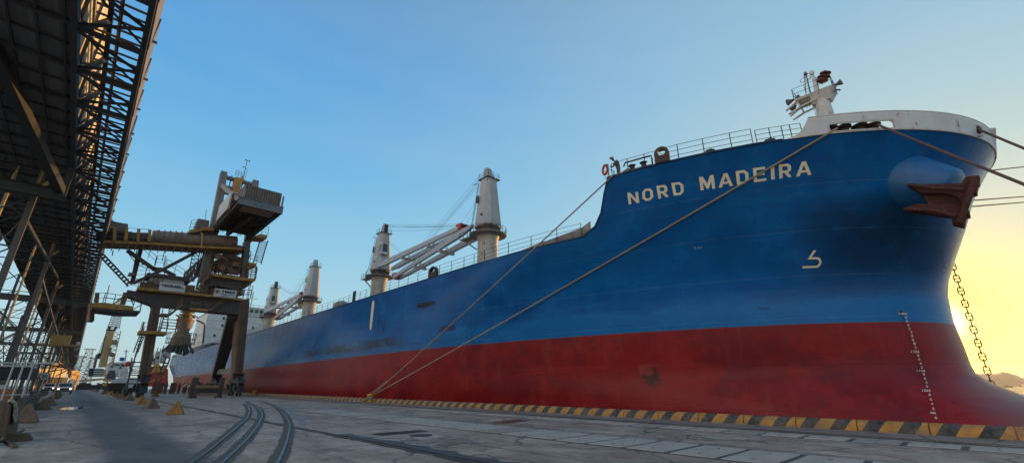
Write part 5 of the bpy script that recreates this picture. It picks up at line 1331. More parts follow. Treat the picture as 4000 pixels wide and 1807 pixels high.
# cantilever platform on the left
yplat('cantilever_platform', [(22,196),(120,186),(400,222),(398,256),(240,252),(24,226)], LYE, YC-3.2, 5.5)
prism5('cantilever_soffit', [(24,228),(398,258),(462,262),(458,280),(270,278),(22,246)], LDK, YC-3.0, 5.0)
mb = MB(); mb.rail([L5(30,196,YC-3.2), L5(120,188,YC-3.2), L5(398,224,YC-3.2)], 1.25, 1.0, .03, 2); mb.rail([L5(120,180,YC+2.2), L5(398,216,YC+2.2)], 1.2, 1.0, .03, 2); mb.build('cantilever_railing', LGY, LD)
mb = MB(); mb.beam(L5(62,190), L5(70,100), .45); mb.beam(L5(20,200), L5(10,360,YC-1), .5); mb.tube(L5(140,190,YC-3), L5(180,30,YC-3), .05, 6); mb.beam(L5(300,205), L5(330,100), .55); mb.beam(L5(215,205,YC-3), L5(335,112,YC-1), .12)
mb.beam(L5(400,215), L5(345,90), .10); mb.beam(L5(470,200), L5(458,275), .12); mb.beam(L5(400,250), L5(480,200), .10); mb.build('cantilever_post', LBR, LD)
# yellow walkway on top of the portal beam
prism5('deck_edge', [(442,44),(640,62),(900,92),(1145,120),(1392,150),(1390,170),(1140,140),(900,116),(640,92),(440,70)], LYE, YC-2.1, 4.2)
mb = MB()
for a, b in (((330,60),(630,92)), ((870,110),(1130,140)), ((1330,160),(1462,150))):
    mb.rail([L5(a[0],a[1]-8,YC-2.15), L5(b[0],b[1]-8,YC-2.15)], 1.25, 1.3, .03, 3); mb.build('deck_railing', LBR, LD); mb = MB()
mb.rail([L5(1335,155,YC-2.1), L5(1392,148,YC-2.1), L5(1464,150,YC-1)], 2.0, 1, .035, 3)
mb.build('deck_railing', LBR, LD)
# white switch house and its roof
mb = MB(); pts = [LA(655,940), LA(950,965), LA(1150,985), LA(1165,850), LA(935,822), LA(680,800)]; pts = [atY(*ZA(*p), YC-1.4) for p in ((652,940),(1150,985),(1166,848),(935,822),(682,798))]
mb.prism(pts, (0,3.4,0)); swh = mb.build('switch_house', LWH, LD, smooth=False)
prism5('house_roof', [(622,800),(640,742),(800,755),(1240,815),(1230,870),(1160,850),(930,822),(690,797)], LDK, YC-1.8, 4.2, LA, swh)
def board(name, quad, m, fn, Y):
    mb = MB(); mb.prism([fn(x, y, Y) for x, y in quad], (0,.06,0)); return mb.build(name, m, LD, smooth=False)
SIGN = weathered('sign_white', (.62,.61,.58), (.50,.49,.46), 2, rust=.06); INK = weathered('sign_ink', (.03,.03,.035))
b1 = board('sign_board', [(795,990),(1165,1030),(1186,926),(826,870)], SIGN, LA, YC-2.35)
mb = MB(); text_quad(mb, 'TEGRAM', LA(836,938,YC-2.40), LA(1106,970,YC-2.40), LA(1112,928,YC-2.40), LA(838,900,YC-2.40), .04); mb.build('lettering', INK, b1, smooth=False)
mb = MB(); mb.poly([LA(960,990,YC-2.40), LA(1162,1012,YC-2.40), LA(1162,1016,YC-2.40), LA(960,994,YC-2.40)]); mb.poly([LA(1112,962,YC-2.40), LA(1150,985,YC-2.40), LA(1158,965,YC-2.40), LA(1120,940,YC-2.40)]); mb.build('small_print', weathered('print_grey', (.25,.27,.28)), b1, smooth=False)
b2 = board('sign_board', [(484,1074),(802,1106),(822,996),(512,964)], SIGN, LB, YC-2.35)
mb = MB(); text_quad(mb, 'TMSA', LB(597,1030,YC-2.40), LB(800,1046,YC-2.40), LB(806,1008,YC-2.40), LB(602,990,YC-2.40), .04); mb.build('lettering', INK, b2, smooth=False)
mb = MB(); Yq = YC-2.40
mb.poly([LB(512,985,Yq), LB(575,992,Yq), LB(574,1003,Yq), LB(511,997,Yq)]); mb.poly([LB(533,997,Yq), LB(552,999,Yq), LB(548,1042,Yq), LB(529,1036,Yq)]); mb.build('sign_emblem', INK, b2, smooth=False)
mb = MB(); mb.poly([LB(508,1012,Yq), LB(528,1000,Yq), LB(526,1018,Yq), LB(506,1030,Yq)]); mb.poly([LB(556,1003,Yq), LB(578,1012,Yq), LB(574,1034,Yq), LB(556,1020,Yq)]); mb.build('emblem_accent', weathered('orange_ink', (.5,.12,.04)), b2, smooth=False)
mb = MB()
for (x0, x1, y_) in ((585,800,1045),(630,670,1057),(590,720,1068),(760,795,1084)): mb.poly([LB(x0,y_-2,Yq), LB(x1,y_+(x1-x0)*.09-2,Yq), LB(x1,y_+(x1-x0)*.09+3,Yq), LB(x0,y_+3,Yq)])
mb.build('small_print', INK, b2, smooth=False)
# bridge conveyor towards the gallery
YB = YC-1.2
prism5('bridge_girder', [(128,738),(540,756),(1000,788),(1396,806),(1394,826),(1000,808),(540,778),(126,760)], LYE, YB-.9, 3.8, L4)
mb = MB()
for dyy in (0, 2.6):
    a = L4(60,800,YB+dyy); b = L4(1100,846,YB+dyy); a2 = L4(60,768,YB+dyy); b2_ = L4(1100,815,YB+dyy)
    mb.beam(a, b, .26); N = 18
    for i in range(N):
        p = a.lerp(b, i/N); q = a2.lerp(b2_, (i+.5)/N); p2 = a.lerp(b, (i+1)/N); mb.beam(p, q, .07); mb.beam(q, p2, .07)
mb.build('bridge_truss', LDK, LD)
mb = MB(); mb.tube(L4(570,712,YB+.6), L4(1335,760,YB+.6), 1.0, 18)
a = L4(600,712,YB+.6); mb.lathe([(1.06,0),(1.06,.25)], a, 18, axis=(1,0,.05)); b = L4(1000,738,YB+.6); mb.lathe([(1.05,0),(1.05,.2)], b, 18, axis=(1,0,.05)); mb.build('conveyor_tube', LTU, LD)
mb = MB()
for i, x in enumerate((224,330,440,540)):
    mb.beam(L4(x,745+i*2,YB-1), L4(x+8,622+i*8,YB-1), .34, .3)
mb.beam(L4(60,618,YB-1), L4(228,622,YB-1), .22); mb.build('portal_post', LYE, LD)
mb = MB(); a, b = L4(130,738,YB-1), L4(560,757,YB-1); mb.rail([a, b], 1.1, .9, .03, 2); mb.rail([L4(230,628,YB-1)-V(0,0,0), L4(548,650,YB-1)], .12, 2.8, .03, 1); mb.build('bridge_railing', LGY, LD)
prism5('drive_house', [(165,568),(200,555),(236,572),(352,592),(344,668),(160,655)], LGY, YB-.5, 2.6, L4)
mb = MB()
mb.prism([L4(60,655,YB), L4(390,662,YB), L4(388,700,YB), L4(60,700,YB)], (0,2,0)); mb.prism([L4(390,668,YB), L4(545,672,YB), L4(540,700,YB), L4(390,700,YB)], (0,1.8,0)); mb.tube(L4(60,715,YB+.4), L4(560,728,YB+.4), .55, 12)
mb.build('belt_feeder', LDK, LD, smooth=False)
mb = MB(); p = L4(1015,815,YB-1.2); mb.tube(p, L4(1022,685,YB-1.2), .07, 6); mb.tube(L4(1022,685,YB-1.2), L4(1012,668,YB-1.2), .10, 6); mb.build('lamp_arm', BRK, LD)
# struts below the bridge
mb = MB(); mb.beam(L4(345,835), L4(590,1005), .75, .42); mb.beam(L4(575,1002), L4(690,1010), .75, .5); mb.beam(L4(660,1005), L4(780,1065), .6, .42); mb.build('v_strut', LDK, LD, smooth=False)
mb = MB(); mb.beam(L4(978,842,YC-.5), L4(640,1020,YC-.5), .42); mb.beam(L4(640,1020,YC-.5), L4(400,1130,YC-.5), .42); mb.build('diagonal_strut', LDK, LD)
mb = MB(); mb.beam(L4(470,805,YC+.8), L4(385,1135,YC+.8), .50); mb.build('strut_post', LDK, LD)
mb = MB()
for off in (-.16, .16):
    a = L4(100,866); b = L4(368,1150); d_ = V(off,0,off); mb.beam(a+d_, b+d_, .5, .13)
a = L4(100,866); b = L4(368,1150)
for i in range(11): p = a.lerp(b, i/11); q = a.lerp(b, (i+.42)/11); mb.beam(p, q, .45, .30)
mb.build('perforated_strut', LDK, LD)
def lat(a, b, w, n, nm='lattice_post', m=LDK, t=.12):
    mb = MB(); a = Vector(a); b = Vector(b); s = V(w/2,0,0)
    mb.beam(a-s, b-s, t); mb.beam(a+s, b+s, t)
    for i in range(n): p = a.lerp(b, i/n); q = a.lerp(b, (i+1)/n); mb.beam(p-s, q+s, t*.7); mb.beam(q-s, q+s, t*.7)
    return mb.build(nm, m, LD)
lat(L4(972,848), L4(918,1110), .85, 8); lat(L4(1050,855,YC+1), L4(985,1075,YC+1), .4, 8)
mb = MB(); pl = [L4(470,850,YC+.5), L4(590,960,YC+.5)]; mb.rail(pl, 1.2, 1.2, .03, 2)
mb.build('strut_walkway_railing', LGY, LD); mb = MB()
mb.rail([L4(590,990,YC-.5), L4(590,970,YC-.5), L4(670,975,YC-.5), L4(672,1000,YC-.5)], 1.5, .7, .03, 3); mb.build('strut_walkway_railing', LGY, LD); mb = MB(); mb.rail([L4(690,985,YC+.5), L4(850,1085,YC+.5)], 1.2, 1.2, .03, 2); mb.build('strut_walkway_railing', LGY, LD); mb = MB(); mb.rail([L4(400,1130,YC+.6), L4(520,1120,YC+.6)], 1.8, 1, .03, 3); mb.build('strut_walkway_railing', LGY, LD)
mb = MB(); mb.ladder(LA(1000-290,935,YC-1.6), LA(1018-285,800,YC-1.6), V(.5,0,0), .35, .04); mb.tube(L4(205,880), L4(215,830), .06); mb.tube(L4(375,1125), L4(432,830), .07, 6); mb.tube(L4(660,930), L4(685,830), .05, 5); mb.build('house_ladder', LBR, LD)
prism5('work_light', [(345,1060),(420,1060),(412,1035),(358,1033)], LGY, YC-.4, .8, L4)
# tower columns and machinery
CX0 = L4(1060,950).x; CX1 = L4(1422,950).x
def colm(x0, xa, xb, ya, yb, w, m=LGY, dep=1.6, nm='tower_column', Y=YC): return prism5(nm, [(xa-w,ya),(xa+w,ya),(xb+w,yb),(xb-w,yb)], m, Y-dep/2, dep, L4)
colm(0, 1085, 1035, 845, 1110, 32, LGY); colm(0, 1440, 1408, 745, 1095, 26, LGY, 1.6)
colm(0, 1095, 1060, 850, 1100, 26, LDK, 1.4, 'tower_column', YC+4); colm(0, 1430, 1400, 800, 1095, 22, LDK, 1.4, 'tower_column', YC+4)
mb = MB(); c = L4(1280,860,YC+1.5); zt_ = L4(1280,828,YC+1.5).z; zb_ = L4(1280,885,YC+1.5).z
mb.lathe([(.9,zb_),(1.0,zb_+.2),(1.9,zt_),(1.95,zt_+.6)], (c.x,c.y,0), 6); mb.build('hopper', LTU, LD)
mb = MB(); z0 = L4(1280,1030,YC+1.5).z; z1_ = L4(1280,968,YC+1.5).z; z2 = L4(1280,892,YC+1.5).z
mb.box(c.x-2.0,c.x+2.0,c.y-1.6,c.y+1.6,z0,z1_); mb.box(c.x-1.2,c.x+1.2,c.y-1.3,c.y+1.3,z1_,z2); mb.box(c.x-1.6,c.x+1.6,c.y-1.5,c.y+1.5,z1_,z1_+.25); mb.box(c.x-3.0,c.x-2.2,c.y-1.5,c.y+.5,z0+.3,z1_+.4); mb.build('transfer_chute', LBR, LD, smooth=False)
mb = MB(); mb.tube(L4(1112,880), L4(1420,925), .42, 12); mb.lathe([(.62,-.2),(.62,.2)], L4(1405,922), 14, axis=(1,0,-.1)); mb.tube(L4(1130,960), L4(1190,930), .45, 10); mb.build('cross_tube', LBR, LD)
mb = MB()
for i in range(9):
    p = L4(1120+i*32, 900+i*6, YC-.8); mb.beam(p, p+V(0,0,-2.2+.4*(i%3)), .08)
mb.tube(L4(1120,925,YC-.8), L4(1400,960,YC-.8), .06, 5); mb.build('hose_rack', LBR, LD)
prism5('machinery_deck', [(1128,1040),(1420,1080),(1512,1085),(1508,1108),(1400,1104),(1118,1062)], LYE, YC-3.0, 7.0, L4)
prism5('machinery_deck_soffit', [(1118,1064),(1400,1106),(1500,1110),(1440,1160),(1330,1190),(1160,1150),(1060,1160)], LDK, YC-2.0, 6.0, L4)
mb = MB(); mb.rail([L4(1020,1090,YC-3), L4(1128,1040,YC-3), L4(1415,1080,YC-3), L4(1510,1085,YC-2)], 1.6, 1.1, .035, 3); mb.build('machinery_railing', LBR, LD)
mb = MB(); mb.stairs(L4(1010,1150,YC-3), L4(1110,1010,YC-3), V(0,.8,0)); mb.build('machinery_stair', LBR, LD, smooth=False)
mb = MB(); mb.tube(LB(390,1025), LB(395,860), .42, 10); mb.tube(LB(735,960), LB(740,880), .55, 12, .35); mb.tube(LB(600,940,YC+1), LB(605,840,YC+1), .7, 12, .4); mb.build('slewing_drive', LTU, LD)
mb = MB(); mb.lathe([(2.6,0),(2.6,.7),(2.2,.9),(2.2,1.6),(3.0,2.0),(3.0,2.5)], (LB(650,980,YC+2).x, YC+2, LB(650,985,YC+2).z-.6), 26); mb.build('slew_bearing', LDK, LD)
prism5('lower_clutter', [(300,1010),(320,930),(420,915),(470,960),(460,1040),(300,1025)], LDK, YC, 3, LB)
# right hand stairs
mb = MB(); mb.ladder(L4(1488,945,YC-1), L4(1553,728,YC-1), V(1.15,0,0), .34, .06); mb.ladder(L4(1438,1082,YC-1), L4(1450,965,YC-1), V(1.15,0,0), .34, .06)
mb.build('tower_stair', LDK, LD)
prism5('stair_landing', [(1450,940),(1520,950),(1515,978),(1452,965)], LYE, YC-1.5, 2.5, L4); prism5('upper_landing', [(1505,700),(1555,682),(1618,694),(1614,722),(1520,714)], LYE, YC-1.5, 3, L4)
mb = MB(); mb.rail([L4(1560,690,YC-1.5), L4(1618,695,YC-1.5)], 1.5, .9, .03, 3); mb.rail([L4(1456,945,YC-1.5), L4(1515,955,YC-1.5)], 1.3, .9, .03, 2); mb.beam(L4(1512,975,YC-1), L4(1500,1085,YC-1), .09); mb.path([L4(1450,905,YC-1), L4(1470,850,YC-1), L4(1450,820,YC-1)], .07, 6); mb.build('stair_railing', LGY, LD)
# counterweight boom: long deck reaching towards the camera
PA = L4(1148,668,YC); zc_ = PA.z; xL = PA.x; xR = L4(1440,748,YC).x
nearY = YC-17.2; zN = zc_
kx = atZ(*Z4(1342,405), zc_); nearY = kx.y; xL2 = kx.x; k2 = atZ(*Z4(1735,493), zc_); xR2 = k2.x; nearY2 = k2.y; nearY = (nearY+nearY2)/2
xL = (xL+xL2)/2; xR = (xR+xR2)/2
mb = MB()
mb.ibeam((xL,nearY,zc_+.35), (xL,YC+2,zc_+.35), .5, .9); mb.ibeam((xR,nearY,zc_+.35), (xR,YC+2,zc_+.35), .5, .9)
for i in range(8):
    yy = nearY+2.8+i*(YC-nearY-2)/8; mb.beam((xL,yy,zc_+.45), (xR,yy,zc_+.45), .2, .4)
mb.beam((xL,nearY+5,zc_+.3), (xR,nearY+9,zc_+.3), .15); mb.beam((xR,nearY+5,zc_+.3), (xL,nearY+9,zc_+.3), .15)
cwb = mb.build('counterweight_boom', LDK, LD, smooth=False)
mb = MB(); mb.ibeam((xL-.3,nearY-.2,zc_+.4), (xR+.3,nearY-.2,zc_+.4), .3, 1.05)
for i in range(7): x = xL+(xR-xL)*i/6; mb.box(x-.04,x+.04,nearY-.37,nearY-.2,zc_-.1,zc_+.9)
mb.build('end_girder', weathered('girder_blue_grey', (.20,.21,.22), (.12,.12,.13), 1, rust=.3), cwb, smooth=False)
mb = MB(); mb.box(xL+.1,xR-.1,nearY+3.8,YC,zc_+.66,zc_+.72); mb.beam(((xL+xR)/2,nearY+4,zc_+.1), ((xL+xR)/2-.6,YC,zc_+.1), .5, .5); mb.build('boom_deck', LDK, cwb, smooth=False)
mb = MB()
for i in range(14):
    x = xL+.45+i*(xR-xL-1.0)/14; mb.box(x,x+.3,nearY+.4,nearY+2.7,zc_-.1,zc_+.5)
mb.build('ballast_bars', weathered('ballast_pale', (.34,.22,.14), (.2,.13,.08), 2, rust=.3), cwb, smooth=False)
xa_ = atY(*Z4(1382,405), nearY).x; zt1 = atY(*Z4(1430,245), nearY).z; zt2 = atY(*Z4(1735,312), nearY+.3).z
CONC = weathered('ballast_concrete', (.17,.135,.105), (.085,.065,.05), 1.6, rust=.35, rough=.85)
mb = MB(); n_ = 15
for i in range(n_):
    x0 = xa_+(xR-xa_-.1)*i/n_; x1 = xa_+(xR-xa_-.1)*(i+1)/n_-.05; dd_ = .0 if i % 2 else .05
    mb.hexa([(x0,nearY-.05+dd_,zc_+.9),(x1,nearY-.05+dd_,zc_+.9),(x1,nearY+3.6,zc_+.9),(x0,nearY+3.6,zc_+.9)], [(x0,nearY+.02+dd_,zt2-.1),(x1,nearY+.02+dd_,zt2-.1),(x1,nearY+3.6,zt2-.1),(x0,nearY+3.6,zt2-.1)])
mb.build('ballast_slabs', CONC, cwb, smooth=False)
mb = MB(); mb.beam((xL+.25,nearY,zc_+.8), (xL+.3,nearY+.1,zc_+2.3), .25); mb.beam((xR+.1,nearY,zc_+.8), (xR+.1,nearY,zc_+2.6), .2); mb.beam((xL+.3,nearY,zc_+2.0), (xa_,nearY,zc_+1.8), .1)
mb.build('stanchion', weathered('girder_blue_grey', (.20,.21,.22)), cwb, smooth=False)
# winch house on the boom
mb = MB(); mb.box(xL-.5,xL+2.2,nearY+5.0,nearY+12.5,zc_+.7,zc_+3.3); mb.build('winch_house', LWH, cwb, smooth=False)
mb = MB(); mb.box(xL-.3,xL+2.0,nearY+4.96,nearY+4.99,zc_+.8,zc_+3.1); mb.build('house_opening', INK, cwb, smooth=False)
# A-frame
tl_ = atX(*Z4(1218,128), xL); tr_ = atX(*Z4(1510,208), xR); ty = (tl_.y+tr_.y)/2; tz = (tl_.z+tr_.z)/2
mb = MB(); mb.beam((xL,YC,zc_-.3), (xL,ty,tz), 1.25, 1.25, w2=.95, h2=.95); af = mb.build('a_frame_post', LGY, LD, smooth=False)
mb = MB(); mb.beam((xR,YC,zc_-.3), (xR,ty,tz), 1.1, 1.1, w2=.95, h2=.95); mb.build('a_frame_post', LGY, LD, smooth=False)
mb = MB(); mb.tube((xL,ty,tz-.7), (xR,ty,tz-.7), .38, 12); mb.tube((xL,ty-.3,tz-2.6), (xR,ty-.3,tz-2.6), .38, 12); mb.beam((xL,ty-.6,tz-3.8), (xR,ty-.6,tz-3.8), .35)
for f_ in (.25,.62): x = xL+(xR-xL)*f_; mb.tube((x,ty,tz-.1),(x,ty,tz-3),.09,6); mb.lathe([(.5,-.08),(.5,.08)], (x,ty,tz-.7), 14, axis=(1,0,0))
mb.build('head_beam', weathered('girder_blue_grey', (.20,.21,.22)), LD)
mb = MB(); mb.beam((xL,ty-.4,tz-2.4), (xL+.2,nearY+1.5,zc_+1.0), .5, .6); mb.build('backstay', LTU, LD)
xm = (xL+xR)/2
mb = MB(); mb.box(xm-.8,xm+.2,ty-1.3,ty+.5,tz-3.8,tz-.6); mb.beam((xm+.2,ty-1.2,tz-.2), (xm-.1,ty-1.2,tz-5.5), .3); mb.build('hoist_block', LYE, LD, smooth=False)
mb = MB(); mb.ladder((xm-.6,ty-1.4,zc_+3.3), (xm-.3,ty-1.2,tz-3), V(.6,0,0), .5, .04)
for o_ in (-.5,-.2,.5): mb.tube((xm+o_,ty-1,tz-3), (xm+o_*.5-.4,nearY+9,zc_+1.5), .04, 5)
mb.rail([(xm-.9,ty-1,tz-.4),(xm+.4,ty-1,tz-.4)], 1.1, .5, .03, 3); mb.tube((xL+.3,ty-1.5,tz-5), (xL+.4,YC-2,zc_), .04, 5); mb.build('hoist_ladder', LGY, LD)
mb = MB(); mb.tube((xm+.5,ty,tz-.4), (xm+.55,ty,tz+3.6), .05, 6); mb.path([(xm+.8,ty,tz-.3),(xm+.9,ty,tz+1.5),(xm+.5,ty,tz+2.3)], .035, 5); mb.lathe([(.05,0),(.2,.1),(.05,.2)], (xm+.2,ty,tz+2.0), 8); mb.beam((xm+.3,ty,tz+3.5),(xm+.9,ty,tz+3.5),.05)
for sx in (.3,.9): mb.lathe([(.05,0),(.12,.1),(.12,.22)], (xm+sx,ty,tz+3.45), 8)
mb.build('wind_sensor', DARK, LD)
prism5('tower_house', [(955,640),(990,542),(1090,560),(1085,620),(1040,650)], LGY, YC-1, 2.6, L4)
prism5('tower_platform', [(905,655),(925,640),(1000,640),(1040,618),(1135,625),(1132,652),(1040,648),(990,662),(905,672)], LYE, YC-1.8, 3.0, L4)
mb = MB(); mb.rail([L4(905,655,YC-1.8), L4(975,645,YC-1.8)], 1.7, .8, .03, 3); mb.tube(L4(1050,555), L4(1062,465), .04, 5); mb.beam(L4(1190,445,YC), L4(1215,450,YC), .3); mb.build('tower_railing', LGY, LD)
prism5('tower_mount', [(905,672),(1135,652),(1145,690),(1060,700),(950,690)], LDK, YC-1.2, 3, L4)
# loading boom over the far side and the hanging chute
mb = MB(); bx = atY(*Z5(862,400), 102).x
mb.truss((xm-1.6,YC+2,zc_-5), (bx-1.2,108,zc_-4.5), (0,0,1), 3, .3, 8); mb.truss((xm+1.6,YC+2,zc_-5), (bx+1.2,108,zc_-4.5), (0,0,1), 3, .3, 8); mb.build('loading_boom', LDK, LD)
def c5(x, y): return atY(*Z5(x, y), 102)
cx_ = c5(862,400).x
mb = MB(); zz = lambda y: c5(862, y).z
prof = [(1.7,zz(585)),(1.75,zz(575)),(1.35,zz(480)),(.95,zz(470)),(.95,zz(440)),(1.30,zz(400)),(1.30,zz(345)),(.8,zz(325)),(.75,zz(270)),(.7,zz(200))]
mb.lathe(prof, (cx_,102,0), 14); ch = mb.build('loading_chute', LTU, LD)
mb = MB()
for y_, r_ in ((345,1.45),(355,1.4),(470,1.2),(300,1.3),(272,1.2)): mb.lathe([(r_,-.08),(r_,.08)], (cx_,102,zz(y_)), 14)
for a in range(8): an = a*math.pi/4; mb.beam((cx_+1.1*math.cos(an),102+1.1*math.sin(an),zz(325)), (cx_+1.7*math.cos(an),102+1.7*math.sin(an),zz(305)), .2)
mb.build('chute_collar', LYE, ch)
mb = MB(); N = 22; rr = random.Random(8)
for i in range(N):
    a0 = 2*math.pi*i/N; a1 = 2*math.pi*(i+.72)/N; lo_ = zz(650+rr.uniform(-16,16)); k_ = rr.uniform(1.25,1.45)
    P_ = lambda a, r_, z_: V(cx_+r_*math.cos(a), 102+r_*math.sin(a), z_)
    mb.hexa([P_(a0,1.75*k_,lo_), P_(a1,1.75*k_,lo_), P_(a1,1.70*k_,lo_), P_(a0,1.70*k_,lo_)], [P_(a0,1.75,zz(580)), P_(a1,1.75,zz(580)), P_(a1,1.66,zz(580)), P_(a0,1.66,zz(580))])
mb.build('chute_skirt', weathered('rubber', (.05,.045,.04), (.03,.028,.025), 2), ch)
mb = MB(); R_ = 2.2
for z_ in (zz(470), zz(520), zz(560)): mb.path([V(cx_+R_*math.cos(t_), 102+R_*math.sin(t_), z_) for t_ in [2*math.pi*i/12 for i in range(13)]], .05, 5)
for i in range(12): a = 2*math.pi*i/12; mb.beam((cx_+R_*math.cos(a),102+R_*math.sin(a),zz(570)), (cx_+R_*math.cos(a),102+R_*math.sin(a),zz(465)), .08)
mb.build('chute_cage', LBR, ch)
mb = MB(); mb.path([c5(970,345), c5(1040,378), c5(1048,400), c5(1035,520), c5(1030,560)], .16, 8); mb.build('suction_pipe', LGY, ch)

# extra pipework, trays, lamps and cables that crowd the machine
rq = random.Random(21)
for i in range(10): p = L4(620+i*52, 706+i*3.2, YB+.6); mb = MB(); mb.lathe([(1.035,-.04),(1.035,.04)], p, 18, axis=(1,0,.05)); mb.build('tube_hoop', LBR, LD)
for i in range(14): p = L4(150+i*70, 752+i*3.3, YB-1.0); mb = MB(); mb.beam(p, p+V(0,0,-1.3), .09); mb.build('girder_hanger', LBR, LD)
mb = MB()
for i in range(13):
    x = 470+i*72; p = L5(x, 64+(x-440)*.108, YC-2.2); mb.box(p.x-rq.uniform(.2,.6), p.x+rq.uniform(.2,.7), YC-2.0, YC-1.2, p.z, p.z+rq.uniform(.4,1.5)); mb.build('equipment_box', LBR, LD, smooth=False); mb = MB()
mb = MB()
for i in range(16):
    x = 1130+rq.random()*330; y = 880+rq.random()*190; p = L4(x, y, YC-rq.uniform(0,1.6)); w_ = rq.uniform(.15,.5)
    mb = MB()
    if i % 2: mb.box(p.x-w_, p.x+w_, p.y-.2, p.y+.2, p.z-w_*.7, p.z+w_)
    else: mb.tube(p, p+V(rq.uniform(-1.5,1.5),0,rq.uniform(-1.2,1.2)), rq.uniform(.06,.16), 7)
    mb.build('drive_box' if i % 2 else 'drive_pipe', LBR, LD, smooth=False)
mb = MB()
for (a, b, sg_) in ((L4(330,845), L4(600,1000), 1.0), (L4(1010,850), L4(930,1130), .6), (L4(110,780), L4(560,800), .7), (L5(470,60), L5(900,110), .5), (L5(905,100), L5(1380,160), .5), (L4(1130,850), L4(1400,900), .8), (L4(1180,330), L4(1150,640), .3)):
    N = 10; mb.path([a.lerp(b, j/N)+V(0,-1.3,-sg_*4*(j/N)*(1-j/N)) for j in range(N+1)], .05, 5)
mb.build('hanging_cable', DARK, LD)
mb = MB(); 
for (x, y, l) in ((470,60,3.2),(640,80,2.8),(1130,130,3.0),(1440,150,2.5)):
    p = L5(x, y, YC-2.1); mb.tube(p, p+V(0,0,l), .05, 6); mb.tube(p+V(0,0,l), p+V(-.5,-.3,l+.1), .04, 5); mb.box(p.x-.75,p.x-.35,p.y-.45,p.y-.15,p.z+l-.02,p.z+l+.12)
mb.build('lamp_pole', LBR, LD)
mb = MB(); mb.beam(L5(598,240,YC-1.05), L5(505,840,YC-1.05), .10); mb.build('leg_conduit', LDK, LD); mb = MB(); mb.ladder(L5(1424,180,YC-1.25), L5(1360,820,YC-1.25), V(.45,0,0), .5, .035); mb.build('leg_ladder', LDK, LD); mb = MB(); mb.tube(L5(1395,200,YC-1.3), L5(1335,820,YC-1.3), .07, 6); mb.build('leg_conduit', LDK, LD)
mb = MB()
for i in range(9): f_ = i/8; x = xL+(xR-xL)*f_; mb.beam((x,nearY+4,zc_+.2),(x+(.5 if i%2 else -.5),YC,zc_+.2),.09)
mb.rail([(xL-.35,nearY+4,zc_+.85),(xL-.35,YC-4,zc_+.85)], 1.1, 1.4, .03, 2); mb.build('boom_bracing', LDK, cwb)
# ------------------------------------------------------------------ clutter left of the lane
BARM = weathered('barrier_rust', (.19,.105,.055), (.10,.06,.04), 1.8, rust=.3, rough=.85)
BARD = weathered('barrier_dark', (.10,.075,.06), (.055,.045,.04), 1.8, rust=.3, rough=.85)
def zl(x, y): return x*.36685, 1380+y*.36685
def zr(x, y): return 180+x*.18896, 1380+y*.18896
def zs(x, y): return 480+x*.232, 1350+y*.232
def zc(x, y): return 300+x*.27491, 1180+y*.27491
def shear(o, x0, k=1.0):
    for v in o.data.vertices: v.co.y += (v.co.x+o.parent.location.x-x0)*k
def thing1(mb, name, m, loc, label, cat, group=None, smooth=True):
    o = mb.build(name, m, None, smooth); recenter(o, loc); tag(o, label, cat, group); return o
def barrier(x, y, h, m, label, rz=0, L_=1.9):
    mb = MB(); pr_ = [(-.30,0),(-.30,.10),(-.19,h-.22),(-.15,h-.07),(-.08,h),(.08,h),(.15,h-.07),(.19,h-.22),(.30,.10),(.30,0)]
    mb.prism([(a, -L_/2, b) for a, b in pr_], (0,L_,0)); o = mb.build('road_barrier', m, None, smooth=False); o.location = (x, y, 0); o.rotation_euler = (0,0,rz)
    md = o.modifiers.new('b', 'BEVEL'); md.width = .02; md.segments = 2; md.limit_method = 'ANGLE'; tag(o, label, 'barrier', 'rusty barriers along the left side of the lane'); return o
barrier(-1.45, 20.4, 1.15, BARM, 'tall rusty barrier nearest the camera at the left frame edge', .04, 2.2)
barrier(-1.40, 23.4, 1.05, BARM, 'rusty barrier with a cream cloth hanging over it', -.08)
barrier(-1.75, 27.0, .95, BARD, 'dark barrier just beyond the cloth draped one', .1)
barrier(-1.55, 35.6, 1.0, BARD, 'dark barrier behind the nearest left pyramid block', -.1)
barrier(-1.75, 39.5, 1.0, BARM, 'rusty barrier below the white pipe frame', .05)
barrier(-1.7, 44.5, 1.0, BARD, 'dark barrier beyond the white pipe frame', .0)
barrier(-1.8, 50, 1.0, BARM, 'rusty barrier before the round sign', .06); barrier(-2.3, 61, 1.0, BARD, 'dark barrier just beyond the round sign', .0); barrier(-2.4, 70, 1.0, BARD, 'farthest dark barrier in the left row', .0)
pg = 'rough pyramid blocks left of the lane'
for i, (px_, py_, s_) in enumerate(((110,1650,1.15),(172,1598,1.0),(196,1582,1.0),(215,1557,1.0),(228,1550,.95),(238,1543,.95))):
    pyramid(atZ(px_, py_, 0)+V(-.15,0,0), PYB, ['nearest','second','third','fourth','fifth','last'][i]+' brown pyramid block in the row left of the lane', s_, .3*i, pg)
mb = MB()   # cloth: folded sheet over the barrier
N = 12
for j in range(6):
    for i in range(N):
        def cp(i, j):
            u = i/N; v = j/6; return V(-1.40+.42*(v if v > .2 else -(.2-v)*2)*(.55)+.09+.03*math.sin(u*19+j), 22.7+u*.9, 1.09-max(0,v-.2)*.85+.03*math.sin(u*23))
        mb.poly([cp(i,j), cp(i+1,j), cp(i+1,j+1), cp(i,j+1)])
o = thing1(mb, 'cloth', weathered('cloth_cream', (.46,.38,.26), (.34,.27,.17), 3), (-1.3,23,.8), 'cream cloth hanging over the second rusty barrier', 'cloth'); o.modifiers.new('t','SOLIDIFY').thickness = .015
mb = MB(); p = atZ(*zl(180,930), 0); mb.hexa([p+V(-.32,-.2,0), p+V(.30,-.26,0), p+V(.34,.22,0), p+V(-.3,.25,0)], [p+V(-.22,-.14,.24), p+V(.24,-.18,.17), p+V(.22,.16,.20), p+V(-.2,.2,.26)])
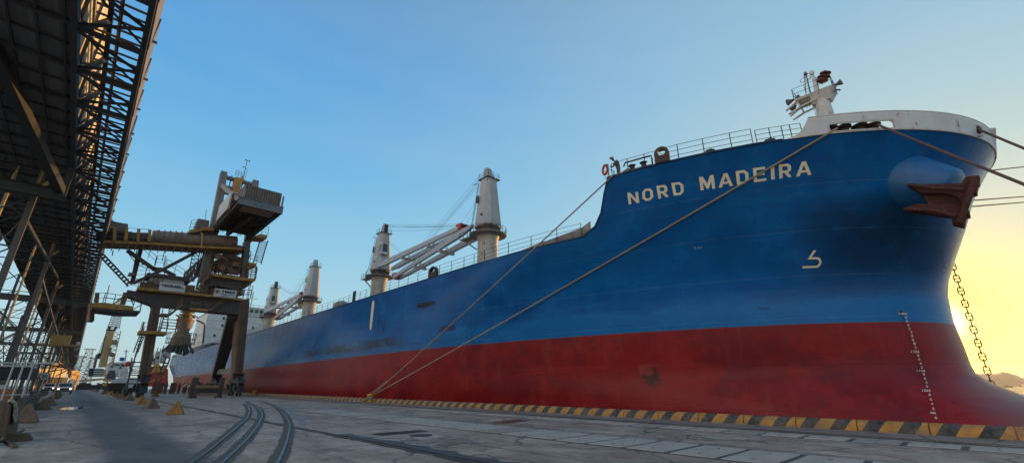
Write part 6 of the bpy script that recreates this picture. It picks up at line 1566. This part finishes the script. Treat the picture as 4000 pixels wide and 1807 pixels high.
thing1(mb, 'rubble_block', BARM, p, 'broken brown concrete lump lying by the nearest left barriers', 'rubble', smooth=False)
mb = MB(); mb.beam(atZ(*zl(0,940), .02), atZ(*zl(0,940), .02)+V(.35,1.2,.22), .07, .05); mb.beam(atZ(*zl(60,925), .02), atZ(*zl(160,990), .04), .11, .06); thing1(mb, 'timber_scrap', BARM, atZ(*zl(60,940), 0), 'split timber scraps on the ground at the left frame edge', 'timber', smooth=False)
# white pipe frame
WP = weathered('pipe_white', (.50,.48,.45), (.36,.33,.30), 2, rust=.3)
mb = MB()
for x_ in (-2.75,-2.35,-1.95): mb.tube((x_,40,0), (x_,40,2.75), .045, 8)
mb.tube((-6,40,2.72), (-1.0,40,2.86), .05, 8); mb.tube((-6,40,1.0), (-1.7,40,1.05), .03, 6)
thing1(mb, 'goal_frame', WP, (-2.3,40,0), 'white pipe frame with three uprights standing left of the lane', 'frame')
# dark canopy
mb = MB(); mb.box(-16,-2.65,54,66,2.05,2.95); can = empty('canopy_shed', (-9,60,0), 'low black canopy shed left of the lane beneath the gallery', 'shed')
mb.build('roof', weathered('black_sheet', (.02,.02,.022), (.012,.012,.013), 1), can, smooth=False)
mb = MB(); mb.tube((-16,53.9,3.0), (-2.6,53.9,3.0), .07, 8); mb.build('edge_pipe', WP, can)
mb = MB()
for x_ in (-15,-11,-7,-3): mb.beam((x_,54.3,0), (x_,54.3,2.1), .12)
mb.build('post', BARD, can)
rj = random.Random(5)
# clutter under the canopy
def crate(x, y, w, d, h, m, label, nm='crate'):
    mb = MB(); mb.box(x-w/2,x+w/2,y-d/2,y+d/2,0,h)
    for k in range(3): zz = h*(.2+.3*k); mb.box(x-w/2-.03,x+w/2+.03,y-d/2-.03,y+d/2+.03,zz,zz+.08)
    return thing1(mb, nm, m, (x,y,0), label, 'crate', 'crates and bins stored left of the lane', smooth=False)
ORG = weathered('orange_rust', (.34,.12,.04), (.2,.08,.03), 2, rust=.3)
crate(-3.1,44.5,1.2,1.2,1.35,ORG,'orange rusty bin behind the white pipe frame'); crate(-4.7,47,1.5,1.2,1.1,BARD,'dark bin further left behind the pipe frame'); crate(-3.5,36,1.1,1.1,.9,BARD,'low dark crate behind the left barriers')
crate(-2.9,31.5,1.2,.9,.75,BARM,'low rusty crate close behind the nearest left pyramid'); crate(-4.1,52,1.2,1.2,1.6,WP,'pale tall crate standing before the canopy')
for i, (x_, y_) in enumerate(((-3.2,56),(-4.2,57.5),(-5.3,56),(-6.8,58))):
    mb = MB(); mb.lathe([(.36,0),(.36,.28),(.37,.3),(.36,.32),(.36,.58),(.37,.6),(.36,.62),(.36,.9)], (x_,y_,0), 14)
    thing1(mb, 'oil_drum', (BARD, ORG, WP, BARD)[i], (x_,y_,0), ['dark drum at the canopy front, nearest the lane','orange drum under the canopy','pale drum under the canopy','dark drum deepest under the canopy'][i], 'drum')
mb = MB()
for i in range(22): 
    y_ = 44+i*3.2; mb.beam((-2.6,y_,0), (-2.6,y_,1.25), .07)
mb.tube((-2.6,44,1.22), (-2.6,112,1.22), .035, 6); mb.tube((-2.6,44,.7), (-2.6,112,.7), .03, 6)
thing1(mb, 'pipe_fence', BARD, (-2.6,78,0), 'low dark pipe fence running along the left side of the lane', 'fence')
# round speed sign
sg = empty('road_sign', (-1.9,58,0), 'round white sign with red rim on a post left of the lane', 'sign')
mb = MB(); mb.tube((-1.9,58,0), (-1.9,58,2.6), .04, 8); mb.build('post', WP, sg)
mb = MB(); mb.lathe([(.36,0),(.36,.03)], (-1.9,57.93,2.3), 24, axis=(0,-1,0)); dsc = mb.build('rim', REDM, sg)
mb = MB(); mb.lathe([(.29,0),(.29,.008)], (-1.9,57.895,2.3), 24, axis=(0,-1,0)); mb.build('face', WHITE, sg)
mb = MB(); text_quad(mb, '20', (-2.08,57.88,2.16), (-1.72,57.88,2.16), (-1.72,57.88,2.44), (-2.08,57.88,2.44), .04); mb.build('numeral', INK, sg, smooth=False)
# ------------------------------------------------------------------ vehicles
def lampmat(name, col, s):
    m = bpy.data.materials.new(name); m.use_nodes = True; b = m.node_tree.nodes['Principled BSDF']; b.inputs['Emission Color'].default_value = (*col,1); b.inputs['Emission Strength'].default_value = s; return m
HL = lampmat('headlight', (1,.8,.5), 3.0)
TYRE = weathered('tyre', (.02,.02,.02))
def pickup(x, y, label, s=1.0):
    r_ = empty('pickup_truck', (x,y,0), label, 'pickup'); W = .92*s
    def P(pts): return [(x-W, y+a*s, b*s) for a, b in pts]
    mb = MB(); mb.prism(P([(-2.6,.45),(-2.65,.75),(-2.5,1.0),(-1.5,1.12),(-.2,1.14),(2.6,1.14),(2.6,.5),(2.0,.42)]), (2*W,0,0)); mb.build('body', WHITE, r_, smooth=False)
    mb = MB(); w2 = W*.88
    mb.hexa([(x-W+.02,y-1.5*s,1.1*s),(x+W-.02,y-1.5*s,1.1*s),(x+W-.02,y+.8*s,1.12*s),(x-W+.02,y+.8*s,1.12*s)], [(x-w2,y-.75*s,1.68*s),(x+w2,y-.75*s,1.68*s),(x+w2,y+.7*s,1.68*s),(x-w2,y+.7*s,1.68*s)]); cabm = mb.build('cab', WHITE, r_, smooth=False)
    mb = MB(); mb.poly([(x-W*.86,y-1.44*s,1.17*s),(x+W*.86,y-1.44*s,1.17*s),(x+w2*.88,y-.82*s,1.62*s),(x-w2*.88,y-.82*s,1.62*s)]); o = mb.build('windscreen', GLASS, cabm); o.location.y -= .03
    mb = MB(); mb.box(x-.5,x+.5,y-.2,y+.05,1.68*s,1.8*s); mb.build('light_bar', YELL, cabm)
    for sx in (-1,1):
        mb = MB(); mb.lathe([(.13,0),(.13,.04)], (x+sx*.68*s,y-2.62*s,.82*s), 12, axis=(0,-1,0)); mb.build('headlight', HL, r_)
        for yy in (-1.7,1.6): mb = MB(); mb.tube((x+sx*(W-.2),y+yy*s,.36*s), (x+sx*(W+.03),y+yy*s,.36*s), .36*s, 16); mb.build('wheel', TYRE, r_)
    mb = MB(); mb.box(x-.55*s,x+.55*s,y-2.68*s,y-2.6*s,.62*s,.9*s); mb.box(x-W,x+W,y-2.74*s,y-2.6*s,.38*s,.55*s); mb.build('grille', DARK, r_, smooth=False)
    return r_
pickup(-.75, 118, 'white pickup with lit headlights driving towards the camera on the lane', 1.12)
pickup(-3.6, 150, 'white pickup partly hidden behind the oncoming one', 1.1)
# white service truck with small red-tipped crane right of the lane
tp = atY(*zr(1500,760), 135); tx = tp.x
tr_ = empty('service_truck', (tx,135,0), 'white service truck with folded red and white crane beside the landside leg', 'truck')
mb = MB(); mb.prism([(tx-1.9,134,.8),(tx-1.9,134,1.7),(tx-1.5,134,2.5),(tx-.7,134,3.0),(tx+.6,134,3.1),(tx+3,134,3.1),(tx+3,134,.8)], (0,3,0)); mb.build('body', WHITE, tr_, smooth=False)
mb = MB(); mb.prism([(tx-.6,133.9,3.1),(tx-.6,133.9,4.3),(tx+3.2,133.9,4.3),(tx+3.2,133.9,4.05),(tx-.2,133.9,4.05),(tx-.2,133.9,3.1)], (0,2.4,0)); mb.build('cab_frame', WHITE, tr_, smooth=False)
mb = MB(); mb.beam((tx+.3,135,4.3), (tx+1.2,135,6.4), .22); mb.beam((tx+1.2,135,6.4), (tx+3,135,6.6), .22); mb.beam((tx+.3,135,4.4), (tx+3,135,5.4), .16); mb.beam((tx+2.9,135,4.3), (tx+2.9,135,6.6), .2); mb.build('crane_frame', WHITE, tr_)
mb = MB(); mb.lathe([(.3,-.5),(.6,-.2),(.6,.3),(.3,.5)], (tx+.3,134.6,6.0), 10, axis=(1,0,.4)); mb.build('crane_drum', REDM, tr_)
mb = MB(); mb.tube((tx-1.2,134,.5),(tx-1.2,137,.5),.5,14); mb.tube((tx+2.2,134,.5),(tx+2.2,137,.5),.5,14); mb.build('wheel_pair', TYRE, tr_)
# dark blocks row beside the lane
for i, (sx_, w_) in enumerate(((1275,70),(1340,60),(1410,70),(1470,60),(1530,70),(1585,50))):
    p = atY(*zr(sx_, 760), 112); hh = 1.9
    mb = MB(); mb.hexa([(p.x-.62,111.4,0),(p.x+.62,111.4,0),(p.x+.62,112.6,0),(p.x-.62,112.6,0)], [(p.x-.35,111.6,hh),(p.x+.4,111.6,hh),(p.x+.4,112.4,hh),(p.x-.35,112.4,hh)])
    thing1(mb, 'fender_block', BARD, (p.x,112,0), ['first','second','third','fourth','fifth','sixth'][i]+' dark fender block from the left in the row before the white truck', 'fender', 'dark fender blocks', smooth=False)
# slatted rack of timbers, barriers, fence near the seaside legs
RX, RY = 12.9, 69.0
rk_ = empty('timber_rack', (RX,RY,0), 'rusty rack holding two thick timbers in front of the crane legs', 'rack')
a = atY(*zs(1240,760), RY); b_ = atY(*zs(1590,760), RY)
for z0, z1_ in ((1.22,1.55),(.25,.62)):
    mb = MB(); mb.box(a.x,b_.x,RY-.35,RY+.35,z0,z1_); mb.box(a.x-.15,a.x,RY-.2,RY+.2,z0+.04,z1_-.04); mb.build('timber', weathered('timber_lit', (.33,.17,.08), (.2,.11,.06), 1.5, rust=.3), rk_, smooth=False)
mb = MB(); mb.box(a.x,b_.x,RY-.3,RY+.3,.95,1.18); mb.box(a.x,b_.x,RY-.3,RY+.3,.66,.9); mb.beam((a.x+.1,RY,0),(a.x+.1,RY,2.0),.14); mb.beam((b_.x-.1,RY,0),(b_.x-.1,RY,2.0),.14); mb.beam((a.x-.5,RY-.4,0),(a.x+.2,RY-.4,1.0),.08); mb.beam((b_.x+.5,RY-.4,0),(b_.x-.2,RY-.4,1.0),.08); mb.build('rack_frame', DARK, rk_, smooth=False)
for i, (x0, x1) in enumerate(((1125,1235),(1600,1675))):
    p, q = atY(*zs(x0,760), 72), atY(*zs(x1,760), 72); mb = MB(); mb.box(p.x,q.x,71.8,72.2,.1,2.5); mb.box(p.x-.05,q.x+.05,71.7,72.3,0,.12); mb.box(p.x-.05,q.x+.05,71.75,72.25,1.2,1.32)
    thing1(mb, 'steel_locker', BARD, (p.x,72,0), ('dark upright locker left of the timber rack','dark upright locker right of the timber rack')[i], 'locker', smooth=False)
FNM = weathered('fence_panel', (.15,.075,.045), (.08,.045,.03), 1.2, rust=.4)
fx0 = atY(*zs(500,700), 100).x; fx1 = atY(*zs(1400,700), 100).x
fe = empty('panel_fence', ((fx0+fx1)/2,100,0), 'dark brown panel fence with gaps crossing the quay behind the timber rack', 'fence')
x = fx0; k = 0
while x < fx1:
    w_ = (1.5,.5,.9,.35,.5)[k % 5]; mb = MB(); mb.box(x,x+w_,99.95,100.05,.15,1.95-(.1 if k % 2 else 0)); mb.build('panel', FNM, fe, smooth=False); x += w_+(.06,.35,.25,.4,.3)[k % 5]; k += 1
mb = MB(); mb.box(fx0,fx1,100.06,100.12,.5,.6); mb.box(fx0,fx1,100.06,100.12,1.4,1.5)
for i in range(9): xx = fx0+(fx1-fx0)*i/8; mb.beam((xx,100.1,0),(xx,100.1,2.0),.1); mb.beam((xx-.5,99.4,0),(xx,100,1.2),.05)
mb.build('fence_frame', DARK, fe)
# red and white hazard board
hx0 = atY(*zs(970,700), 97).x; hx1 = atY(*zs(1122,700), 97).x
hz = empty('hazard_board', ((hx0+hx1)/2,97,0), 'red and white striped hazard board on the fence by the crane legs', 'barrier')
m, t, b = base('hazard', .6); o_ = t.coord(); xyz = t.sep(o_); st = t.math('GREATER_THAN', t.math('FRACT', t.math('MULTIPLY', t.math('SUBTRACT', xyz[0], xyz[2]), 1.35)), .5); t.link(t.mix(st, (.5,.04,.03), (.65,.62,.58)), b.inputs['Base Color'])
mb = MB(); mb.box(hx0,hx1,96.95,97,1.25,1.85); mb.build('board', m, hz, smooth=False); mb = MB(); mb.beam((hx0+.2,97.1,0),(hx0+.2,97.1,3.0),.09); mb.beam((hx1-.2,97.1,0),(hx1-.2,97.1,1.8),.09); mb.build('post', WHITE, hz)
# ------------------------------------------------------------------ far quay: mobile crane, hopper, shed, ships
def far(fn, x, y, Y): return atY(*fn(x, y), Y)
FY = 215
mc = empty('harbour_crane', (far(zc,270,1050,FY).x, FY, 0), 'yellow and blue mobile harbour crane with raised lattice jib far down the quay', 'crane')
NAVY = weathered('navy', (.035,.05,.11), (.02,.03,.07), .5, rust=.15)
def fz(x, y, Y=FY): return far(zc, x, y, Y)
def fprism(name, pts, m, par, Y=FY, dep=4, fn=zc):
    mb = MB(); mb.prism([far(fn, x, y, Y) for x, y in pts], (0,dep,0)); return mb.build(name, m, par, smooth=False)
hs_ = fprism('machine_house', [(165,1050),(180,935),(330,935),(385,940),(380,1050)], NAVY, mc, FY, 6)
mb = MB()
for i in range(4): p = fz(250-i*5, 945+i*26, FY-.05); mb.box(p.x,p.x+2.6,FY-.12,FY-.03,p.z-.25,p.z+.05)
mb.build('louvre', WHITE, hs_, smooth=False)
FYE = weathered('far_yellow', (.62,.42,.16), (.45,.3,.12), .5, rust=.15)
fprism('undercarriage', [(20,1120),(60,1095),(350,1075),(500,1095),(505,1110),(350,1100),(240,1115),(60,1125)], FYE, mc, FY-1, 8)
mb = MB(); 
for x_ in (60,150,240,330,430): p = fz(x_,1120); mb.box(p.x-.8,p.x+.8,FY-.5,FY+.6,0,1.6)
mb.build('tyre_set', DARK, mc, smooth=False)
mb = MB(); mb.beam(fz(362,920), fz(482,405), 2.0, 1.4); mb.build('tower', FYE, mc, smooth=False)
mb = MB(); mb.beam(fz(330,920,FY+1), fz(455,405,FY+1), 1.0, 1.0); mb.beam(fz(418,392), fz(545,404), .8); mb.beam(fz(455,392), fz(468,340), .7); mb.beam(fz(535,400), fz(560,345), .7); mb.beam(fz(330,760), fz(440,400), .35); mb.box(fz(290,740).x,fz(345,740).x,FY,FY+2,fz(300,800).z,fz(300,720).z); mb.build('tower_back', DARK, mc, smooth=False)
mb = MB(); mb.tube(fz(290,800), fz(430,400), .12, 5); mb.tube(fz(245,930), fz(290,740), .4, 6); mb.build('hoist_rope', LGY, mc)
def lattice(mb, a, b, w0, w1, n, t=.16):
    a = Vector(a); b = Vector(b); s = V(1,0,0)
    for sg_ in (-1,1): mb.beam(a+s*sg_*w0/2, b+s*sg_*w1/2, t)
    for i in range(n):
        p = a.lerp(b, i/n); q = a.lerp(b, (i+1)/n); w = (w0+(w1-w0)*i/n)/2; w_ = (w0+(w1-w0)*(i+1)/n)/2
        mb.beam(p-s*w, q+s*w_, t*.6); mb.beam(p+s*w, q-s*w_, t*.6); mb.beam(p-s*w, p+s*w, t*.6)
PLE = weathered('pale_lattice', (.52,.50,.46), (.4,.38,.34), .6, rust=.1)
mb = MB(); lattice(mb, fz(520,370), fz(640,-60), 3.2, 1.6, 16, .26); mb.build('jib', PLE, mc)
mb = MB(); lattice(mb, fz(430,900), fz(560,400), 3.0, 2.6, 9, .25); mb.build('tower_ladder', FYE, mc)
fprism('operator_cab', [(495,600),(500,535),(582,530),(582,598)], BRK, mc, FY-1, 3); fprism('grab', [(455,745),(470,700),(530,715),(545,745),(530,770),(475,765)], LTU, mc, FY-2, 3); fprism('ballast', [(370,1050),(385,950),(420,960),(415,1050)], FYE, mc, FY, 4); fprism('cable_drum', [(440,690),(450,640),(500,640),(495,690)], BRK, mc, FY-1.5, 2)
# pale slender cranes on the far berth
for i, (pa_, pb_, w_) in enumerate((((20,900),(62,768),2.0),((125,890),(190,665),3.2),((190,880),(250,790),3))):
    mb = MB(); a = fz(*pa_,420); b = fz(*pb_,420); a.z = 0; lattice(mb, a, b, w_*1.8, w_, 9, .5); mb.beam(b+V(-3,0,0), b+V(3,0,0), .7)
    thing1(mb, 'distant_crane', PLE, a, ['smallest pale lattice crane on the far horizon','taller pale lattice crane behind the mobile harbour crane','short pale portal crane beside the taller one'][i], 'crane', 'pale cranes far behind')
# yellow hopper frame over the lane end
HY = 222
hp_ = empty('yellow_hopper', (far(zr,580,450,HY).x, HY, 0), 'big yellow cargo hopper with cross braced side at the end of the lane', 'hopper')
hb_ = fprism('bin', [(450,480),(455,360),(620,345),(715,370),(690,470),(640,590),(615,590),(600,530),(480,500)], FYE, hp_, HY, 6, zr); shear(hb_, hp_.location.x, 1.1)
mb = MB(); mb.beam(far(zr,460,370,HY-.1), far(zr,690,470,HY-.1), .3); mb.beam(far(zr,700,380,HY-.1), far(zr,470,480,HY-.1), .3); mb.beam(far(zr,520,360,HY-.1), far(zr,500,500,HY-.1), .3)
for x_ in (470,640): p = far(zr,x_,600,HY); mb.beam((p.x,HY,0),(p.x,HY,5),.5); mb.beam((p.x,HY+5,0),(p.x,HY+5,5),.5)
shear(mb.build('brace', YELL, hp_), hp_.location.x, 1.1)
# sunlit warehouse and red conveyor frame
WY = 226
wx0 = far(zl,380,200,WY).x; wx1 = far(zl,700,200,WY).x
wh = empty('warehouse', ((wx0+wx1)/2, WY, 0), 'sunlit cream warehouse with peaked roof beyond the gallery trestles', 'building')
z_t = far(zl,620,75,WY).z
mb = MB(); mb.prism([(wx0,WY,0),(wx1,WY,0),(wx1,WY,z_t*.72),((wx0*.35+wx1*.65),WY,z_t),(wx0,WY,z_t*.66)], (0,30,0)); shear(mb.build('wall', weathered('warehouse_cream', (.72,.55,.28), (.55,.4,.2), .3, rust=.2), wh, smooth=False), wx0, 1.3)
mb = MB()
for i in range(5): x_ = wx0+(wx1-wx0)*(.12+.18*i); mb.box(x_,x_+2.2,WY-.12,WY-.01,.3,4.2)
shear(mb.build('roller_door', DARK, wh, smooth=False), wx0, 1.3)
mb = MB(); a0 = far(zl,420,250,212); a1 = far(zl,720,160,240); 
for (p, q) in (((430,110),(720,150)),((520,190),(710,160)),((600,80),(700,160)),((590,240),(735,165)),((440,160),(600,80)),((560,190),(660,110))): mb.beam(far(zl,*p,212), far(zl,*q,212), .35)
for x_ in (450,520,590,660): p = far(zl,x_,170,212); mb.beam((p.x,212,0), p, .3)
thing1(mb, 'red_conveyor', weathered('far_red', (.30,.05,.03), (.2,.04,.03), 1, rust=.2), (a0.x,212,0), 'dark red conveyor frame standing before the sunlit warehouse', 'conveyor')
# low sheds and port clutter on the horizon
for i, (x0, x1, y0, m_, lab) in enumerate(((600,720,240,BRK,'pale low shed right of the yellow hopper'),(700,960,585,BARD,'dark low stack of cargo past the lane end'),(1080,1240,590,BARD,'dark cargo heap below the mobile crane'))):
    p = far(zr,x0,y0,300); q = far(zr,x1,y0,300); mb = MB(); n_ = 7
    for k in range(n_): xx = p.x+(q.x-p.x)*k/n_; hh = max(1.5,p.z)*(.75+.25*rj.random()); mb.box(xx,xx+(q.x-p.x)/n_-.15,300,312,0,hh)
    thing1(mb, 'storage_shed', m_, (p.x,300,0), lab, 'shed', smooth=False)
# yellow heap cover
mb = MB(); P_ = [far(zr,x,y,160) for x, y in ((1180,670),(1190,620),(1250,600),(1262,550),(1285,600),(1340,630),(1342,655),(1240,680))]; mb.prism(P_, (0,4,0)); thing1(mb, 'grab_bucket', YELL, (P_[0].x,160,0), 'yellow grab bucket parked right of the lane, left of the white truck', 'grab', smooth=False)
# white vessel on the far berth
WYs = 330
wsx = far(zc,560,1000,WYs)
ws = empty('white_ship', (wsx.x, WYs, -2.5), 'pale white ship with blue funnel block far behind the mobile crane', 'ship')
fprism('upper_works', [(430,1040),(440,880),(470,850),(715,845),(735,1060)], WHITE, ws, WYs, 25); fprism('hull', [(400,1120),(430,1030),(470,960),(545,965),(560,1120)], weathered('ship_dark', (.07,.07,.075)), ws, WYs-6, 20)
fprism('funnel', [(612,828),(618,778),(682,780),(676,832)], weathered('funnel_blue', (.02,.14,.38)), ws, WYs-1, 5)
mb = MB(); mb.beam(far(zc,690,840,WYs), far(zc,705,670,WYs), .6); mb.beam(far(zc,665,690,WYs), far(zc,745,700,WYs), .4); mb.tube(far(zc,500,850,WYs), far(zc,515,790,WYs), .4, 6); mb.build('mast', WHITE, ws)
mb = MB()
for (x_, y_) in ((520,885),(560,885),(592,890),(640,885),(500,915),(620,925),(660,900)): p = far(zc,x_,y_,WYs-.1); mb.box(p.x-.5,p.x+.5,WYs-.2,WYs-.02,p.z-.5,p.z+.5)
mb.build('porthole_row', GLASS, ws, smooth=False)
# red ship berthed beyond the stern
RYs = 262
rs_ = empty('red_ship', (30, RYs, -2.5), 'red ship with yellow deck gear and pale crane towers berthed beyond the stern', 'ship')
def fs(x, y, Y=RYs): return far(zs, x, y, Y)
RH = weathered('red_hull', (.42,.03,.02), (.28,.02,.02), .4, rust=.15)
fprism('hull', [(420,680),(430,560),(470,450),(560,450),(640,470),(690,410),(760,380),(760,690)], RH, rs_, RYs, 30, zs)
fprism('bulwark', [(462,455),(470,345),(600,330),(700,345),(690,415),(560,450)], weathered('far_brown', (.20,.06,.03), (.12,.04,.03), .6, rust=.3), rs_, RYs+1, 20, zs)
mb = MB(); mb.beam(fs(500,445,RYs-1), fs(570,340,RYs-1), .8); mb.beam(fs(570,340,RYs-1), fs(620,440,RYs-1), .8); mb.beam(fs(480,440,RYs-1), fs(600,420,RYs-1), .6); mb.beam(fs(660,440,RYs-1), fs(720,320,RYs-1), .8); mb.beam(fs(520,325,RYs-1), fs(620,325,RYs-1), .9); mb.build('deck_gear', YELL, rs_)
for i, (x0, x1, yb_, yt_) in enumerate(((488,535,320,150),(530,640,310,90),(628,750,290,45),(735,830,200,0))):
    mb = MB(); a, b, c, d = fs(x0,yb_,RYs+8), fs(x0+(x1-x0)*.72,yb_,RYs+8), fs(x1,yt_,RYs+8), fs(x0+(x1-x0)*.35,yt_,RYs+8); mb.prism([a,b,c,d], (0,3,0)); w_ = (b-a).length
    mb.box(c.x-w_*.22,c.x,RYs+8,RYs+9,c.z,c.z+1.3); mb.box(d.x,d.x+w_*.22,RYs+8,RYs+9,d.z,d.z+1.6); tw_ = mb.build('crane_tower', GREY, rs_, smooth=False)
    mb = MB(); mm = (a+b+c+d)/4; mb.box(mm.x-.4,mm.x+.4,RYs+7.9,RYs+7.98,mm.z-.5,mm.z+.6); mb.build('hatch_door', DARK, tw_, smooth=False)
mb = MB(); mb.beam(fs(410,625,RYs-20), fs(705,512,RYs-20), .5, .35); mb.beam(fs(410,612,RYs-20), fs(705,500,RYs-20), .15); mb.build('gangway', lampmat('gold', (0,0,0), 0) if False else YELL, rs_)
# steel frame tower between the red ship and the stern
mb = MB(); 
for (p, q) in (((520,640),(690,300)),((600,640),(760,300)),((640,280),(770,290)),((700,190),(780,200)),((690,300),(730,190)),((760,300),(790,200))): mb.beam(fs(*p,232), fs(*q,232), .5)
for i in range(6): mb.beam(fs(540+i*26,600-i*52,232), fs(620+i*26,600-i*52,232), .3)
thing1(mb, 'stern_ramp', BARD, fs(600,640,232), 'dark lattice ramp standing between the red ship and the blue stern', 'ramp')
# small boat on the water ahead of the bow
bp = atZ(3935, 1512, -2.5); 
bt = empty('motor_boat', (bp.x, bp.y, -2.5), 'tiny dark motor boat on the glittering water beyond the bow', 'boat')
sc_b = bp.length/1000*9
mb = MB(); mb.prism([(bp.x,bp.y-sc_b*.6,-2.4),(bp.x,bp.y+sc_b*.5,-2.4),(bp.x,bp.y+sc_b*.6,-2.4+sc_b*.16),(bp.x,bp.y-sc_b*.75,-2.4+sc_b*.22)], (3,0,0)); mb.build('hull', BARM, bt, smooth=False)
mb = MB(); mb.box(bp.x+.5,bp.x+2.5,bp.y-sc_b*.1,bp.y+sc_b*.25,-2.3+sc_b*.15,-2.3+sc_b*.35); mb.build('cabin', BARM, bt, smooth=False)
EXPO=0.0
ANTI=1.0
SKYB=1.1
# ------------------------------------------------------------------ camera, light, world
cam = bpy.data.cameras.new('camera'); co = bpy.data.objects.new('camera', cam); C.objects.link(co)
cam.sensor_width = 36; cam.lens = 36*F/4000; cam.clip_end = 20000; cam.clip_start = .1
co.matrix_world = Matrix.Translation(CAM) @ Matrix((RGT, UPV, -FWD)).transposed().to_4x4()
bpy.context.scene.camera = co
SUN_AZ = R(87.7); SUN_EL = R(5.5)
sd = V(math.sin(SUN_AZ)*math.cos(SUN_EL), math.cos(SUN_AZ)*math.cos(SUN_EL), math.sin(SUN_EL))
L = bpy.data.lights.new('sun', 'SUN'); L.energy = 5.0; L.angle = R(.5); L.color = (1.0,.56,.19)
lo = bpy.data.objects.new('sun', L); C.objects.link(lo); lo.rotation_euler = sd.to_track_quat('Z', 'Y').to_euler(); lo.location = (0,0,80)
w = bpy.data.worlds.new('World'); bpy.context.scene.world = w; w.use_nodes = True
nt = w.node_tree; bg = nt.nodes['Background']
sky = nt.nodes.new('ShaderNodeTexSky'); sky.sky_type = 'NISHITA'; sky.sun_disc = False
sky.sun_elevation = SUN_EL; sky.sun_rotation = SUN_AZ; sky.air_density = 1.0; sky.dust_density = .8; sky.ozone_density = 1.6; sky.altitude = 0
T = NT(w)
tc = nt.nodes.new('ShaderNodeTexCoord').outputs['Generated']
nrm = nt.nodes.new('ShaderNodeVectorMath'); nrm.operation = 'NORMALIZE'; nt.links.new(tc, nrm.inputs[0])
dot = nt.nodes.new('ShaderNodeVectorMath'); dot.operation = 'DOT_PRODUCT'; nt.links.new(nrm.outputs[0], dot.inputs[0]); dot.inputs[1].default_value = sd
D = dot.outputs['Value']; zc = T.sep(nrm.outputs[0])[2]
rp = nt.nodes.new('ShaderNodeValToRGB'); nt.links.new(zc, rp.inputs[0]); el = rp.color_ramp.elements
el[0].position = 0.0; el[0].color = (.52,.68,.70,1); el[1].position = 1.0; el[1].color = (.16,.25,.40,1)
for p_, c_ in ((.10,(.44,.68,.76,1)), (.25,(.26,.58,.80,1)), (.42,(.13,.45,.78,1)), (.60,(.07,.34,.72,1)), (.8,(.12,.28,.52,1))):
    e = el.new(p_); e.color = c_
half = T.math('MULTIPLY', T.math('ADD', D, 1), .5)
g1 = T.math('MULTIPLY', T.math('POWER', half, 5.0), .72)
c = T.mix(g1, rp.outputs[0], (.50,.68,.66))
low = T.math('POWER', T.math('SUBTRACT', 1, T.math('ABSOLUTE', zc), True), 4)
g2 = T.math('MULTIPLY', T.math('POWER', T.math('MAXIMUM', D, 0), 16), T.math('ADD', T.math('MULTIPLY', low, .85), .26), True)
c = T.mix(g2, c, (1.0,.75,.27))
g3 = T.math('POWER', T.math('MAXIMUM', D, 0), 160)
c = T.mix(T.math('MULTIPLY', g3, .95, True), c, (1.5,1.02,.15))
g4 = T.math('MULTIPLY', T.math('POWER', T.math('MAXIMUM', D, 0), 5000), .5)
c = T.mix(g4, c, (6,5.5,4.5), 'ADD')
# faint uneven high haze
nz = T.noise(T.mapping(nrm.outputs[0], (1.2,1.2,5)), 1.6, 5, .55)
c = T.mix(T.math('MULTIPLY', T.ramp(nz, .42, .75), .10), c, (.60,.68,.72))
# warm fill added to the unseen sky opposite the sun, brightens hull and quay
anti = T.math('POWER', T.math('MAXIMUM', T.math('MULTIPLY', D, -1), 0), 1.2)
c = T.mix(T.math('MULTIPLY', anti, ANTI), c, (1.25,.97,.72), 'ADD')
sc_ = T.mix(1.0, c, (1/.15*SKYB,)*3, 'MULTIPLY')
fin = T.mix(.12, sc_, sky.outputs[0])
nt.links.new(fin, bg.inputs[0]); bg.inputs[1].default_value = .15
sc = bpy.context.scene
sc.view_settings.view_transform = 'Standard'; sc.view_settings.look = 'None'; sc.view_settings.gamma = 1
sc.view_settings.exposure = EXPO
sc.cycles.max_bounces = 5

HAZE = 1
if HAZE:
    m = bpy.data.materials.new('haze'); m.use_nodes = True; n = m.node_tree.nodes; n.clear()
    out = n.new('ShaderNodeOutputMaterial'); pv = n.new('ShaderNodeVolumePrincipled'); m.node_tree.links.new(pv.outputs[0], out.inputs['Volume'])
    pv.inputs['Color'].default_value = (.95,.93,.90,1); pv.inputs['Density'].default_value = 0.00008; pv.inputs['Anisotropy'].default_value = .55
    mb = MB(); mb.box(-4100,9100,-4100,9100,-15,90); o = mb.build('haze', m, None, smooth=False); tag(o, kind='stuff')
